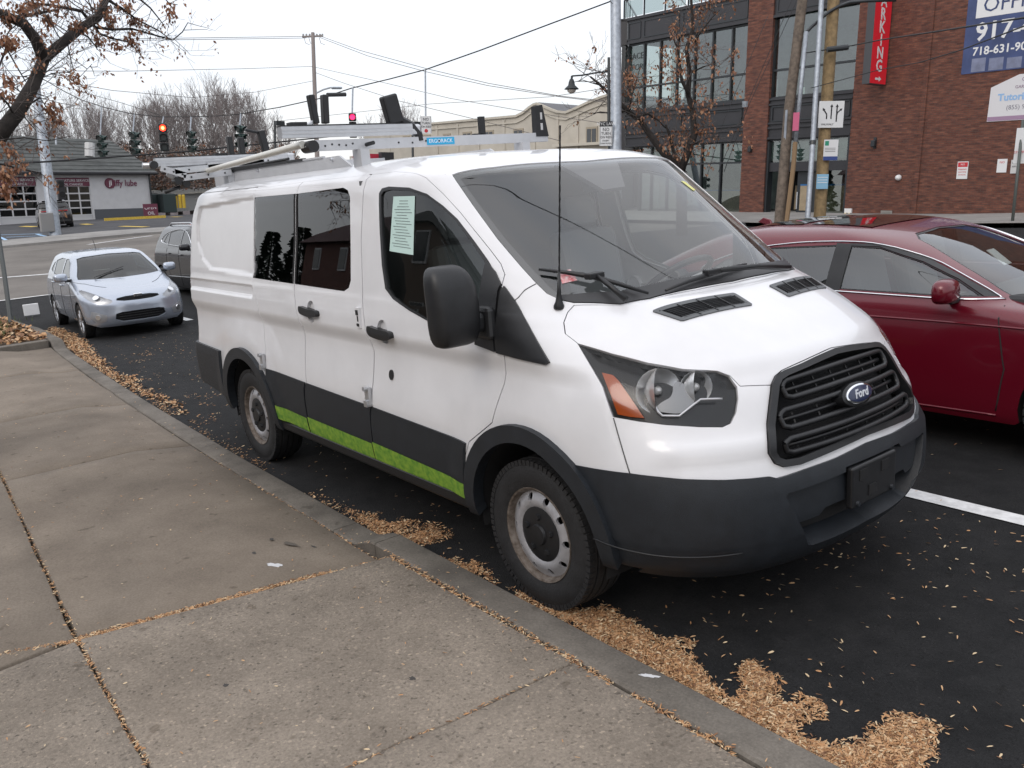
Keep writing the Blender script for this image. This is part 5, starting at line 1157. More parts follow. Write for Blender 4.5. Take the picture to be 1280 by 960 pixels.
# ================================================================= buildings, trees, poles and wires
class Plane:
    """upright facade: origin, direction along it; at() measures a photo pixel on it"""
    def __init__(s, o, e, off=0):
        s.o = Vector(o); s.e = (Vector(e) - G*Vector(e).dot(G)).normalized(); s.n = s.e.cross(G)   # outward normal (towards the camera side)
        if (CAM - s.o).dot(s.n) < 0: s.n = -s.n
    def at(s, p):
        v = _f + _r*((p[0] - 640)/1078.5) - _u*((p[1] - 480)/1078.5); t = (s.o - CAM).dot(s.n)/v.dot(s.n); X = CAM + v*t - s.o
        return (X.dot(s.e), X.dot(G))
    def pt(s, a, h, d=0): return s.o + s.e*a + G*h + s.n*d
    def box(s, a0, a1, h0, h1, d0, d1, mb=None):
        mb = mb or MB(); c = s.pt((a0 + a1)/2, (h0 + h1)/2, (d0 + d1)/2); return mb.box(c, (abs(a1 - a0), abs(d1 - d0), abs(h1 - h0)), s.R)
    @property
    def R(s): return Matrix((s.e, s.n, G)).transposed()
    def poly(s, pts, d0, d1, mb=None): return (mb or MB()).prism(pts, s.o + s.n*d0, s.e, G, s.n, d1 - d0)
    def text(s, name, t, size, m, a, h, d, parent, **k):
        u = s.e if s.e.cross(G).dot(s.n) > 0 else -s.e
        return text(name, t, size, m, s.pt(a, h, d), u, G, parent, **k)
def brick_mat(name, e, c1, c2, c3, mortar, bw=.205, bh=.07):
    m = bpy.data.materials.new(name); m.use_nodes = True; t = m.node_tree; b = t.nodes['Principled BSDF']; b.inputs['Roughness'].default_value = .85
    g = t.nodes.new('ShaderNodeTexCoord'); mp = t.nodes.new('ShaderNodeMapping'); t.links.new(g.outputs['Object'], mp.inputs[0]); mp.inputs['Rotation'].default_value = (PI/2, 0, 0)
    mp.vector_type = 'TEXTURE'
    br = t.nodes.new('ShaderNodeTexBrick'); br.inputs['Scale'].default_value = 1; br.inputs['Brick Width'].default_value = bw; br.inputs['Row Height'].default_value = bh; br.inputs['Mortar Size'].default_value = .006
    br.inputs['Mortar'].default_value = (*mortar, 1); br.inputs['Bias'].default_value = 0; t.links.new(mp.outputs[0], br.inputs['Vector'])
    n = t.nodes.new('ShaderNodeTexNoise'); n.inputs['Scale'].default_value = 1.0; n.inputs['Detail'].default_value = 6; mp2 = t.nodes.new('ShaderNodeMapping'); mp2.inputs['Scale'].default_value = (2.6, 2.6, 11); t.links.new(g.outputs['Object'], mp2.inputs[0]); t.links.new(mp2.outputs[0], n.inputs['Vector'])
    r = t.nodes.new('ShaderNodeValToRGB'); r.color_ramp.elements[0].position = .36; r.color_ramp.elements[0].color = (*c3, 1); r.color_ramp.elements[1].position = .64; r.color_ramp.elements[1].color = (*c2, 1); q = r.color_ramp.elements.new(.5); q.color = (*c1, 1)
    t.links.new(n.outputs[0], r.inputs[0]); t.links.new(r.outputs[0], br.inputs['Color1'])
    n2 = t.nodes.new('ShaderNodeMix'); n2.data_type = 'RGBA'; n2.blend_type = 'MULTIPLY'; n2.inputs[0].default_value = 1; n2.inputs[7].default_value = (.66, .58, .56, 1); t.links.new(r.outputs[0], n2.inputs[6]); t.links.new(n2.outputs[2], br.inputs['Color2'])
    t.links.new(br.outputs[0], b.inputs['Base Color']); bp = t.nodes.new('ShaderNodeBump'); bp.inputs['Strength'].default_value = .5; bp.inputs['Distance'].default_value = .01; bp.invert = True; t.links.new(br.outputs['Fac'], bp.inputs['Height']); t.links.new(bp.outputs[0], b.inputs['Normal'])
    MATS[name] = m; return m
k_ = 1.35
# ---- brick and black-panel building across the street
BP = Plane(CAM + (Vector((-10.6, 22, 0)) - CAM)*k_, (1, 0, -.037))
bb = thing('brick_building', 'red brick commercial building with black metal bays and large windows', 'building', BP.o, QG)
bb.matrix_world = Matrix.Translation(BP.o) @ QG.to_matrix().to_4x4(); bpy.context.view_layer.update(); BI = bb.matrix_world.inverted()
def ch(mb, name, m, par=None, **kw):
    """build a part of the brick building (points given in world space)"""
    mb.V = [tuple(BI @ Vector(v)) for v in mb.V]; return mb.build(name, m, par or bb, **kw)
M_brick = brick_mat('red_brick', 0, (.150, .055, .038), (.200, .080, .050), (.088, .038, .030), (.085, .055, .042))
M_blk = mat('black_metal_panel', (.022, .022, .026), .45, noise=.15, nscale=2)
M_blk2 = mat('black_window_frame', (.018, .022, .026), .4)
M_win = glass('office_glass', (.60, .66, .65), 2.2, 1.6)
M_room = mat('office_interior', (.34, .38, .37), .9, noise=.5, nscale=.7)
M_ceil = mat('office_ceiling', (.45, .47, .46), .9)
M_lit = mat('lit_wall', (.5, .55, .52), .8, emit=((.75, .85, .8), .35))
M_paper = mat('brown_paper', (.30, .24, .16), .85, noise=.15, nscale=3); M_tape = mat('blue_tape', (.02, .12, .30), .7)
M_fros = mat('whitewashed_glass', (.30, .34, .32), .35, noise=.35, nscale=1.5)
K = lambda *a: [x*k_ for x in a]
def BX(a0, a1, h0, h1, d0, d1, name, m, par=None, **kw): return ch(BP.box(*K(a0, a1, h0, h1), d0, d1), name, m, par, **kw)
wall = BX(-1.95, 24, -.9, 10.5, -.5, 0, 'wall', M_brick)
BX(.22, .36, -.9, 10.5, 0.001, .05, 'brick_strip', M_brick, wall); BX(-5.96, -4.98, -.9, 10.5, -.5, .06, 'brick_pier', M_brick)
BX(-12.2, -5.96, 9.0, 10.6, -8, -7.6, 'set_back_wall', M_blk)
BX(-11.9, 24, -.9, 10.4, -14, -9.0, 'core', M_blk)
BX(-11.9, -1.95, 3.2, 3.32, -9, -.3, 'floor_slab', M_ceil); BX(-11.9, -1.95, 6.4, 6.5, -9, -.3, 'floor_slab', M_ceil); BX(-11.9, -1.95, 3.7, 6.4, -5.2, -5, 'inner_wall', M_room); BX(-11.9, -1.95, -.9, 3.2, -3.3, -3.1, 'inner_wall', M_room)
BX(-11.9, -1.95, 3.60, 3.70, -5, -.3, 'upper_floor', M_room); BX(-11.9, -1.95, -.6, -.2, -3, -.1, 'ground_floor', M_room)
def bay(a0, a1, mulls, top, bot, trans, lower=True, name='window'):
    f = BX(a0, a1, top, top + .07, -.28, -.12, name, M_blk2); 
    for a in mulls: BX(a - .028, a + .028, bot, top, -.28, -.10, 'mullion', M_blk2, f)
    for h in [bot - .035] + trans: BX(a0, a1, h - .03, h + .03, -.27, -.105, 'transom', M_blk2, f)
    hs = [bot] + trans + [top]; ms = sorted(mulls)
    for i in range(len(ms) - 1):
        for j in range(len(hs) - 1): BX(ms[i] + .028, ms[i+1] - .028, hs[j] + (.03 if j else 0), hs[j+1] - (.03 if j < len(hs) - 2 else 0), -.21, -.19, 'pane', M_win, f)
    return f
A_m = [-11.62, -10.8, -9.98, -9.16, -8.33, -7.52, -6.69, -5.96]
fA = bay(-11.62, -5.96, A_m, 6.22, 3.87, [4.68]); fB = bay(-4.98, -1.95, [-4.98, -2.83, -1.95], 6.32, 3.83, [4.66])
gA = bay(-10.9, -5.96, [-10.9, -10.3, -9.5, -8.7, -7.85, -6.97, -5.96], 2.42, -.1, [1.75]); gB = bay(-4.98, -1.95, [-4.98, -3.05, -1.95], 2.42, 1.72, [])
# black cladding bands with raised frames
for a0, a1 in ((-11.62, -5.96), (-4.98, -1.95)):
    BX(a0, a1, 6.30, 7.18, -.4, -.02, 'black_panel', M_blk); BX(a0, a1, 2.47, 3.80, -.4, -.04, 'black_panel', M_blk)
    for h in (3.74, 3.58, 2.98, 2.83, 2.50): BX(a0, a1, h - .03, h + .03, -.04, .04, 'moulding', M_blk)
    BX(a0, a1, 7.12, 7.22, -.4, .07, 'cornice', M_blk); BX(a0, a1, 6.28, 6.36, -.03, .05, 'moulding', M_blk)
for a0, a1, h0, h1 in ((-11.55, -10.95, 6.45, 7.02), (-10.75, -9.05, 6.45, 7.02), (-8.85, -6.05, 6.45, 7.02), (-4.85, -2.05, 6.45, 7.02), (-8.8, -6.1, 3.05, 3.5), (-4.85, -2.05, 3.05, 3.5)):
    for q in ((a0, a1, h0 - .02, h0 + .02), (a0, a1, h1 - .02, h1 + .02), (a0 - .02, a0 + .02, h0, h1), (a1 - .02, a1 + .02, h0, h1)): BX(*q, -.019, .01, 'panel_frame', M_blk2)
BX(-4.98, -1.95, 7.3, 10.4, -.4, -.05, 'upper_bay', M_blk); 
for h in (8.2, 9.2): BX(-4.9, -2.0, h, h + .8, -.05, -.03, 'pane', M_win)
# roof-edge railing
for i, a in enumerate([-11.9, -10.85, -9.8, -8.7, -7.6, -6.6]): BX(a - .02, a + .02, 7.22, 7.92, -.15, -.08, 'rail_post', M_blk2)
BX(-11.9, -5.96, 7.88, 7.94, -.15, -.08, 'handrail', M_blk2)
for i, a in enumerate([-11.9, -10.85, -9.8, -8.7, -7.6]): BX(a + .05, a + .98, 7.28, 7.86, -.12, -.11, 'rail_glass', M_win)
# chamfered corner turning away on the left
cp = BP.pt(*K(-11.62, 0)); CPn = Plane(cp, -BP.e + BP.n*-1.3); 
def CX(a0, a1, h0, h1, d0, d1, name, m): return ch(CPn.box(*K(a0, a1, h0, h1), d0, d1), name, m)
CX(0, 4, 6.28, 7.2, -.4, -.02, 'black_panel', M_blk); CX(0, 4, -.5, 3.85, -.4, -.03, 'black_panel', M_blk); CX(0, 4, 7.12, 7.22, -.4, .07, 'cornice', M_blk); CX(0, 4, 7.86, 7.94, -.12, -.08, 'handrail', M_blk2)
for a in (0.02, .62, 1.25, 2.2, 3.2): CX(a - .03, a + .03, 3.87, 6.25, -.28, -.1, 'mullion', M_blk2); CX(a - .02, a + .02, 7.2, 7.9, -.12, -.08, 'rail_post', M_blk2)
CX(0, 4, 4.65, 4.71, -.27, -.11, 'transom', M_blk2)
for a in ((.03, .6), (.65, 1.22), (1.28, 2.17)): CX(*a, 3.87, 6.22, -.21, -.19, 'pane', M_win)
# lettering stuck inside the first window
M_let = mat('dark_lettering', (.03, .04, .04), .6)
BX(-11.58, -10.84, 3.9, 6.2, -.26, -.25, 'window_poster', mat('pale_poster', (.30, .40, .36), .6), fA)
def btext(name, t, size, a, h, d, m, par=None, align='CENTER', sx=1, bold=0):
    o = text(name, t, size*k_, m, (0, 0, 0), (1, 0, 0), (0, 0, 1), None, ext=.006, align=align, sx=sx, bold=bold)
    W_ = BP.pt(*K(a, h), d); o.parent = par or bb; o.matrix_local = Matrix.Translation(BI @ W_); return o
for t_, h_, s_ in (('SPACE', 5.82, .32), ('FOR', 5.42, .32), ('648', 4.17, .42)): btext('window_lettering', t_, s_, -10.88, h_, -.18, M_let, fA, 'RIGHT')
# lit rooms, door, papered windows
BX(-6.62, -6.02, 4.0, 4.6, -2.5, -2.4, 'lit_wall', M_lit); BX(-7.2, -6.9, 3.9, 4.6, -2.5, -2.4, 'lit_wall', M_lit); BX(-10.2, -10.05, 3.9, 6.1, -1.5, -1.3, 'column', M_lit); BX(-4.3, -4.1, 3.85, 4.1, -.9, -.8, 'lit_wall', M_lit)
for a0, a1 in ((-6.9, -6.02), (-7.8, -7.05), (-9.4, -8.8)): BX(a0, a1, -.1, .78, -.24, -.23, 'window_paper', M_paper, gA); BX(a0, a1, .78, .83, -.235, -.225, 'blue_tape', M_tape, gA)
for i in range(6): BX(A_m[1] + .2 + i*.82, A_m[1] + .9 + i*.82, 1.8, 2.38, -.24, -.23, 'whitewash', M_fros, gA) if i < 6 and -10.6 + i*.82 < -6.2 else None
for a0, a1 in ((-4.9, -3.1), (-2.98, -2.0)): BX(a0, a1, 1.78, 2.38, -.24, -.23, 'whitewash', M_fros, gB)
BX(-4.98, -1.95, 1.42, 1.70, -.3, -.1, 'black_panel', M_blk); BX(-4.98, -3.9, -.6, 1.42, -1.6, -1.5, 'entrance_recess', M_dark)
dr = BX(-3.88, -3.12, -.5, 1.40, -.4, -.34, 'door', M_blk2); BX(-3.75, -3.3, .15, .95, -.33, -.32, 'door_paper', M_paper, dr); BX(-3.75, -3.3, .95, 1.0, -.325, -.315, 'blue_tape', M_tape, dr); BX(-3.86, -3.14, -.02, .05, -.34, -.31, 'door_rail', mat('teal_edge', (.02, .10, .14), .5), dr); BX(-3.86, -3.82, .2, .75, -.33, -.28, 'door_handle', M_alu, dr)
BX(-4.5, -4.12, .15, .95, -1.45, -1.42, 'door_paper', M_paper)
wr_ = BX(-3.1, -1.95, -.3, -.05, -.35, -.05, 'window_sill', M_blk2); BX(-3.0, -2.02, -.05, 1.42, -.22, -.2, 'pane', M_win, wr_); BX(-2.95, -2.06, -.02, .95, -.26, -.25, 'window_paper', M_paper, wr_); BX(-2.95, -2.06, .95, 1.0, -.255, -.245, 'blue_tape', M_tape, wr_)
BX(-2.02, -1.93, -.4, 2.5, -.3, -.02, 'window_jamb', M_blk2); BX(-4.98, -4.9, -.6, 2.4, -.4, -.02, 'window_jamb', M_blk2)
# wall things
def wall_thing(name, label, cat, a, h, group=None):
    W_ = BP.pt(*K(a, h)); t = thing(name, label, cat, W_, QG, group); t.matrix_world = Matrix.Translation(W_) @ QG.to_matrix().to_4x4(); return t
def lb(t, name, m, a0, a1, h0, h1, d0, d1, par=None, **kw): # box in the thing's frame; local x along wall, -y outwards
    return MB().b2((a0, -d1, h0), (a1, -d0, h1)).build(name, m, par or t, **kw)
for a, lab in ((-5.59, 'black wall lamp on the brick pier beside the black window bay'), (-1.1, 'black wall lamp on the brick wall beneath the red vertical sign')):
    t = wall_thing('wall_lamp', lab, 'wall lamp', a, 2.2, 'wall lamps'); lb(t, 'lamp_body', M_blk2, -.09, .09, -.16, .10, .05, .22, bevel=.03); lb(t, 'lamp_plate', M_blk2, -.06, .06, -.22, .22, 0, .05)
t = wall_thing('security_camera', 'small white security camera on the brick wall', 'camera', -.25, 1.17); MB().lathe([(0, .10), (.05, .12), (.16, .09), (.2, .03)], (0, 0, 0), (0, -1, 0), 14).build('camera_dome', mat('matt_white', (.7, .7, .7), .5), t, True)
t = wall_thing('wall_vent', 'small grey louvred vent low on the brick wall', 'vent', -.55, .10); vf = lb(t, 'vent_frame', mat('vent_grey', (.25, .24, .22), .7), -.24, .24, -.14, .14, 0, .03)
for i in range(5): lb(t, 'vent_slat', mat('vent_grey', (.2,)*3), -.2, .2, -.11 + i*.05, -.09 + i*.05, .03, .045, vf)
t = wall_thing('emergency_light', 'twin-headed emergency light low on the brick wall by the window', 'light', -1.80, .10); lb(t, 'housing', mat('matt_white', (.7,)*3), -.16, .16, .02, .20, 0, .08)
for x in (-.09, .09): MB().lathe([(0, .05), (.08, .07)], (x, -.04, -.05), (0, -1, 0), 12).build('lamp_head', mat('warm_lens', (.6, .5, .25), .4, emit=((1, .8, .4), .5)), t)
def sign_text(t, rows, m, y=-.012, par=None, **k):
    for s_, sz, x, z in rows: text('lettering', s_, sz, m, (x, y, z), (1, 0, 0), (0, 0, 1), par or t, ext=.003, **k)
M_sw = mat('sign_white', (.66, .67, .68), .5); M_ink = mat('sign_black', (.02, .02, .025), .6); M_sred = mat('sign_red', (.50, .03, .04), .5); M_sblue = mat('sign_blue', (.03, .06, .22), .5)
t = wall_thing('parking_notice', 'white and red parking rules notice alone on the brick wall', 'sign', 1.58, 1.35); b_ = lb(t, 'sign_plate', M_sw, -.20, .20, -.32, .32, 0, .02); lb(t, 'red_band', M_sred, -.18, .18, .12, .29, .02, .024, b_); sign_text(t, [('NO', .10, 0, .21)], M_sw, -.026, b_); sign_text(t, [('PARKING', .075, 0, .03), ('ANYTIME', .07, 0, -.07), ('24 HOURS', .06, 0, -.17)], M_sred, -.022, b_)
t = wall_thing('arrow_notice', 'white and red arrow notice on the brick wall left of the grey notice', 'sign', 2.62, 1.45); b_ = lb(t, 'sign_plate', M_sw, -.17, .17, -.24, .24, 0, .02); sign_text(t, [('NO', .11, 0, .12), ], M_sred, -.022, b_)
t = wall_thing('grey_notice', 'grey notice on the brick wall next to the leaning sign post', 'sign', 2.96, 1.42); b_ = lb(t, 'sign_plate', mat('sign_grey', (.5,)*3, .6), -.15, .15, -.24, .24, 0, .02); sign_text(t, [('RULES', .08, 0, .12), ('APPLY', .08, 0, 0)], M_ink, -.022, b_)
# PARKING blade sign
ps = wall_thing('blade_sign', 'tall red vertical blade sign reading PARKING on the brick wall', 'sign', -1.00, 5.2); H0, H1 = (3.83 - 5.2)*k_, (6.75 - 5.2)*k_
bx_ = lb(ps, 'sign_box', mat('sign_side_grey', (.05, .05, .055), .5), -.16, .16, H0, H1, .12, 1.30)
rf = MB().b2((.16, -1.29, H0 + .02), (.166, -.13, H1 - .02)).build('sign_face', mat('bright_red_face', (.56, .015, .03), .4, emit=((.8, .02, .03), .12)), ps)
rl = MB().b2((-.166, -1.29, H0 + .02), (-.16, -.13, H1 - .02)).build('sign_face', MATS['bright_red_face'], ps)
for s_, x_, u in ((1, .17, (0, 1, 0)), (-1, -.17, (0, -1, 0))):
    for i, c_ in enumerate('PARKING'): text('letter', c_, .62, M_sw, (x_, -.71, H1 - .42 - i*.475), u, (0, 0, 1), rf if s_ > 0 else rl, ext=.004, bold=.012)
    MB().prism([(-.22, -.04), (.05, -.04), (.05, -.1), (.22, 0), (.05, .1), (.05, .04), (-.22, .04)], (x_, -.71, H0 + .2), u, (0, 0, 1), (s_, 0, 0), .004).build('arrow', M_sw, rf if s_ > 0 else rl)
for h in (H0 + .4, H1 - .3, -.2): MB().b2((.02, -.13, h - .06), (.10, 0.0, h + .06)).build('bracket', M_blk2, ps)
# navy banner and white board
bn = wall_thing('navy_banner', 'large navy banner with white letters and phone numbers on the brick wall', 'banner', 3.6, 6.2); z0, z1 = (3.92 - 6.2)*k_, (8.2 - 6.2)*k_; x0 = (1.27 - 3.6)*k_
b_ = lb(bn, 'banner_sheet', mat('navy_vinyl', (.035, .055, .15), .45, noise=.25, nscale=1.2), x0, x0 + 6.3, z0, z1, 0, .03)
lb(bn, 'white_box', M_sw, x0 + .33, x0 + 5.9, (5.33 - 6.2)*k_, (5.92 - 6.2)*k_, .03, .036, b_)
sign_text(bn, [('SPACE', .95, x0 + .40, (6.22 - 6.2)*k_ + .02)], M_sw, -.034, b_, align='LEFT', bold=.02); sign_text(bn, [('OFFICE', .72, x0 + .55, (5.62 - 6.2)*k_)], mat('navy_ink', (.03, .05, .14), .5), -.040, b_, align='LEFT')
sign_text(bn, [('917-44', .86, x0 + .38, (4.95 - 6.2)*k_)], M_sw, -.034, b_, align='LEFT', bold=.02); sign_text(bn, [('718-631-9000', .40, x0 + .34, (4.47 - 6.2)*k_)], M_sw, -.034, b_, align='LEFT', bold=.008)
for i in range(7): lb(bn, 'faded_panel', mat('faded_vinyl', (.16, .18, .27), .5, noise=.3, nscale=2), x0 + .35 + i*.62, x0 + .35 + i*.62 + .5, z0 + .04, (4.30 - 6.2)*k_ - .05*(i % 3), .031, .033, b_)
wb_ = wall_thing('white_board_sign', 'white and purple shaped board sign below the navy banner', 'sign', 3.4, 3.1); bx0 = (2.10 - 3.4)*k_
pl = [(bx0, (2.62 - 3.1)*k_), (bx0 + 3.2, (2.62 - 3.1)*k_), (bx0 + 3.2, (3.78 - 3.1)*k_), (bx0 + .95, (3.78 - 3.1)*k_), (bx0 + .02, (3.50 - 3.1)*k_)]
b_ = MB().prism(pl, (0, 0, 0), (1, 0, 0), (0, 0, 1), (0, -1, 0), .03).build('board', mat('board_white', (.60, .60, .62), .5), wb_)
lb(wb_, 'purple_band', mat('dull_purple', (.30, .20, .30), .6), bx0 + .01, bx0 + 3.19, (2.63 - 3.1)*k_, (2.74 - 3.1)*k_, .03, .034, b_)
sign_text(wb_, [('CHILDREN', .2, bx0 + 1.05, .74), ('GARDEN CENTER', .15, bx0 + .85, .49)], mat('mauve_ink', (.2, .12, .2), .6), -.032, b_, align='LEFT'); sign_text(wb_, [('Tutorial', .34, bx0 + .3, .16)], mat('sky_ink', (.25, .42, .66), .6), -.032, b_, align='LEFT', bold=.012); sign_text(wb_, [('(855) 948-', .22, bx0 + .62, -.20)], mat('grey_ink', (.2, .2, .24), .6), -.032, b_, align='LEFT')
# leaning sign post right of the wall signs
pp = thing('sign_post', 'thin leaning post with white regulation sign before the brick wall', 'sign post', gnd((1265, 282))); p0 = gnd((1265, 282)); dd = (p0 - CAM).dot(_f)
tp = und((1279, 150), dd) - p0; MB().tube([(0, 0, 0), tp], .045, 8).build('post', mat('dark_steel', (.07, .08, .075), .5), pp, True)
pl_ = MB().box(Vector(und((1279, 182), dd) - p0) + Vector((0, -.06, 0)), (.42, .01, 1.05), QG.to_matrix()).build('sign_plate', M_sw, pp)
text('lettering', 'NO', .2, M_sred, Vector(und((1279, 172), dd) - p0) + Vector((0, -.07, 0)), (1, 0, 0), G, pl_)
text('lettering', 'STOPPING', .1, M_sred, Vector(und((1279, 190), dd) - p0) + Vector((0, -.07, 0)), (1, 0, 0), G, pl_)
# ---- poles on the opposite pavement
M_wood = mat('weathered_pole_wood', (.12, .095, .075), .9, noise=.4, nscale=7, bump=.6, bscale=40); M_wood2 = mat('fresh_pole_wood', (.20, .14, .07), .85, noise=.3, nscale=7, bump=.6, bscale=30)
M_galv = mat('galvanised_steel', (.33, .36, .40), .5, .5, noise=.2, nscale=9); M_bpipe = mat('brown_guard', (.20, .13, .07), .8)
def pole(name, label, cat, pts, d, rb, rt, m, segs=14, group=None, extra=True):
    """pole through photo points bottom..top at distance d"""
    P = [und(p, d) for p in pts]; b = P[0].copy(); 
    if extra: v = (P[0] - P[-1]).normalized(); t_ = (P[0].z - zg(P[0].x, P[0].y))/max(-v.z, .1); b = P[0] + v*t_
    t = thing(name, label, cat, b, group=group); L = [p - b for p in ([b] + P[(0 if extra else 1):])]
    n = len(L); MB().tube(L, [rb + (rt - rb)*i/(n - 1) for i in range(n)], segs).build('shaft', m, t, auto=60); return t, b
dA = 27.5
pA_, bA = pole('utility_pole', 'weathered grey wooden utility pole leaning before the brick building entrance', 'utility pole', [(974, 281), (986, 140), (1003, 0), (1008, -60)], dA, .17, .15, M_wood)
MB().tube([und((983, 279), dA - .3) - bA, und((992, 205), dA - .3) - bA, und((994, 178), dA - .3) - bA], .075, 8).build('cable_guard', M_bpipe, pA_)
MB().tube([und((994.5, 178), dA - .3) - bA, und((1003, 90), dA - .3) - bA, und((1008, 40), dA - .3) - bA], .07, 8).build('conduit', M_galv, pA_, True)
arm_p = [und(p, dA - .3) - bA for p in ((1008, 41), (1013, 35), (1023, 26), (1036, 15), (1048, 8), (1062, 3), (1085, 1), (1120, 0))]
MB().tube(arm_p, .05, 6).build('lamp_arm', M_blk2, pA_, True)
MB().box(und((995, 152), dA - .45) - bA, (.22, .01, .55), QG.to_matrix()).build('pink_sticker', mat('pink_print', (.55, .12, .22), .6), pA_)
MB().box(und((982, 158), dA - .2) - bA, (.08, .02, 1.0), QG.to_matrix()).build('pole_plate', M_galv, pA_)
pD, bD = pole('metal_conduit_pole', 'slim galvanised steel pole between the two wooden poles', 'pole', [(1009, 281), (1016, 178), (1027, 0), (1030, -60)], 27.0, .085, .08, M_galv)
MB().tube([und((1015.6, 181), 27.0) - bD, und((1016, 176), 27.0) - bD], .10, 10).build('collar', M_blk2, pD)
dE = 27.4
pE, bE = pole('new_utility_pole', 'yellowish new wooden utility pole carrying the lane arrow sign', 'utility pole', [(1024, 281), (1030, 178), (1042, 0), (1046, -60)], dE, .19, .18, M_wood2)
def pole_sign(name, label, px0, px1, d, plate, group=None):
    """flat sign whose photo corners are px0 (top left) and px1 (bottom right)"""
    c = ((px0[0] + px1[0])/2, (px0[1] + px1[1])/2); C_ = und(c, d); w = abs(px1[0] - px0[0])*d/1078.5*1.05; h = abs(px1[1] - px0[1])*d/1078.5
    t = thing(name, label, 'sign', C_, group=group); e = Vector((_r.x, _r.y, 0)); e = (e - G*e.dot(G)).normalized(); n = e.cross(G); n = n if n.dot(CAM - C_) > 0 else -n
    t.matrix_world = Matrix.Translation(C_) @ Matrix((e, -n, G)).transposed().to_4x4(); MB().b2((-w/2, 0, -h/2), (w/2, .012, h/2)).build('sign_plate', plate, t, bevel=.004); return t, w, h
t, w, h = pole_sign('lane_sign', 'white lane-control sign with three black arrows on the newer wooden pole', (1024, 127), (1054, 159), dE - .35, M_sw)
def poly_l(pts, w, m, par, y=-.004, name='arrow'):
    mb = MB()
    for a, b in zip(pts[:-1], pts[1:]):
        d = Vector((b[0] - a[0], 0, b[1] - a[1])); n = Vector((-d.z, 0, d.x)).normalized()*w/2; A_, B_ = Vector((a[0], y, a[1])), Vector((b[0], y, b[1]))
        mb.add([A_ + n, B_ + n, B_ - n, A_ - n], [(0, 1, 2, 3)])
    d = (Vector((pts[-1][0] - pts[-2][0], 0, pts[-1][1] - pts[-2][1]))).normalized(); n = Vector((-d.z, 0, d.x)); T_ = Vector((pts[-1][0], y - .001, pts[-1][1])); mb.add([T_ + d*w*1.8, T_ + n*w*1.2 - d*w*.4, T_ - n*w*1.2 - d*w*.4], [(0, 1, 2)])
    return mb.build(name, m, par)
poly_l([(-.14, -.14), (-.14, .0), (-.24, .14)], .04, M_ink, t); poly_l([(.0, -.14), (.0, .24)], .04, M_ink, t); poly_l([(.17, -.22), (.17, .24)], .04, M_ink, t); poly_l([(.17, -.05), (.19, .05), (.29, .14)], .035, M_ink, t)
for x in (-.2, -.01): text('lettering', 'ONLY', .075, M_ink, (x, -.006, -.30), (1, 0, 0), (0, 0, 1), t)
t, w, h = pole_sign('bus_stop_sign', 'white and blue bus stop sign below the lane arrow sign', (1030, 175), (1047, 200), dE - .35, M_sw)
MB().b2((-w/2, -.004, -h/2), (w/2, -.001, -h/2 + .12)).build('blue_band', M_sblue, t); MB().b2((-w/2 + .03, -.004, h/2 - .18), (-w/2 + .15, -.001, h/2 - .04)).build('green_square', mat('sign_green', (.02, .25, .15), .5), t)
for z in (.05, 0, -.05): MB().b2((-w/2 + .04, -.003, z), (w/2 - .08, -.001, z + .012)).build('text_line', M_ink, t)
t, w, h = pole_sign('blue_flyer', 'small pale blue flyer at the foot of the newer wooden pole', (1021, 218), (1035, 236), dE - .35, mat('flyer_blue', (.22, .42, .58), .6))
for z in (.12, .04, -.04): MB().b2((-w/2 + .03, -.003, z), (w/2 - .03, -.001, z + .02)).build('text_line', M_sw, t)
# ---- cables on this corner
M_wire = mat('black_cable', (.02, .02, .022), .7); M_wire2 = mat('old_wire', (.10, .09, .09), .7)
def cable(pts, r, label, m=None, sag=0, name='overhead_cable', group='overhead cables', n=6):
    P = []
    for (a, da), (b, db) in zip(pts[:-1], pts[1:]):
        A_, B_ = und(a, da), und(b, db)
        for i in range(n): t = i/n; p = A_.lerp(B_, t); p.z -= sag*4*t*(1 - t); P.append(p)
    P.append(und(*pts[-1])); o = P[0].copy(); ob = MB().tube([p - o for p in P], r, 4).build(name, m or M_wire, None, True); ob.location = o
    return tag(ob, label, 'cable', group)
cable([((1008, 66), 27), ((1034, 62), 27.2), ((1060, 58), 27.4), ((1100, 50), 24), ((1180, 38), 20), ((1300, 19), 15)], .022, 'thick black cable crossing the red blade sign from the grey wooden pole')
sc_ = MB().tube([und((1034, 62), 26.9) - und((1034, 62), 26.9), und((1060, 59), 26.9) - und((1034, 62), 26.9)], .085, 10).build('splice_case', M_blk2); sc_.location = und((1034, 62), 26.9); tag(sc_, 'black cylindrical splice case hanging on the cable between the wooden poles', 'splice case')
cable([((1014, 110), 27), ((1100, 87), 24), ((1150, 78), 21), ((1203, 62), 18), ((1300, 25), 13)], .014, 'thin cable sloping across the brick wall beneath the thicker cable')
cable([((998, -20), 27), ((932, 134), 28), ((898, 215), 28.5)], .012, 'upper guy wire running down left of the weathered pole', name='guy_wire', group='guy wires')
cable([((1010, -30), 27), ((934, 136), 28), ((905, 215), 28.6)], .012, 'second guy wire just right of the upper one', name='guy_wire', group='guy wires')
cable([((960, 20), 29), ((905, 150), 29), ((880, 232), 29)], .009, 'thin guy wire in front of the black window bay', name='guy_wire', group='guy wires')
MB().lathe([(0, .08), (.18, .10)], und((931, 134), 27.8), G, 10).build('wire_clamp', M_galv); 
o = bpy.data.objects['wire_clamp']; tag(o, 'round metal clamp joining the two guy wires', 'clamp')
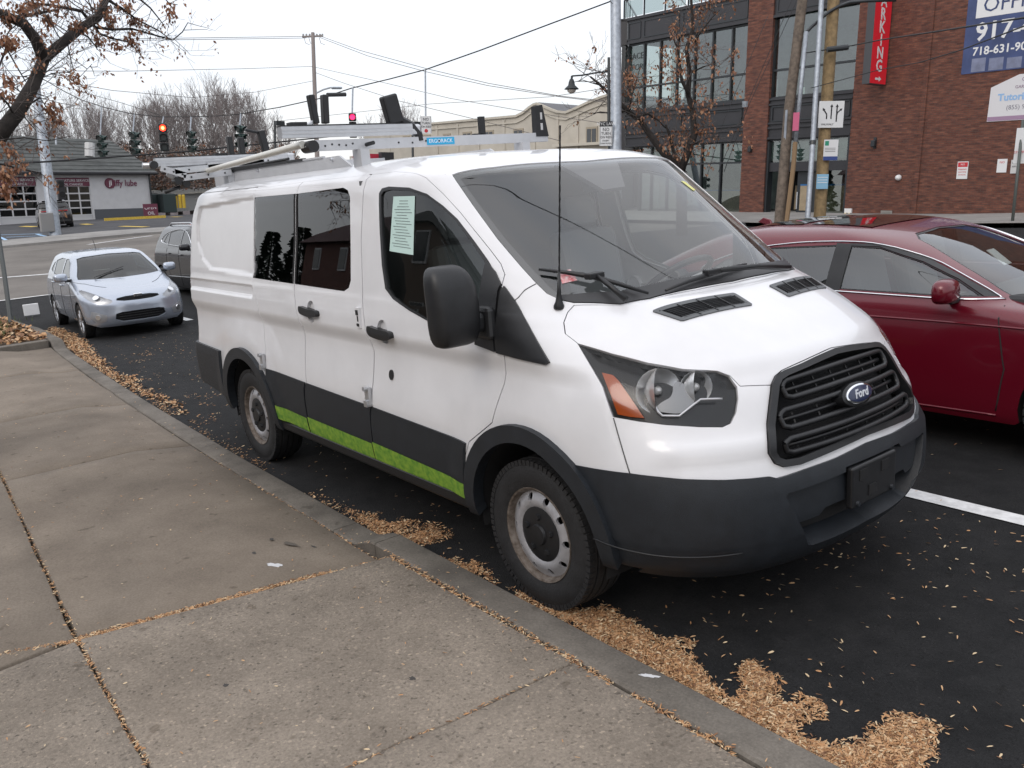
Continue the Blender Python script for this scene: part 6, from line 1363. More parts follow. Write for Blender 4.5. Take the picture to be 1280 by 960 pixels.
# ---- trees
def grow(mb, p, d, L, r, depth, rnd, spread=.55, up=.12, tips=None, segs=3, kids=(2, 3), minr=.006, nside=5, ratio=.68):
    P = [p.copy()]; R = [r]; dd = d.copy()
    for i in range(segs):
        dd = (dd + Vector((rnd.uniform(-1, 1), rnd.uniform(-1, 1), rnd.uniform(-.6, 1)))*.14 + Vector((0, 0, up*.3))).normalized(); P.append(P[-1] + dd*L/segs); R.append(max(minr, r*(1 - .42*(i+1)/segs)))
        if depth > 0 and i < segs - 1 and rnd.random() < .6: a = (dd + Vector((rnd.uniform(-1, 1), rnd.uniform(-1, 1), rnd.uniform(-.3, .7))).normalized()*spread*1.3).normalized(); grow(mb, P[-1], a, L*ratio*rnd.uniform(.6, .9), R[-1]*.6, depth - 1, rnd, spread, up, tips, segs, kids, minr, nside, ratio)
    mb.tube(P, R, nside if r > .03 else 3, cap=False)
    if depth <= 0:
        if tips is not None: tips.append((P[-1], dd)); tips.append((P[len(P)//2], dd))
        return
    for k in range(rnd.randint(*kids)):
        a = (dd + Vector((rnd.uniform(-1, 1), rnd.uniform(-1, 1), rnd.uniform(-.5, .8))).normalized()*spread).normalized(); grow(mb, P[-1], a, L*ratio*rnd.uniform(.8, 1.15), R[-1]*.72, depth - 1, rnd, spread, up, tips, segs, kids, minr, nside, ratio)
M_bark = mat('dark_bark', (.020, .016, .014), .95, noise=.5, nscale=9, bump=.9, bscale=35); M_twig = mat('grey_twigs', (.10, .085, .08), .95)
M_leaf = [mat('dry_leaf_a', (.26, .115, .06), .7), mat('dry_leaf_b', (.34, .18, .10), .7), mat('dry_leaf_c', (.16, .07, .04), .7)]
def leaf_clusters(name, tips, rnd, parent, per=9, size=.09, prob=.5, spread=.12, hang=.12):
    V = []; F = []; MI = []
    for p, d in tips:
        if rnd.random() > prob: continue
        for k in range(per):
            c = p + Vector((rnd.gauss(0, spread), rnd.gauss(0, spread), rnd.gauss(-hang, spread))); s = size*rnd.uniform(.6, 1.2)
            a = Vector((rnd.gauss(0, .6), rnd.gauss(0, .6), -1)).normalized(); b = a.orthogonal().normalized(); b.rotate(Quaternion(a, rnd.uniform(0, 6.28))); n = len(V); w = .28
            V += [c, c + a*s*.4 + b*s*w, c + a*s, c + a*s*.4 - b*s*w]; F.append((n, n+1, n+2, n+3)); MI.append(rnd.randint(0, 2))
    o = mesh(name, V, F, None, parent)
    for m in M_leaf: o.data.materials.append(m)
    o.data.polygons.foreach_set('material_index', MI); o['kind'] = 'stuff'; return o
# street tree before the black bays: limbs measured from the photo
dT = 29.0; base = und((852, 262), dT); v_ = -G; base = base + v_*((base.z - zg(base.x, base.y))/G.z)
tt = thing('street_tree', 'street tree with dark forked trunk and clinging orange-brown leaves before the black bays', 'tree', base); rnd = random.Random(4); tips = []
mb = MB(); tw = MB()
limbs = [([(852, 300), (852, 235), (848, 205)], .20, .17, 0), ([(850, 215), (858, 195), (868, 168), (866, 140), (860, 118), (862, 90), (858, 62), (866, 36), (864, 0), (868, -30)], .14, .035, 1), ([(850, 212), (828, 190), (812, 168), (800, 150), (786, 140), (774, 128), (762, 118), (748, 104), (738, 96)], .13, .03, 1),
         ([(850, 208), (842, 190), (838, 172), (832, 156)], .09, .03, 1), ([(861, 118), (852, 100), (850, 78), (846, 58), (838, 40)], .07, .02, 1), ([(796, 147), (810, 142), (822, 150), (832, 160)], .05, .02, 1), ([(786, 138), (790, 118), (796, 100), (800, 84)], .04, .012, 1), ([(784, 138), (768, 142), (750, 140), (742, 142)], .04, .012, 1), ([(864, 60), (876, 40), (890, 22), (900, 12)], .03, .01, 1), ([(862, 92), (878, 84), (890, 80), (900, 84)], .03, .01, 1),
         ([(762, 118), (758, 100), (750, 88)], .02, .008, 1), ([(748, 106), (728, 100), (712, 104)], .02, .008, 1), ([(856, 190), (868, 180), (885, 172), (900, 170)], .03, .01, 1)]
for pts, r0, r1, br in limbs:
    P = [und((p[0], p[1]), dT + rnd.uniform(-.25, .25)*br) - base for p in pts]; n = len(P); mb.tube(P, [r0 + (r1 - r0)*i/(n-1) for i in range(n)], 8)
    if br:
        for i in range(1, n):
            for k in range(3):
                t_ = rnd.random(); q = P[i-1].lerp(P[i], t_); a = Vector((rnd.uniform(-1, 1), rnd.uniform(-1, 1), rnd.uniform(-.25, .9))).normalized()
                grow(tw, q, a, rnd.uniform(.45, .95), .014, 2, rnd, .7, .05, tips, 3, (1, 2), .005, 4)
mb.build('trunk', M_bark, tt, True); tw.build('twigs', M_twig, tt, True)['kind'] = 'stuff'
low = [(p, d) for p, d in tips if (p + base).x > und((792, 150), dT).x - 0]; up_ = [(p, d) for p, d in tips if (p + base).x <= und((792, 150), dT).x]
leaf_clusters('leaves', low, rnd, tt, per=5, size=.13, prob=.26, spread=.09, hang=.16); leaf_clusters('leaves', up_, rnd, tt, per=4, size=.11, prob=.10, spread=.04, hang=.10)
# overhanging street tree, top left corner: trunk stands left of the frame
b0 = Vector((-4.9, -3.35, .1)); ov = thing('overhanging_tree', 'near tree whose dark limb and brown seed clusters hang over the top left corner', 'tree', b0); rnd = random.Random(11); mb = MB(); tw = MB(); tips = []
L1 = [((0, 168), 6.0), ((22, 140), 6.15), ((42, 105), 6.3), ((56, 72), 6.5), ((80, 52), 6.6), ((100, 36), 6.8), ((122, 22), 6.9), ((132, 0), 7.0), ((124, -30), 7.1), ((130, -80), 7.2)]
P1 = [und(p, d) - b0 for p, d in L1]; trunk = [Vector((0, 0, 0)), Vector((.05, .08, .9)), Vector((.12, .3, 1.7)), Vector((.25, .75, 2.2))] 
mb.tube(trunk + P1, [.15, .12, .10, .075] + [.060, .052, .045, .040, .037, .035, .033, .029, .025, .020], 12)
side = [([((55, 75), 6.45), ((45, 50), 6.35), ((30, 30), 6.3), ((8, 20), 6.2), ((-20, 8), 6.1)], .045, .03), ([((112, 26), 6.85), ((102, 14), 6.8), ((84, 10), 6.7), ((60, 6), 6.6), ((30, 4), 6.5)], .016, .008), ([((20, 22), 6.3), ((50, 16), 6.5), ((74, 12), 6.6)], .016, .006),
        ([((116, 30), 6.9), ((124, 42), 7), ((140, 48), 7.1), ((158, 52), 7.2), ((166, 56), 7.2)], .013, .004), ([((118, 34), 6.9), ((140, 37), 7), ((165, 36), 7.2), ((190, 43), 7.3), ((216, 50), 7.4), ((228, 40), 7.4), ((235, 28), 7.4)], .012, .003),
        ([((134, 0), 7), ((152, 10), 7.1), ((172, 25), 7.2), ((198, 38), 7.3), ((214, 50), 7.4)], .012, .004), ([((98, 40), 6.8), ((110, 46), 6.9), ((118, 56), 6.9), ((122, 62), 6.9)], .009, .003), ([((170, -5), 7.2), ((188, 10), 7.2), ((200, 25), 7.2), ((205, 32), 7.2)], .009, .003),
        ([((200, -10), 7.2), ((211, 4), 7.2), ((222, 6), 7.2)], .007, .003), ([((5, 55), 6.1), ((18, 78), 6.2), ((32, 102), 6.3)], .006, .004), ([((0, 60), 6.1), ((12, 38), 6.2), ((30, 24), 6.3)], .006, .003), ([((45, 100), 6.3), ((65, 92), 6.5), ((85, 90), 6.5), ((100, 96), 6.5), ((115, 80), 6.6)], .004, .002), ([((22, 140), 6.15), ((50, 122), 6.2), ((62, 140), 6.2), ((66, 152), 6.2)], .008, .003), ([((0, 205), 5.8), ((30, 212), 6.0), ((50, 216), 6.1), ((62, 226), 6.1)], .006, .003), ([((0, 175), 5.9), ((30, 172), 6), ((60, 176), 6.1), ((90, 170), 6.2)], .005, .002), ([((0, 120), 6.0), ((10, 130), 6.0), ((18, 145), 6.1)], .01, .006), ([((8, 60), 6.2), ((0, 80), 6.2), ((-8, 110), 6.2)], .008, .005)]
for pts, r0, r1 in side:
    P = [und(p, d) - b0 for p, d in pts]; n = len(P); mb.tube(P, [r0 + (r1 - r0)*i/(n-1) for i in range(n)], 6)
    for i in range(1, n):
        for k in range(3 if pts[0][0][0] < 60 else 2):
            q = P[i-1].lerp(P[i], rnd.random()); a = (Vector((rnd.uniform(-1, 1), rnd.uniform(-1, 1), rnd.uniform(-1.0, .5)))).normalized(); grow(tw, q, a, rnd.uniform(.10, .24), .0035, 2, rnd, .8, -.05, tips, 3, (1, 2), .0012, 3)
for i in range(2, len(P1) - 1):
    for k in range(4):
        q = P1[i].lerp(P1[i-1], rnd.random()); a = (Vector((rnd.uniform(-1, 1), rnd.uniform(-1, 1), rnd.uniform(-.5, 1)))).normalized(); grow(tw, q, a, rnd.uniform(.15, .4), .006, 2, rnd, .8, 0, tips, 3, (1, 3), .0014, 3)
mb.build('limb', M_bark, ov, True); tw.build('twigs', M_twig, ov, True)['kind'] = 'stuff'
cl = []
for (p, d), n_ in ((((100, 26), 6.8), 1), (((131, 8), 7.0), 5), (((128, 14), 6.95), 4), (((166, 22), 7.2), 4), (((165, 50), 7.2), 5), (((122, 52), 6.9), 2), (((92, 97), 6.5), 3), (((68, 140), 6.2), 4), (((60, 130), 6.2), 3), (((12, 100), 6), 3), (((5, 110), 6.0), 2), (((10, 232), 5.8), 5), (((20, 196), 5.9), 2), (((4, 212), 5.8), 4), (((212, 4), 7.2), 2), (((222, 8), 7.2), 1), (((145, 58), 7), 2), (((142, 26), 7), 2), (((30, 8), 6.3), 4), (((12, 18), 6.2), 6), (((60, 20), 6.5), 3), (((8, 45), 6), 4), (((85, 30), 6.7), 3), (((155, 4), 7.1), 3), (((18, 50), 6.1), 3), (((40, 2), 6.4), 4), (((70, 2), 6.5), 3), (((8, 180), 5.9), 3)):
    for k in range(n_): cl.append((und((p[0] + rnd.gauss(0, 4), p[1] + rnd.gauss(0, 4)), d) - b0, None))
leaf_clusters('leaves', cl, rnd, ov, per=20, size=.040, prob=1, spread=.022, hang=.02)
leaf_clusters('leaves', tips, rnd, ov, per=4, size=.034, prob=.10, spread=.02, hang=.02)
# ---- bare trees in the distance: one built per kind, the rest are turned and scaled copies
def bare(seed, H, kids=(2, 3), depth=5):
    rnd = random.Random(seed); t = thing('bare_tree', 'x', 'tree'); mb = MB(); tw = MB(); b = MB()
    b.tube([Vector((0, 0, -.5)), Vector((.05, .03, H*.12)), Vector((-.03, .05, H*.24))], [H*.022, H*.017, H*.015], 7)
    for k in range(4):
        a = Vector((math.cos(k*1.7 + seed)*.38, math.sin(k*1.7 + seed)*.38, 1)).normalized(); grow(tw, Vector((-.03, .05, H*(.17 + .02*k))), a, H*.25, H*.010, depth, rnd, .48, .25, None, 3, kids, H*.00075, 4, .72)
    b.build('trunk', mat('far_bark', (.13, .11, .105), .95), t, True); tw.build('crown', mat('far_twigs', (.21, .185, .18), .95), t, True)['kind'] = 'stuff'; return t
protos = [bare(1, 14), bare(5, 14), bare(9, 14)]
spec = [(0, 36, 190, 95, 128, 'bare tree behind the oil-change shop roof at far left'), (1, 84, 190, 95, 140, 'low bare tree right of the big steel pole'), (2, 120, 190, 90, 120, 'pale bare tree above the shop roof ridge'), (0, 160, 190, 95, 150, 'short bare tree left of the red signal'), (1, 190, 192, 85, 128, 'slender bare tree above the red signal'), (2, 222, 192, 85, 120, 'bare tree between the red signal and the tallest tree'),
        (0, 256, 195, 85, 106, 'broad tallest bare tree behind the traffic signals'), (2, 284, 195, 80, 103, 'tall bare tree next to the tallest one, leaning right'), (1, 318, 195, 85, 110, 'bare tree left of the shoebox lamp post'), (0, 350, 195, 110, 150, 'small bare tree behind the ladder rack'), (1, 508, 195, 120, 128, 'bare tree peeking over the left end of the cream building'), (2, 480, 195, 130, 150, 'small bare tree left of the cream building'), (1, 0, 195, 100, 150, 'bare tree at the very left edge beyond the shop')]
spec += [(1, 60, 190, 105, 134, 'faint bare tree behind the steel pole'), (0, 104, 190, 105, 138, 'faint bare tree above the shop chimney'), (2, 142, 190, 100, 132, 'faint bare tree left of the second dark signal'), (1, 206, 190, 98, 124, 'bare tree directly behind the bright red signal'), (0, 238, 192, 92, 112, 'bare tree behind the unlit signal right of the red one'), (2, 270, 195, 92, 108, 'bare tree crown between the two tallest trees'), (0, 302, 195, 92, 112, 'bare tree behind the rightmost dark signal'), (1, 336, 195, 100, 135, 'low bare tree beside the shoebox lamp post')]
for n_, (i, x, yb, d, yt, lab) in enumerate(spec):
    o = protos[i] if n_ in (0, 1, 2) else copy_tree(protos[i])
    o2 = {0: 0, 1: 1, 2: 2}.get(n_)
    P_ = und((x, 245), d); P_.z = zg(P_.x, P_.y); Ht = (und((x, yt), d) - P_).length; s_ = Ht/14.2; o.location = P_; o.scale = (s_*1.05, s_*1.05, s_); o.rotation_euler = (.03, .05, n_*1.3); tag(o, lab, 'tree', 'bare winter trees')
# brown scrub below the trees
rnd = random.Random(3); V = []; F = []; MI = []
for k in range(14000):
    x = rnd.uniform(150, 372); d = rnd.uniform(72, 84); top = 186 + 6*math.sin(x*.07) + 4*math.sin(x*.19); y = top + rnd.random()**.8*(236 - top); c = und((x, y), d); s = rnd.uniform(.08, .26)
    a = Vector((rnd.uniform(-1, 1), rnd.uniform(-1, 1), rnd.uniform(-1, 1))).normalized(); b = a.orthogonal().normalized(); n = len(V); V += [c, c + a*s + b*s*.3, c + a*s*1.6, c + a*s - b*s*.3]; F.append((n, n+1, n+2, n+3)); MI.append(rnd.choice((0, 2, 3, 3, 3, 4, 4, 4)))
sc2 = mesh('brown_scrub', V, F, None)
for m in M_leaf + [mat('scrub_brown', (.11, .085, .07), .9), mat('scrub_grey', (.10, .085, .08), .9)]: sc2.data.materials.append(m)
sc2.data.polygons.foreach_set('material_index', MI); tag(sc2, 'brown winter scrub and dead leaves below the bare trees', 'scrub', kind='stuff')
# far wooded ridge closing the horizon
V = []; F = []
for i in range(90):
    an = math.radians(88 + i*1.6); rr = 190; h = 5 + 2.5*math.sin(i*.7) + 1.5*math.sin(i*2.3); x, y = CAM.x + rr*math.cos(an), CAM.y + rr*math.sin(an); z = zg(x, y); V += [(x, y, z - 14), (x, y, z + h + 1), (x*1.1, y*1.1, z + h - 3)]
F = [(3*i, 3*i+3, 3*i+4, 3*i+1) for i in range(89)] + [(3*i+1, 3*i+4, 3*i+5, 3*i+2) for i in range(89)]
hills = mesh('hills', V, F, mat('far_woods', (.13, .115, .12), .95, noise=.4, nscale=.3), None, True); hills['kind'] = 'structure'
# ---- white oil-change shop at the far left
P_r, P_l = und((184, 276), 69), und((0, 284), 61)
SP = Plane(P_r, P_l - P_r); 
shop = thing('oil_change_shop', 'white oil-change shop with grey hipped roof and glazed garage doors at far left', 'shop')
M_wall = mat('shop_white_wall', (.52, .52, .53), .8, noise=.05, nscale=2); M_base = mat('shop_grey_base', (.085, .09, .10), .8); M_roof = mat('grey_shingles', (.075, .08, .078), .9, noise=.25, nscale=1.5); M_maroon = mat('maroon_print', (.13, .03, .055), .6)
M_gd = mat('garage_frame', (.50, .50, .51), .5); M_gg = glass('garage_glass', (.4, .42, .42), 1.0, 1.6)
def SB(p0, p1, d0, d1, name, m, par=None, **kw):  # box on the shop front measured between two photo points
    a0, h0 = SP.at(p0); a1, h1 = SP.at(p1); return SP.box(a0, a1, h0, h1, d0, d1).build(name, m, par or shop, **kw)
aE, hE = SP.at((185, 215)); aL = SP.at((-60, 212))[0]; h0 = -1.2
def SA(a0, a1, h0, h1, d0, d1, name, m, par=None): return SP.box(a0, a1, h0, h1, d0, d1).build(name, m, par or shop)
hB = SP.at((180, 260))[1]; aD1 = (SP.at((71, 240))[0], SP.at((113, 240))[0]); aD2 = (SP.at((-4, 240))[0], SP.at((46, 240))[0]); hDT = SP.at((90, 222))[1]; hDT2 = SP.at((20, 221))[1]
rt = max(aE, aL); lo, hi = sorted((aE, aL)); 
w1 = SA(aD1[1], aE, h0, hE, -8, 0, 'wall', M_wall); SA(aD2[1], aD1[0], h0, hE, -8, 0, 'wall', M_wall); SA(aD1[0], aD1[1], hDT, hE, -8, 0, 'wall', M_wall); SA(aD2[0], aD2[1], hDT2, hE, -8, 0, 'wall', M_wall); SA(aL, aD2[0], h0, hE, -8, 0, 'wall', M_wall)
SA(aD1[1] + (aE - aD1[1])*.03, aE, h0, hB, 0, .03, 'base_course', M_base, w1)
SA(aL, aE, -1, .0, -7.9, -2, 'inner_floor', M_base); SA(aL, aE, h0, hE, -7, -6.5, 'inner_wall', mat('shop_inside', (.10, .09, .08), .9))
for (a0, a1), top in ((aD1, hDT), (aD2, hDT2)):
    g = SA(a0, a1, h0, .62, -.16, -.08, 'garage_door', M_gd); b = top - (top - .62)*.0
    SA(a0, a1, top - .62, top - .02, -.07, .02, 'banner', M_maroon, g)
    am = (a0 + a1)/2; SP.text('banner_text', 'SIGNATURE SERVICE', .26, M_sw, am - .0, top - .22, .04, g); SP.text('banner_text', 'OIL CHANGE', .24, M_sw, am, top - .5, .04, g)
    n = 3
    for i in range(n + 1): a = a0 + (a1 - a0)*i/n; SA(a - .05, a + .05, .62, top - .62, -.14, -.06, 'door_stile', M_gd, g)
    for j in range(5): h = .62 + (top - 1.24)*j/4; SA(a0, a1, h - .05, h + .05, -.13, -.055, 'door_rail', M_gd, g)
    for i in range(n):
        for j in range(4): x0 = a0 + (a1 - a0)*i/n; x1 = a0 + (a1 - a0)*(i+1)/n; y0 = .62 + (top - 1.24)*j/4; SA(x0, x1, y0 + .05, y0 + (top - 1.24)/4 - .05, -.10, -.09, 'pane', M_gg, g)
# roof: eave, ridge and hip measured from the photo
e0 = SP.pt(aL, hE, .5); e1 = SP.pt(aE + (.5 if aE > aL else -.5)*1, hE, .5); r1 = und((137, 175), 74); r0 = SP.pt(aL, (r1 - SP.o).dot(G), -5); b1 = SP.pt(aE, hE, -9); b0 = SP.pt(aL, hE, -9)
V = [e0, e1, r1, r0, b1, b0, e0 + G*-.18, e1 + G*-.18]; roof = mesh('roof', V, [(0, 1, 2, 3), (1, 4, 2), (3, 2, 4, 5), (0, 6, 7, 1)], M_roof, shop)
for k in range(9): # shingle courses
    t = (k + .5)/9.5; A_ = e0.lerp(r0, t) + SP.n*.03 + G*.03; B_ = e1.lerp(r1, t) + SP.n*.03 + G*.03; MB().tube([A_, B_], .035, 4).build('shingle_course', M_roof, roof)
MB().tube([e0 + G*-.1, e1 + G*-.1], .12, 6).build('gutter', M_blk, shop); MB().tube([SP.pt(aE, hE - .2, .12), SP.pt(aE, h0 + .3, .12)], .07, 6).build('downpipe', M_blk2, shop)
MB().tube([und((112, 196), 66), und((112, 179), 66)], .35, 8).build('chimney', mat('chimney_white', (.5,)*3, .8), roof)
# shop sign: badge and letters
a_, h_ = SP.at((137, 229)); MB().lathe([(0, .40), (.12, .38)], SP.pt(a_, h_, 0), SP.n, 18).build('sign_badge', M_maroon, shop)
SP.text('badge_letters', 'jl', .52, M_sw, a_, h_, .14, shop, bold=.01)
a_, h_ = SP.at((155.5, 229)); SP.text('shop_lettering', 'jiffy lube', .66, mat('maroon_edge', (.16, .03, .07), .5), a_, h_, .08, shop, sx=.88, bold=.008)
sb_ = thing('sandwich_board', 'maroon sandwich board at the right corner of the white shop', 'sign', und((190, 274), 66)); MB().box((0, 0, .55), (.12, 1.05, 1.2), QG.to_matrix()).build('board', M_maroon, sb_); 
for z, s_ in ((.85, 'OPEN'), (.45, 'OIL')): text('lettering', s_, .34, M_sw, (.07, 0, z), (0, 1, 0), (0, 0, 1), sb_)
# yellow kerb before the shop
ya, yb = gnd((131, 277)), gnd((207, 273)); yk_ = MB().tube([Vector((0, 0, .12)), yb - ya + Vector((0, 0, .12))], .16, 4).build('yellow_kerb', M_yellow); yk_.location = ya; tag(yk_, 'yellow painted kerb along the foot of the white shop', 'kerb')
# house, canopy building, dumpster and bollards right of the shop
M_broof = mat('brown_shingles', (.085, .05, .05), .9, noise=.25, nscale=1.5); M_bbrick = brick_mat('far_brick', 0, (.17, .07, .05), (.2, .09, .07), (.12, .05, .04), (.1, .08, .07)); M_cream = mat('cream_trim', (.42, .40, .36), .8)
hs = thing('brick_house', 'brown-roofed brick house with white gable trim behind the shop', 'house', und((200, 262), 84)); hb = und((200, 262), 84)
def pj(p, d): return und(p, d) - hb
hw_ = MB().add([pj((184, 262), 84), pj((224, 262), 82), pj((224, 229), 82), pj((184, 229), 84), pj((150, 262), 96), pj((190, 262), 94), pj((190, 229), 94), pj((150, 229), 96)], [(0, 1, 2, 3), (1, 5, 6, 2), (4, 0, 3, 7), (5, 4, 7, 6)]).build('wall', M_bbrick, hs)
MB().add([pj((180, 230), 83.5), pj((227, 231), 81.5), pj((209, 203), 88), pj((176, 206), 89), pj((190, 230), 96), pj((150, 229), 98)], [(0, 1, 2, 3), (1, 4, 2), (3, 2, 4, 5)]).build('roof', M_broof, hs)
MB().add([pj((172, 207), 88), pj((212, 206), 87), pj((197, 194), 90), pj((168, 196), 92)], [(0, 1, 2, 3)]).build('roof', M_broof, hs)
MB().tube([pj((197, 194), 88.5), pj((210, 205), 86.5)], .22, 4).build('gable_trim', M_sw, hs); MB().tube([pj((180, 230.5), 83), pj((227, 231.5), 81)], .14, 4).build('eaves_trim', M_cream, hs)
wq = MB().box(pj((200, 235), 82.5), (.3, 1.5, .9)).build('window', M_cream, hs); MB().box(pj((200, 235), 82.2), (.3, 1.2, .6)).build('pane', M_win, wq)
cb = thing('canopy_building', 'low pale canopy building beside the brick house', 'building', und((205, 262), 78)); hb = und((205, 262), 78)
MB().add([pj((186, 246), 78), pj((222, 245), 76), pj((222, 238), 76), pj((186, 238), 78), pj((200, 238), 84), pj((236, 238), 82)], [(0, 1, 2, 3), (3, 2, 5, 4)]).build('canopy_fascia', M_cream, cb); MB().add([pj((186, 262), 84), pj((222, 262), 84), pj((222, 245), 84), pj((186, 246), 84)], [(0, 1, 2, 3)]).build('back_wall', M_base, cb)
sh = thing('grey_shed', 'pale grey shed between the bollards and the parked van roof', 'shed', und((232, 262), 80)); hb = und((232, 262), 80)
MB().box(pj((236, 250), 80), (7, 8, 1.9)).build('wall', mat('shed_grey', (.33, .33, .32), .8), sh); MB().box(pj((236, 242), 80), (7.6, 8.6, .15)).build('roof', M_cream, sh)
dp = thing('dumpster', 'dark green dumpster enclosure next to the white shop', 'dumpster', und((203, 266), 72)); M_dg = mat('dumpster_green', (.025, .04, .04), .6)
for k, (x0, x1) in enumerate(((187, 199), (200.5, 217))): hb = und((203, 266), 72); MB().box(pj(((x0 + x1)/2, 254), 72 - k), (1.6, (x1 - x0)*.063, 1.5), QG.to_matrix()).build('bin', M_dg, dp, bevel=.05); MB().box(pj(((x0 + x1)/2, 243.5), 72 - k), (1.7, (x1 - x0)*.066, .12), Matrix.Rotation(.1, 3, 'Y')).build('lid', M_blk, dp)
for i, (x, l) in enumerate(((221, 'leftmost yellow bollard beside the dumpster'), (226, 'middle yellow bollard beside the dumpster'), (230.5, 'rightmost yellow bollard next to the van roof edge'))):
    p = und((x, 260), 71); MB_ = MB().lathe([(0, .13), (1.0, .13), (1.08, .08)], (0, 0, 0), G, 10).build('bollard', mat('bollard_yellow', (.55, .38, .04), .6)); MB_.location = p; tag(MB_, l, 'bollard', 'yellow bollards by the dumpster')
# ---- cream building in the middle distance
CB_ = Plane(und((760, 200), 52), und((520, 200), 66) - und((760, 200), 52)); cr_b = thing('cream_building', 'long low cream building with wavy gables beyond the van roof', 'building')
M_crw = mat('cream_wall', (.43, .40, .345), .85, noise=.1, nscale=.8); M_crt = mat('cream_cornice', (.46, .43, .37), .8); M_slate = mat('slate_roof', (.12, .12, .13), .8)
rl_ = [(455, 161), (500, 158), (538, 155), (600, 149.5), (646, 145.5), (655, 141), (662, 135), (668, 131), (672, 129.8), (680, 133), (690, 137.5), (697, 140), (708, 141), (720, 136), (737, 128), (752, 122), (765, 118), (779, 124), (800, 132)]
ro = [CB_.at(p) for p in rl_]; ro = sorted(ro); bz = -3.2
wl = CB_.poly([(ro[0][0], bz)] + [(ro[-1][0], bz)] + ro[::-1], -.3, 0).build('wall', M_crw, cr_b)
o = CB_; pts = [o.pt(a, h + .02, .06) for a, h in ro]; MB().tube(pts, .10, 4).build('cornice', M_crt, cr_b); MB().tube([p + G*-.42 + o.n*-.01 for p in pts], .05, 4).build('string_course', M_crt, wl)
V = []; F = []
for i, (a, h) in enumerate(ro): V += [o.pt(a, h + .1, -.05), o.pt(a, h + .1, -14)]
MB().add(V, [(2*i, 2*i+2, 2*i+3, 2*i+1) for i in range(len(ro) - 1)]).build('roof', M_slate, cr_b)
e_ = ro[0] if (o.pt(*ro[0]) - CAM).length < (o.pt(*ro[-1]) - CAM).length else ro[-1]
for x0, x1, y0, y1 in ((504, 513, 170, 177), (529, 538.6, 169, 176), (554, 563.6, 167.4, 175.4), (578.5, 590, 165.2, 174), (606, 617.5, 163.2, 173), (642, 654.6, 161.2, 171.8), (733, 747, 159, 180)):
    a0, h1_ = o.at((x0, y0)); a1, h0_ = o.at((x1, y1)); f = o.box(a0, a1, h0_, h1_, -.2, .05).build('window', mat('tan_frame', (.30, .26, .20), .7), cr_b); am = (a0 + a1)/2; dd_ = abs(a1 - a0)*.5 - .1
    for s_ in (-1, 1): o.box(am + s_*.04, am + s_*(dd_), h0_ + .12, h1_ - .12, .05, .07).build('pane', mat('dark_pane', (.05, .055, .06), .1), f)
for x in (486, 546, 572, 598, 630, 668, 697, 722): 
    a, h = o.at((x, 150)); o.box(a - .12, a + .12, bz, min(q[1] for q in ro) - .1, 0, .06).build('pilaster', M_crw, wl)
a0, h1_ = o.at((697, 184)); a1, _ = o.at((760, 184)); o.box(a0, a1, h1_, h1_ + .16, 0, .5).build('ledge', M_crt, cr_b)
# red and white awning between the rack and the roof
aw = thing('shop_awning', 'red and white shop fascia glimpsed between the ladder rack and van roof', 'awning', und((456, 200), 58)); hb = und((456, 200), 58)
MB().box(pj((459, 201), 58), (.4, 1.9, .9), QG.to_matrix()).build('red_panel', mat('awning_red', (.42, .02, .045), .6), aw); MB().box(pj((447, 200.5), 57.7), (.3, .85, .3), QG.to_matrix()).build('white_stripe', M_sw, aw); MB().box(pj((483, 200), 58), (.4, .95, 1.0), QG.to_matrix()).build('dark_box', M_blk, aw); MB().box(pj((447, 204), 58.2), (.3, 1.0, .9), QG.to_matrix()).build('cream_panel', M_crt, aw)
# ---- steel poles, lamps, utility pole
pL, bL = pole('steel_pole', 'thick tapered grey steel signal pole on the far left corner with a cabinet', 'pole', [(70, 299), (57, 200), (46, 120), (43, 95)], 44, .29, .17, M_galv, extra=False); 
MB().box(und((58.5, 278), 43.6) - bL, (.4, .62, .95), QG.to_matrix()).build('cabinet', mat('cabinet_grey', (.24, .235, .23), .6), pL, bevel=.03)
sgp = MB().box(und((76, 237), 43.4) - bL, (.3, .35, 1.0), QG.to_matrix()).build('pedestrian_signal', M_blk, pL, bevel=.04)
for y in (.25, -.25): MB().lathe([(0, .13), (.14, .15)], und((76, 237), 43.2) - bL + Vector((.1, 0, y)), (1, 0, 0), 10).build('signal_lens', M_dark, sgp)
MB().tube([und((70, 181), 43.8) - bL, und((70, 171), 43.8) - bL], .05, 5).build('stub', M_galv, pL)
pC, bC = pole('steel_pole', 'tall straight grey steel pole rising behind the van roof before the black bays', 'pole', [(770, 186), (770, 90), (769.5, 0), (769, -60)], 24.5, .165, .145, M_galv)
MB().tube([und((766, 4), 24.4) - bC, und((763, 0), 24.4) - bC], .03, 5).build('wire_eye', M_galv, pC)
pU, bU = pole('utility_pole', 'distant wooden utility pole with crossarm standing behind the ladder rack', 'utility pole', [(397, 210), (394, 130), (391, 41)], 62, .19, .13, mat('far_pole_wood', (.23, .20, .19), .9))
ca = MB().tube([und((378, 46), 62) - bU, und((403, 45), 62) - bU], .08, 4).build('crossarm', mat('far_pole_wood', (.2,)*3), pU)
for x in (379, 383, 387, 396, 400, 403): MB().tube([und((x, 46), 62) - bU, und((x, 42.5), 62) - bU], .07, 5).build('insulator', mat('insulator_grey', (.25,)*3, .4), ca)
for x in (380, 386, 399): MB().tube([und((x, 47), 62) - bU, und((x + 2, 54), 62) - bU, und((x + 7, 56), 62) - bU], .02, 3).build('hanging_lead', M_wire2, ca)
la = MB().tube([und((394, 117), 62) - bU, und((404, 112), 61.8) - bU, und((413, 109.5), 61.6) - bU, und((418, 109.5), 61.5) - bU], .06, 5).build('lamp_arm', M_galv, pU); MB().box(und((421, 110), 61.4) - bU, (.3, .75, .15)).build('lamp_head', M_galv, la, bevel=.05)
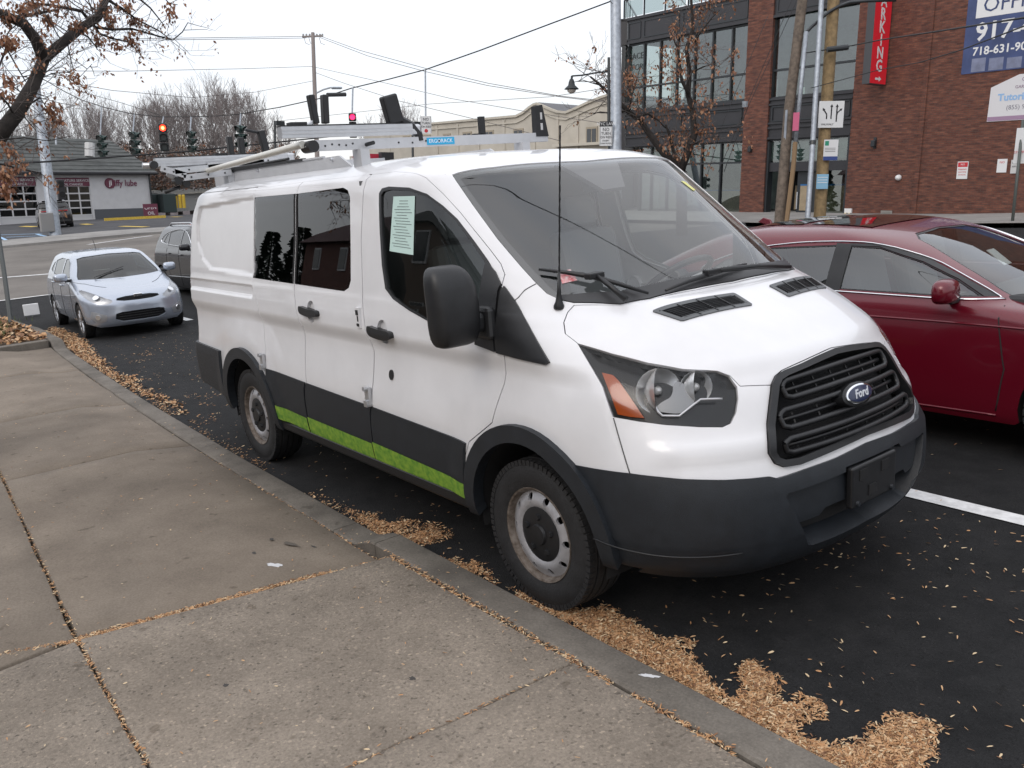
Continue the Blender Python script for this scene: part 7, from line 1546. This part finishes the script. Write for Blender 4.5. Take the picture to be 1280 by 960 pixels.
M_lampblk = mat('lamp_black', (.012, .016, .018), .5)
for (x, y0, y1, lab) in ((343.5, 200, 152, 'black shoebox lamp post left of the folded rack beam'), (515.5, 200, 153, 'black shoebox lamp post by the left end of the cream building')):
    t, b = pole('lamp_post', lab, 'lamp post', [(x + .6, y0), (x, y1)], 56, .09, .07, M_lampblk, segs=8, group='shoebox lamp posts'); MB().box(und((x + 5.5, y1 + 2), 56) - b, (.5, .55, .26), QG.to_matrix()).build('lamp_head', M_lampblk, t)
bl_t, b = pole('bracket_lamp', 'black ornamental street lamp with bell shade on a long bracket beside the steel pole', 'street lamp', [(762, 200), (761, 150), (761, 72)], 27, .07, .045, M_lampblk, segs=8)
am_ = MB().tube([und(p, 27) - b for p in ((762, 89), (745, 91), (728, 94), (715, 95))], .025, 6).build('bracket', M_lampblk, bl_t); MB().tube([und((715, 95), 27) - b, und((714.5, 99), 27) - b], .04, 6).build('lamp_stem', M_lampblk, am_)
MB().lathe([(0, .06), (-.08, .09), (-.18, .11), (-.28, .22), (-.30, .23)], und((714.5, 99), 27) - b, G, 16).build('lamp_shade', M_lampblk, bl_t, True); MB().lathe([(-.29, .15), (-.38, .12), (-.42, .05)], und((714.5, 99), 27) - b, G, 12).build('lamp_bowl', mat('lamp_bowl_glass', (.6, .55, .5), .3), bl_t, True)
for p0_, p1_ in (((761, 95), (748, 94)), ((761, 84), (752, 90))): MB().tube([und(p0_, 27) - b, und(p1_, 27) - b], .012, 4).build('bracket_stay', M_lampblk, am_)
# ---- span wires with the traffic signals
span = [(45, 95), (56, 100), (80, 114), (102, 125), (130, 134), (163, 142), (200, 146), (236, 146), (268, 145), (297, 143), (350, 134), (400, 123), (440, 110), (486, 99), (532, 87), (600, 63), (690, 29), (765, 1)]
sd = lambda x: 1/(1/43.5 + (x - 56)/(765 - 56)*(1/24.4 - 1/43.5))
cable([(p, sd(p[0])) for p in span], .022, 'span wire carrying the row of traffic signals across the junction', n=2, name='span_wire')
cable([((45, 96), 43.8), ((62, 103), 43.6), ((110, 117), 42.6), ((150, 128), 41.6), ((200, 144), 40)], .014, 'thinner second wire just above the left end of the span wire')
for pts, lab, r in (([((-40, 208), 30), ((60, 202), 34), ((166, 194.5), 38), ((238, 189), 41), ((344, 178), 45), ((420, 170), 48)], 'thick black cable running level behind the left signals', .05), ([((-30, 53), 40), ((60, 50), 42), ((200, 48), 50), ((379, 45.5), 62)], 'upper one of the twin wires running left from the utility pole', .02), ([((-30, 55), 40), ((120, 51), 45), ((240, 49.5), 52), ((383, 47.5), 62)], 'lower one of the twin wires running left from the utility pole', .02),
    ([((-30, 88), 40), ((150, 89), 48), ((300, 86), 56), ((392, 83), 62)], 'single wire at mid height left of the utility pole', .018), ([((90, 104), 45), ((140, 113), 50), ((240, 122), 55), ((320, 115), 58), ((392, 101), 62)], 'sagging wire between the trees and the utility pole', .018),
    ([((403, 46), 62), ((450, 63), 56), ((534, 86), 50), ((610, 104), 45), ((700, 120), 40), ((790, 130), 36)], 'wire falling right from the utility pole crossarm, topmost', .018), ([((400, 47), 62), ((460, 70), 56), ((534, 90), 50), ((610, 107), 45), ((700, 121), 40), ((790, 132), 36)], 'wire falling right just below the topmost one', .018),
    ([((394, 84), 62), ((470, 101), 56), ((563, 123), 50), ((655, 139), 44), ((780, 158), 36)], 'wire falling right across the cream building roof', .016), ([((395, 91), 62), ((430, 104), 58), ((498, 126), 52), ((590, 148), 46), ((700, 176), 40)], 'lowest wire falling right from the utility pole', .016),
    ([((350, 151), 55), ((440, 141), 54), ((537, 130), 52), ((688, 121), 46), ((790, 105), 40)], 'wire rising gently to the right above the cream building', .016)): cable(pts, r, lab, M_wire2 if r < .03 else M_wire, n=3)
M_sg = mat('signal_green_body', (.012, .035, .032), .5); M_off = mat('signal_dark_lens', (.02, .03, .03), .3)
M_redlit = mat('red_signal_lit', (.9, .05, .02), .4, emit=((1, .035, .015), 6)); M_redcore = mat('red_signal_core', (1, .5, .1), .4, emit=((1, .45, .08), 9)); M_redlit2 = mat('red_signal_lit_b', (.9, .02, .08), .4, emit=((1, .02, .10), 3.2))
def signal(x, ytop, ybot, lit, label, rot=0.0, faces=2, redm=None, body=None, wy=None):
    d = sd(x); b = und((x, (ytop + ybot)/2), d); H = (ybot - ytop)*d/1078.5; t = thing('traffic_signal', label, 'traffic signal', b, group='signals hanging on the span wire'); body = body or M_sg
    view = (CAM - b); view -= G*view.dot(G); view.normalize(); view.rotate(Quaternion(G, rot)); sidev = G.cross(view); Rm = Matrix((sidev, -view, G)).transposed()
    wy = wy if wy is not None else np.interp(x, [p[0] for p in span], [p[1] for p in span]); MB().tube([und((x, wy), d) - b, G*H/2], .03, 6).build('hanger', M_galv, t)
    s_ = H/3; w = s_*.92; dirs = [view, -view] if faces == 2 else [view]
    for k in range(3):
        c = G*(s_*(1 - k)); bx_ = MB().box(c, (w, w*.62, s_*.94), Rm).build('signal_section', body, t, bevel=.03)
        for fi, dv in enumerate(dirs if rot == 0 else [view, sidev, -sidev]):
            f0 = c + dv*(w*.31 if dv is view or rot == 0 else w*.5); on = lit and k == 0 and dv is view
            MB().lathe([(0, w*.36), (.03, w*.34)], f0, dv, 14).build('signal_lens', (redm or M_redlit) if on else M_off, bx_)
            if on and redm is None: MB().lathe([(.03, w*.16), (.045, w*.12)], f0, dv, 12).build('signal_filament', M_redcore, bx_)
            V = []; F = []; n = 10; up = G; sv = up.cross(dv)
            for i in range(n + 1):
                an = math.radians(-35 + 250*i/n); q = sv*math.cos(an)*w*.40 + up*math.sin(an)*w*.40; V += [f0 + q, f0 + q + dv*w*(.62 if 20 < math.degrees(an) < 160 else .3)]
            MB().add(V, [(2*i, 2*i+1, 2*i+3, 2*i+2) for i in range(n)]).build('visor', body, bx_)
    return t
signal(127, 169, 196, False, 'dark green traffic signal hanging in front of the shop roof ridge', rot=1.2); signal(168, 165, 194, False, 'dark green traffic signal hanging at the right end of the shop roof', rot=1.2); signal(204.5, 155, 189, True, 'traffic signal showing a bright red light above the brick house', body=M_lampblk)
signal(239, 164, 190, False, 'unlit traffic signal between the bright red one and the rack hooks', rot=1.2); signal(301, 157, 186, False, 'unlit traffic signal hanging right behind the rear rack hooks', rot=1.0); signal(441, 142, 172, True, 'traffic signal with crimson red light behind the folded rack beam', redm=M_redlit2, body=M_lampblk)
def hung_sign(c, w, h, d, label, rows, header=None, dot=False):
    C_ = und(c, d); t = thing('turn_sign', label, 'sign', C_); v = CAM - C_; v -= G*v.dot(G); v.normalize(); e = G.cross(v); t.matrix_world = Matrix.Translation(C_) @ Matrix((e, -v, G)).transposed().to_4x4(); W2, H2 = w*d/1078.5/2, h*d/1078.5/2
    b_ = MB().b2((-W2, 0, -H2), (W2, .02, H2)).build('sign_plate', M_sw, t); MB().b2((-W2*.93, -.004, -H2*.95), (-W2*.88, 0, H2*.95)).build('border', M_ink, b_); MB().b2((W2*.88, -.004, -H2*.95), (W2*.93, 0, H2*.95)).build('border', M_ink, b_)
    for s_, z, sz in rows: text('lettering', s_, sz*H2*2, M_ink, (0, -.006, z*H2), (1, 0, 0), (0, 0, 1), b_, ext=.002, sx=.9)
    if header: MB().b2((-W2, -.006, H2*.58), (W2, -.002, H2)).build('black_header', M_ink, b_); text('lettering', header, .17*H2*2, M_sw, (0, -.010, H2*.78), (1, 0, 0), (0, 0, 1), b_, ext=.002)
    if dot: MB().lathe([(0, W2*.33), (.004, W2*.33)], (0, -.002, -H2*.68), (0, -1, 0), 16).build('red_dot', M_sred, b_)
    return t, b_, e
t, b_, e = hung_sign((532.5, 156), 13.5, 21, sd(532), 'white no turn on red sign with red dot hanging from the span wire', [('NO', .62, .24), ('TURN', .18, .2), ('ON RED', -.22, .17)], dot=True)
hg = MB().tube([und((531.5, 87), sd(532)), und((532, 146), sd(532))], .03, 5); hg.V = [tuple(t.matrix_world.inverted() @ Vector(v)) for v in hg.V]; hg.build('hanger', M_galv, t)
t, b_, e = hung_sign((757.5, 167), 16, 29.5, 24.3, 'white no turn on red law sign with black header beside the straight steel pole', [('NO', .32, .2), ('TURN', .0, .17), ('ON RED', -.3, .14), ('EXCEPT', -.58, .09), ('WHEN POSTED', -.8, .07)], header='NYC LAW')
hg = MB().tube([und((761, 200), 24.4), und((761, 150), 24.4)], .035, 6); hg.V = [tuple(t.matrix_world.inverted() @ Vector(v)) for v in hg.V]; hg.build('sign_post', M_lampblk, t)
# near-left thin post and white tag on the kerb
tp_ = gnd((14, 406), .12); post = thing('sign_post', 'thin leaning steel post in the leaf-covered planting bed at far left', 'sign post', tp_); MB().tube([Vector((0, 0, 0)), und((5, 340), (tp_ - CAM).dot(_f)) - tp_, und((-12, 230), (tp_ - CAM).dot(_f)) - tp_], .038, 6).build('post', mat('dull_steel', (.10, .11, .11), .6), post)
wt_p = und((39, 387), 16.6); wtg = thing('white_marker', 'small white reflective marker standing on the kerb beside the thin post', 'marker', Vector((wt_p.x, wt_p.y, zg(wt_p.x, wt_p.y)))); hh = wt_p.z - zg(wt_p.x, wt_p.y)
MB().box((0, 0, hh), (.03, .27, .22)).build('marker_plate', mat('bright_white', (.85, .85, .85), .5), wtg, bevel=.01); MB().tube([(0, 0, 0), (0, 0, hh)], .008, 5).build('stake', M_galv, wtg)
# ---- behind the photographer: mirrored surroundings, plus houses and trees added to darken the van
def house(name, label, x, y, w, d, h, wallm, roofm, rot=0):
    t = thing(name, label, 'house', (x, y, 0), rot); w_ = MB().b2((-w/2, -d/2, 0), (w/2, d/2, h)).build('wall', wallm, t)
    MB().add([(-w/2 - .4, -d/2 - .4, h), (w/2 + .4, -d/2 - .4, h), (w/2 + .4, d/2 + .4, h), (-w/2 - .4, d/2 + .4, h), (-w/2 - .4, 0, h + d*.35), (w/2 + .4, 0, h + d*.35)], [(0, 1, 5, 4), (2, 3, 4, 5), (3, 0, 4), (1, 2, 5), (0, 3, 2, 1)]).build('roof', roofm, t)
    for i in range(3):
        for k in range(2 if h > 5 else 1):
            f = MB().box((-w*.32 + i*w*.32, d/2 + .02, 1.7 + k*2.9), (1.2, .08, 1.4)).build('window', M_sw, t); MB().box((-w*.32 + i*w*.32, d/2 + .07, 1.7 + k*2.9), (1.0, .04, 1.2)).build('pane', mat('dark_pane', (.05,)*3), f)
    return t
house('house', 'brick house far behind the photographer, seen only mirrored', -44, -27, 14, 9, 5.6, M_bbrick, M_broof, .1); house('house', 'unseen grey house added behind the photographer to darken the van side', -7, -17, 13, 9, 6, mat('grey_siding', (.22, .22, .22), .8), M_roof); house('house', 'unseen tan house added behind the photographer to darken the van side', 8, -17, 12, 9, 6, mat('tan_siding', (.26, .21, .15), .8), M_broof); house('house', 'unseen brown house added behind the white crossover to darken the van side', -24, -22, 12, 9, 5.8, mat('brown_siding', (.16, .11, .08), .8), M_roof, .05)
def evergreen(x, y, h, label, seed):
    rnd = random.Random(seed); t = thing('evergreen_tree', label, 'tree', (x, y, 0), group='evergreens behind the photographer'); MB().tube([(0, 0, 0), (0, 0, h*.9)], [.22, .05], 8).build('trunk', M_bark, t); V = []; F = []
    for k in range(2600):
        z = h*(.15 + .85*rnd.random()**.9); R_ = (1 - (z/h)**1.3)*h*.26*(.55 + .45*math.sin(z*3)**2) + .15; a = rnd.uniform(0, 6.28); r_ = R_*math.sqrt(rnd.random()); c = Vector((r_*math.cos(a), r_*math.sin(a), z)); d = Vector((math.cos(a), math.sin(a), -.25)).normalized(); s = rnd.uniform(.12, .3); b = d.orthogonal(); n = len(V); V += [c, c + d*s + b*s*.3, c + d*s*1.7, c + d*s - b*s*.3]; F.append((n, n+1, n+2, n+3))
    c_ = mesh('crown', V, F, mat('evergreen_needles', (.018, .035, .018), .9), t); c_['kind'] = 'stuff'
for i, (x, y, h) in enumerate(((-38, -21, 5.6), (-31, -22, 4.6), (-54, -24, 7), (-64, -26, 7), (-15, -14, 6), (2, -13, 7))): evergreen(x, y, h, ['tall evergreen behind the photographer', 'short evergreen beside the tall one', 'evergreen by the mirrored brick house', 'farthest evergreen behind the photographer', 'unseen bushy evergreen added by the grey house to darken the van side', 'unseen evergreen added between the grey and tan houses to darken the van side'][i], i)
def recolour(o, a, b):
    for c in [o] + list(o.children_recursive):
        if c.type == 'MESH' and any(m == a for m in c.data.materials):
            c.data = c.data.copy()
            for i, m in enumerate(c.data.materials):
                if m == a: c.data.materials[i] = b
M_pearl = mat('pearl_white_paint', (.55, .56, .57), .3, coat=.7)
c2_ = copy_tree(suv); c2_.location = (-15.5, -8.2, .03); c2_.rotation_euler = (0, 0, .15); tag(c2_, 'white crossover parked behind the photographer, seen mirrored in the van windows', 'suv'); recolour(c2_, M_char, M_pearl)
c3_ = copy_tree(suv); c3_.location = (-22, -8.6, .03); c3_.rotation_euler = (0, 0, .15); tag(c3_, 'silver crossover parked farther back behind the photographer', 'suv'); recolour(c3_, M_char, mat('silver_paint', (.4, .41, .42), .3, .4, coat=.6))
# ================================================================= leaf and seed litter
M_lit = [mat('seed_tan', (.50, .31, .165), .75), mat('seed_orange', (.43, .23, .105), .75), mat('seed_brown', (.20, .10, .05), .8), mat('seed_pale', (.60, .46, .29), .7)]
def litter(name, label, pts, size=.030, wide=.26, h=.004, pile=0.0, w=(5, 5, 3, 2), zf=None):
    """winged seeds lying flat; pts: x, y positions"""
    V = []; F = []; MI = []; R_ = random.Random(len(pts)); tot = [0]*w[0] + [1]*w[1] + [2]*w[2] + [3]*w[3]
    for p in pts:
        x, y = p[0], p[1]; dz = p[2] if len(p) > 2 else 0; z = (zf(x, y) if zf else zg(x, y)) + h + R_.random()*.004 + dz
        a = R_.uniform(0, 6.283); s = size*R_.uniform(.6, 1.35); tl = R_.gauss(0, .22 + pile); d = Vector((math.cos(a), math.sin(a), math.sin(tl)*.6)); b = Vector((-math.sin(a), math.cos(a), R_.gauss(0, .3 + pile))); c = Vector((x, y, z + abs(math.sin(tl))*s*.35)); n = len(V)
        up = Vector((0, 0, s*.08)); V += [c - d*s*.5, c - d*s*.1 + b*s*wide*.45 + up, c + d*s*.35 + b*s*wide*.6 + up*.5, c + d*s*.55, c + d*s*.2 - b*s*wide*.35, c - d*s*.2 - b*s*wide*.3]
        F += [(n, n+1, n+2, n+5), (n+5, n+2, n+3, n+4)]; k = R_.choice(tot); MI += [k, k]
    o = mesh(name, V, F, None)
    for m in M_lit: o.data.materials.append(m)
    o.data.polygons.foreach_set('material_index', MI); o.data.update(); tag(o, label, 'litter', kind='stuff'); return o
rr = random.Random(21)
def inp(x, y, poly):
    c = False; n = len(poly)
    for i in range(n):
        x0, y0 = poly[i]; x1, y1 = poly[(i+1) % n]
        if (y0 > y) != (y1 > y) and x < (x1 - x0)*(y - y0)/(y1 - y0) + x0: c = not c
    return c
def region(px): return [(g.x, g.y) for g in (gnd(p, .0) for p in px)]
from mathutils import noise as mn
def fill(poly, n, layers=.03, edge=.06):
    PP = np.array(poly); lo, hi = PP.min(0) - edge, PP.max(0) + edge; g_ = np.random.default_rng(n); out = []
    for rnd_ in range(12):
        q = g_.uniform(lo, hi, (n, 2)); d = pdist(q, PP); s = np.where(inpoly(q, PP), d, -d); k = s > -.1
        for (x, y), s_ in zip(q[k], s[k]):
            s2 = s_ + mn.noise(Vector((x*6, y*6, 0)))*.075 + mn.noise(Vector((x*19, y*19, 3)))*.045
            if s2 < -.05 or y < ky(x) + .008: continue
            if rr.random() < min(1, ((s2 + .05)/.12)**1.6): out.append((x, y, rr.random()*layers*min(1, max(0, s2)/.10)))
            if len(out) >= n: return out
    return out
pile_px = [[(640, 738), (688, 764), (712, 762), (748, 764), (790, 778), (826, 800), (850, 812), (868, 842), (900, 862), (912, 880), (932, 868), (926, 846), (940, 832), (962, 846), (972, 872), (1004, 880), (1018, 902), (1012, 920), (1046, 932), (1084, 925), (1096, 905), (1128, 900), (1162, 912), (1164, 935), (1150, 980), (1010, 985), (960, 940), (900, 902), (820, 850), (740, 798), (690, 768)],
    [(440, 640), (470, 648), (490, 660), (500, 650), (518, 652), (508, 668), (545, 672), (530, 682), (508, 682), (480, 678), (455, 660)], [(520, 672), (540, 655), (556, 660), (560, 672), (545, 680)], [(556, 700), (600, 706), (630, 730), (600, 722), (570, 712)]]
for i, (px, n, lab) in enumerate(zip(pile_px, (15000, 1700, 500, 500), ('thick drift of tan winged seeds along the kerb ahead of the front wheel', 'seed drift in the gutter below the driver-side sill', 'small seed clump under the front of the sill', 'seeds gathered in the gutter behind the front wheel'))):
    litter('seed_drift', lab.replace('driver-side ', ''), fill(region(px), int(n*1.7), .013, .10), .019, pile=.10, h=.002)
# duff sheet under the big drift: same material, so gaps between seeds do not show asphalt
g = []
gl = []
for k in range(2300): # gutter line under the van
    x = rr.uniform(-10.8, -.3); y = ky(x) + .012 + abs(rr.gauss(0, .045)); 
    if mn.noise(Vector((x*1.3, 0, 5))) + .25 < rr.random()*.7: continue
    gl.append((x, y, rr.random()*.012))
litter('gutter_litter', 'thin line of winged seeds in the gutter beneath the parked van', gl, .020)
fl_ = region([(60, 424), (82, 438), (100, 452), (130, 470), (165, 490), (200, 505), (235, 520), (225, 505), (180, 485), (165, 470), (150, 468), (130, 452), (118, 440), (108, 425), (92, 418), (70, 408), (56, 412)])
litter('seed_drift', 'brown leaf drift in the gutter around the wheel of the blue hatchback', fill(fl_, 5200, .015, .12), .028, wide=.5, pile=.2)
hv = []
while len(hv) < 520:
    x, y = rr.uniform(-9.5, -3.6), rr.uniform(-1.0, -.1)
    if mn.noise(Vector((x*2.1, y*2.6, 9))) > .18: hv.append((x, y))
litter('loose_seeds', 'patches of seeds on the asphalt between the hatchback and the van', hv, .026)
sc_ = []
while len(sc_) < 2600:
    x, y = rr.uniform(-11, 4.2), rr.uniform(-1.05, 3.5)
    k = .9 if (x > .3 and y < 1.2) else (.35 if y < .6 else .16)
    if rr.random() < k*(.45 + .55*(mn.noise(Vector((x*1.7, y*1.7, 2))) > -.05)): sc_.append((x, y))
litter('loose_seeds', 'single winged seeds scattered over the dark asphalt', sc_, .022, w=(5, 3, 1, 5))
sc_ = []
for k in range(1000): x, y = rr.uniform(-9, 2.5), rr.uniform(-4.3, -1.15); sc_.append((x, y))
sw_h = lambda x, y: (kz(x) if y > ky(x) - .18 else (hF(x, y) if x > XJ(y) else hR(x, y)))
litter('loose_seeds', 'single seeds scattered over the pavement slabs', sc_, .017, zf=sw_h, w=(5, 3, 1, 4))
# seeds packed into the joints between slabs
def joint(a, b, n, label, wd=.011, z=None, clump=0.5):
    o = []
    for k in range(n):
        t = rr.random(); x = a[0] + (b[0] - a[0])*t; y = a[1] + (b[1] - a[1])*t
        if mn.noise(Vector((x*4, y*4, 7))) < -clump + .1: continue
        d = Vector((b[0] - a[0], b[1] - a[1], 0)).normalized(); o.append((x - d.y*rr.gauss(0, wd), y + d.x*rr.gauss(0, wd)))
    return litter('joint_litter', label, o, .020, wide=.22, h=.001, zf=z or (lambda x, y: sw_h(x, y) - .006), w=(5, 5, 3, 3))
ky2 = lambda x: ky(x) - .178
joint((XJ(yk), yk), (4, yk), 2600, 'seeds filling the joint between kerb and front slabs', .013); joint((-3.9, yk + .0), (XJ(yk), yk), 620, 'seeds along the kerb joint of the driveway slabs', .010)
joint((XJ(yk) - .016, yk), (xj - .016, yj), 2000, 'seeds and dirt in the wide joint across the pavement', .015); joint((xj, yj), (xc1 - .3, yc1 - .3), 700, 'seeds in the cross joint towards the lower left', .010)
joint((xj, yj), (.6, yJ(.6)), 420, 'seeds in the long joint of the front slabs', .010); joint((-6.5, yJ(-6.5)), (xj, yj), 620, 'seeds in the long joint of the driveway slabs', .009)
joint((c1.x, c1.y), (c5.x, c5.y), 90, 'few seeds caught in the slab crack', .006)
joint((xs[1], yk - .05), (xs[1], yJ(xs[1])), 60, 'few seeds in the next driveway joint', .005)
# planting bed leaves
pb_ = []
for k in range(5200):
    x, y = rr.uniform(-17.5, -11.55), rr.uniform(-4.6, -.95)
    if y > ky(x) - .12: continue
    pb_.append((x, y, .11 + rr.random()*.05 + .05*mn.noise(Vector((x, y, 0)))))
litter('bed_leaves', 'brown fallen leaves covering the planting bed at far left', pb_, .075, wide=.7, pile=.3, w=(4, 4, 6, 1))
gr = []
rg = random.Random(2); V = []; F = []
for k in range(900):
    cx_, cy_ = rg.choice(((-13.2, -1.55), (-14.6, -1.35), (-13.6, -2.1))); x, y = rg.gauss(cx_, .35), rg.gauss(cy_, .2); a = rg.uniform(0, 6.28); hgt = rg.uniform(.05, .14); n = len(V); V += [(x, y, .13), (x + .012*math.cos(a), y + .012*math.sin(a), .13), (x + .04*math.cos(a + 1), y + .04*math.sin(a + 1), .13 + hgt)]; F.append((n, n+1, n+2))
tag(mesh('grass_tufts', V, F, mat('dull_grass', (.10, .13, .04), .9)), 'thin green grass tufts among the leaves of the planting bed', 'grass', kind='stuff')
def stain(name, label, p, w, h, m, dz=.0012, rot=0, seed=0, cat='stain'):
    rs = random.Random(seed); g_ = gnd(p, .09); n = 22; V = []
    for i in range(n):
        a = 2*PI*i/n; r_ = 1 + rs.uniform(-.3, .3); x, y = w*math.cos(a)*r_, h*math.sin(a)*r_; X = g_.x + x*math.cos(rot) - y*math.sin(rot); Y = g_.y + x*math.sin(rot) + y*math.cos(rot); V.append((X, Y, sw_h(X, Y) + dz))
    return tag(mesh(name, V, [tuple(range(n))], m), label, cat)
M_st = mat('tar_stain', (.10, .085, .07), .9); M_gum = mat('old_gum', (.05, .045, .042), .85); M_bird = mat('white_dropping', (.55, .55, .56), .8)
stain('pavement_stain', 'dark oval stain on the driveway slab near the kerb corner', (364, 680), .055, .018, M_st, rot=.3, seed=2); stain('pavement_stain', 'small dark spot right of the oval stain', (392, 679), .022, .010, M_gum, rot=.2, seed=3); stain('pavement_stain', 'dark smear above the oval stain', (340, 676), .02, .010, M_gum, seed=4)
stain('bird_dropping', 'white splash on the driveway slab above the wide joint', (343, 709), .045, .018, M_bird, rot=.5, seed=5, cat='dropping'); stain('bird_dropping', 'white smear on the kerb edge near the big seed drift', (812, 851), .035, .010, M_bird, rot=.6, seed=6, cat='dropping')
for i, (p, l) in enumerate((((283, 861), 'dark gum spot on the front slab'), ((516, 852), 'dark gum spot near the front slab centre'), ((318, 694), 'gum spot near the white splash'))): stain('gum_spot', l, p, .012 + .004*(i % 3), .010, M_gum, seed=10 + i, cat='gum')
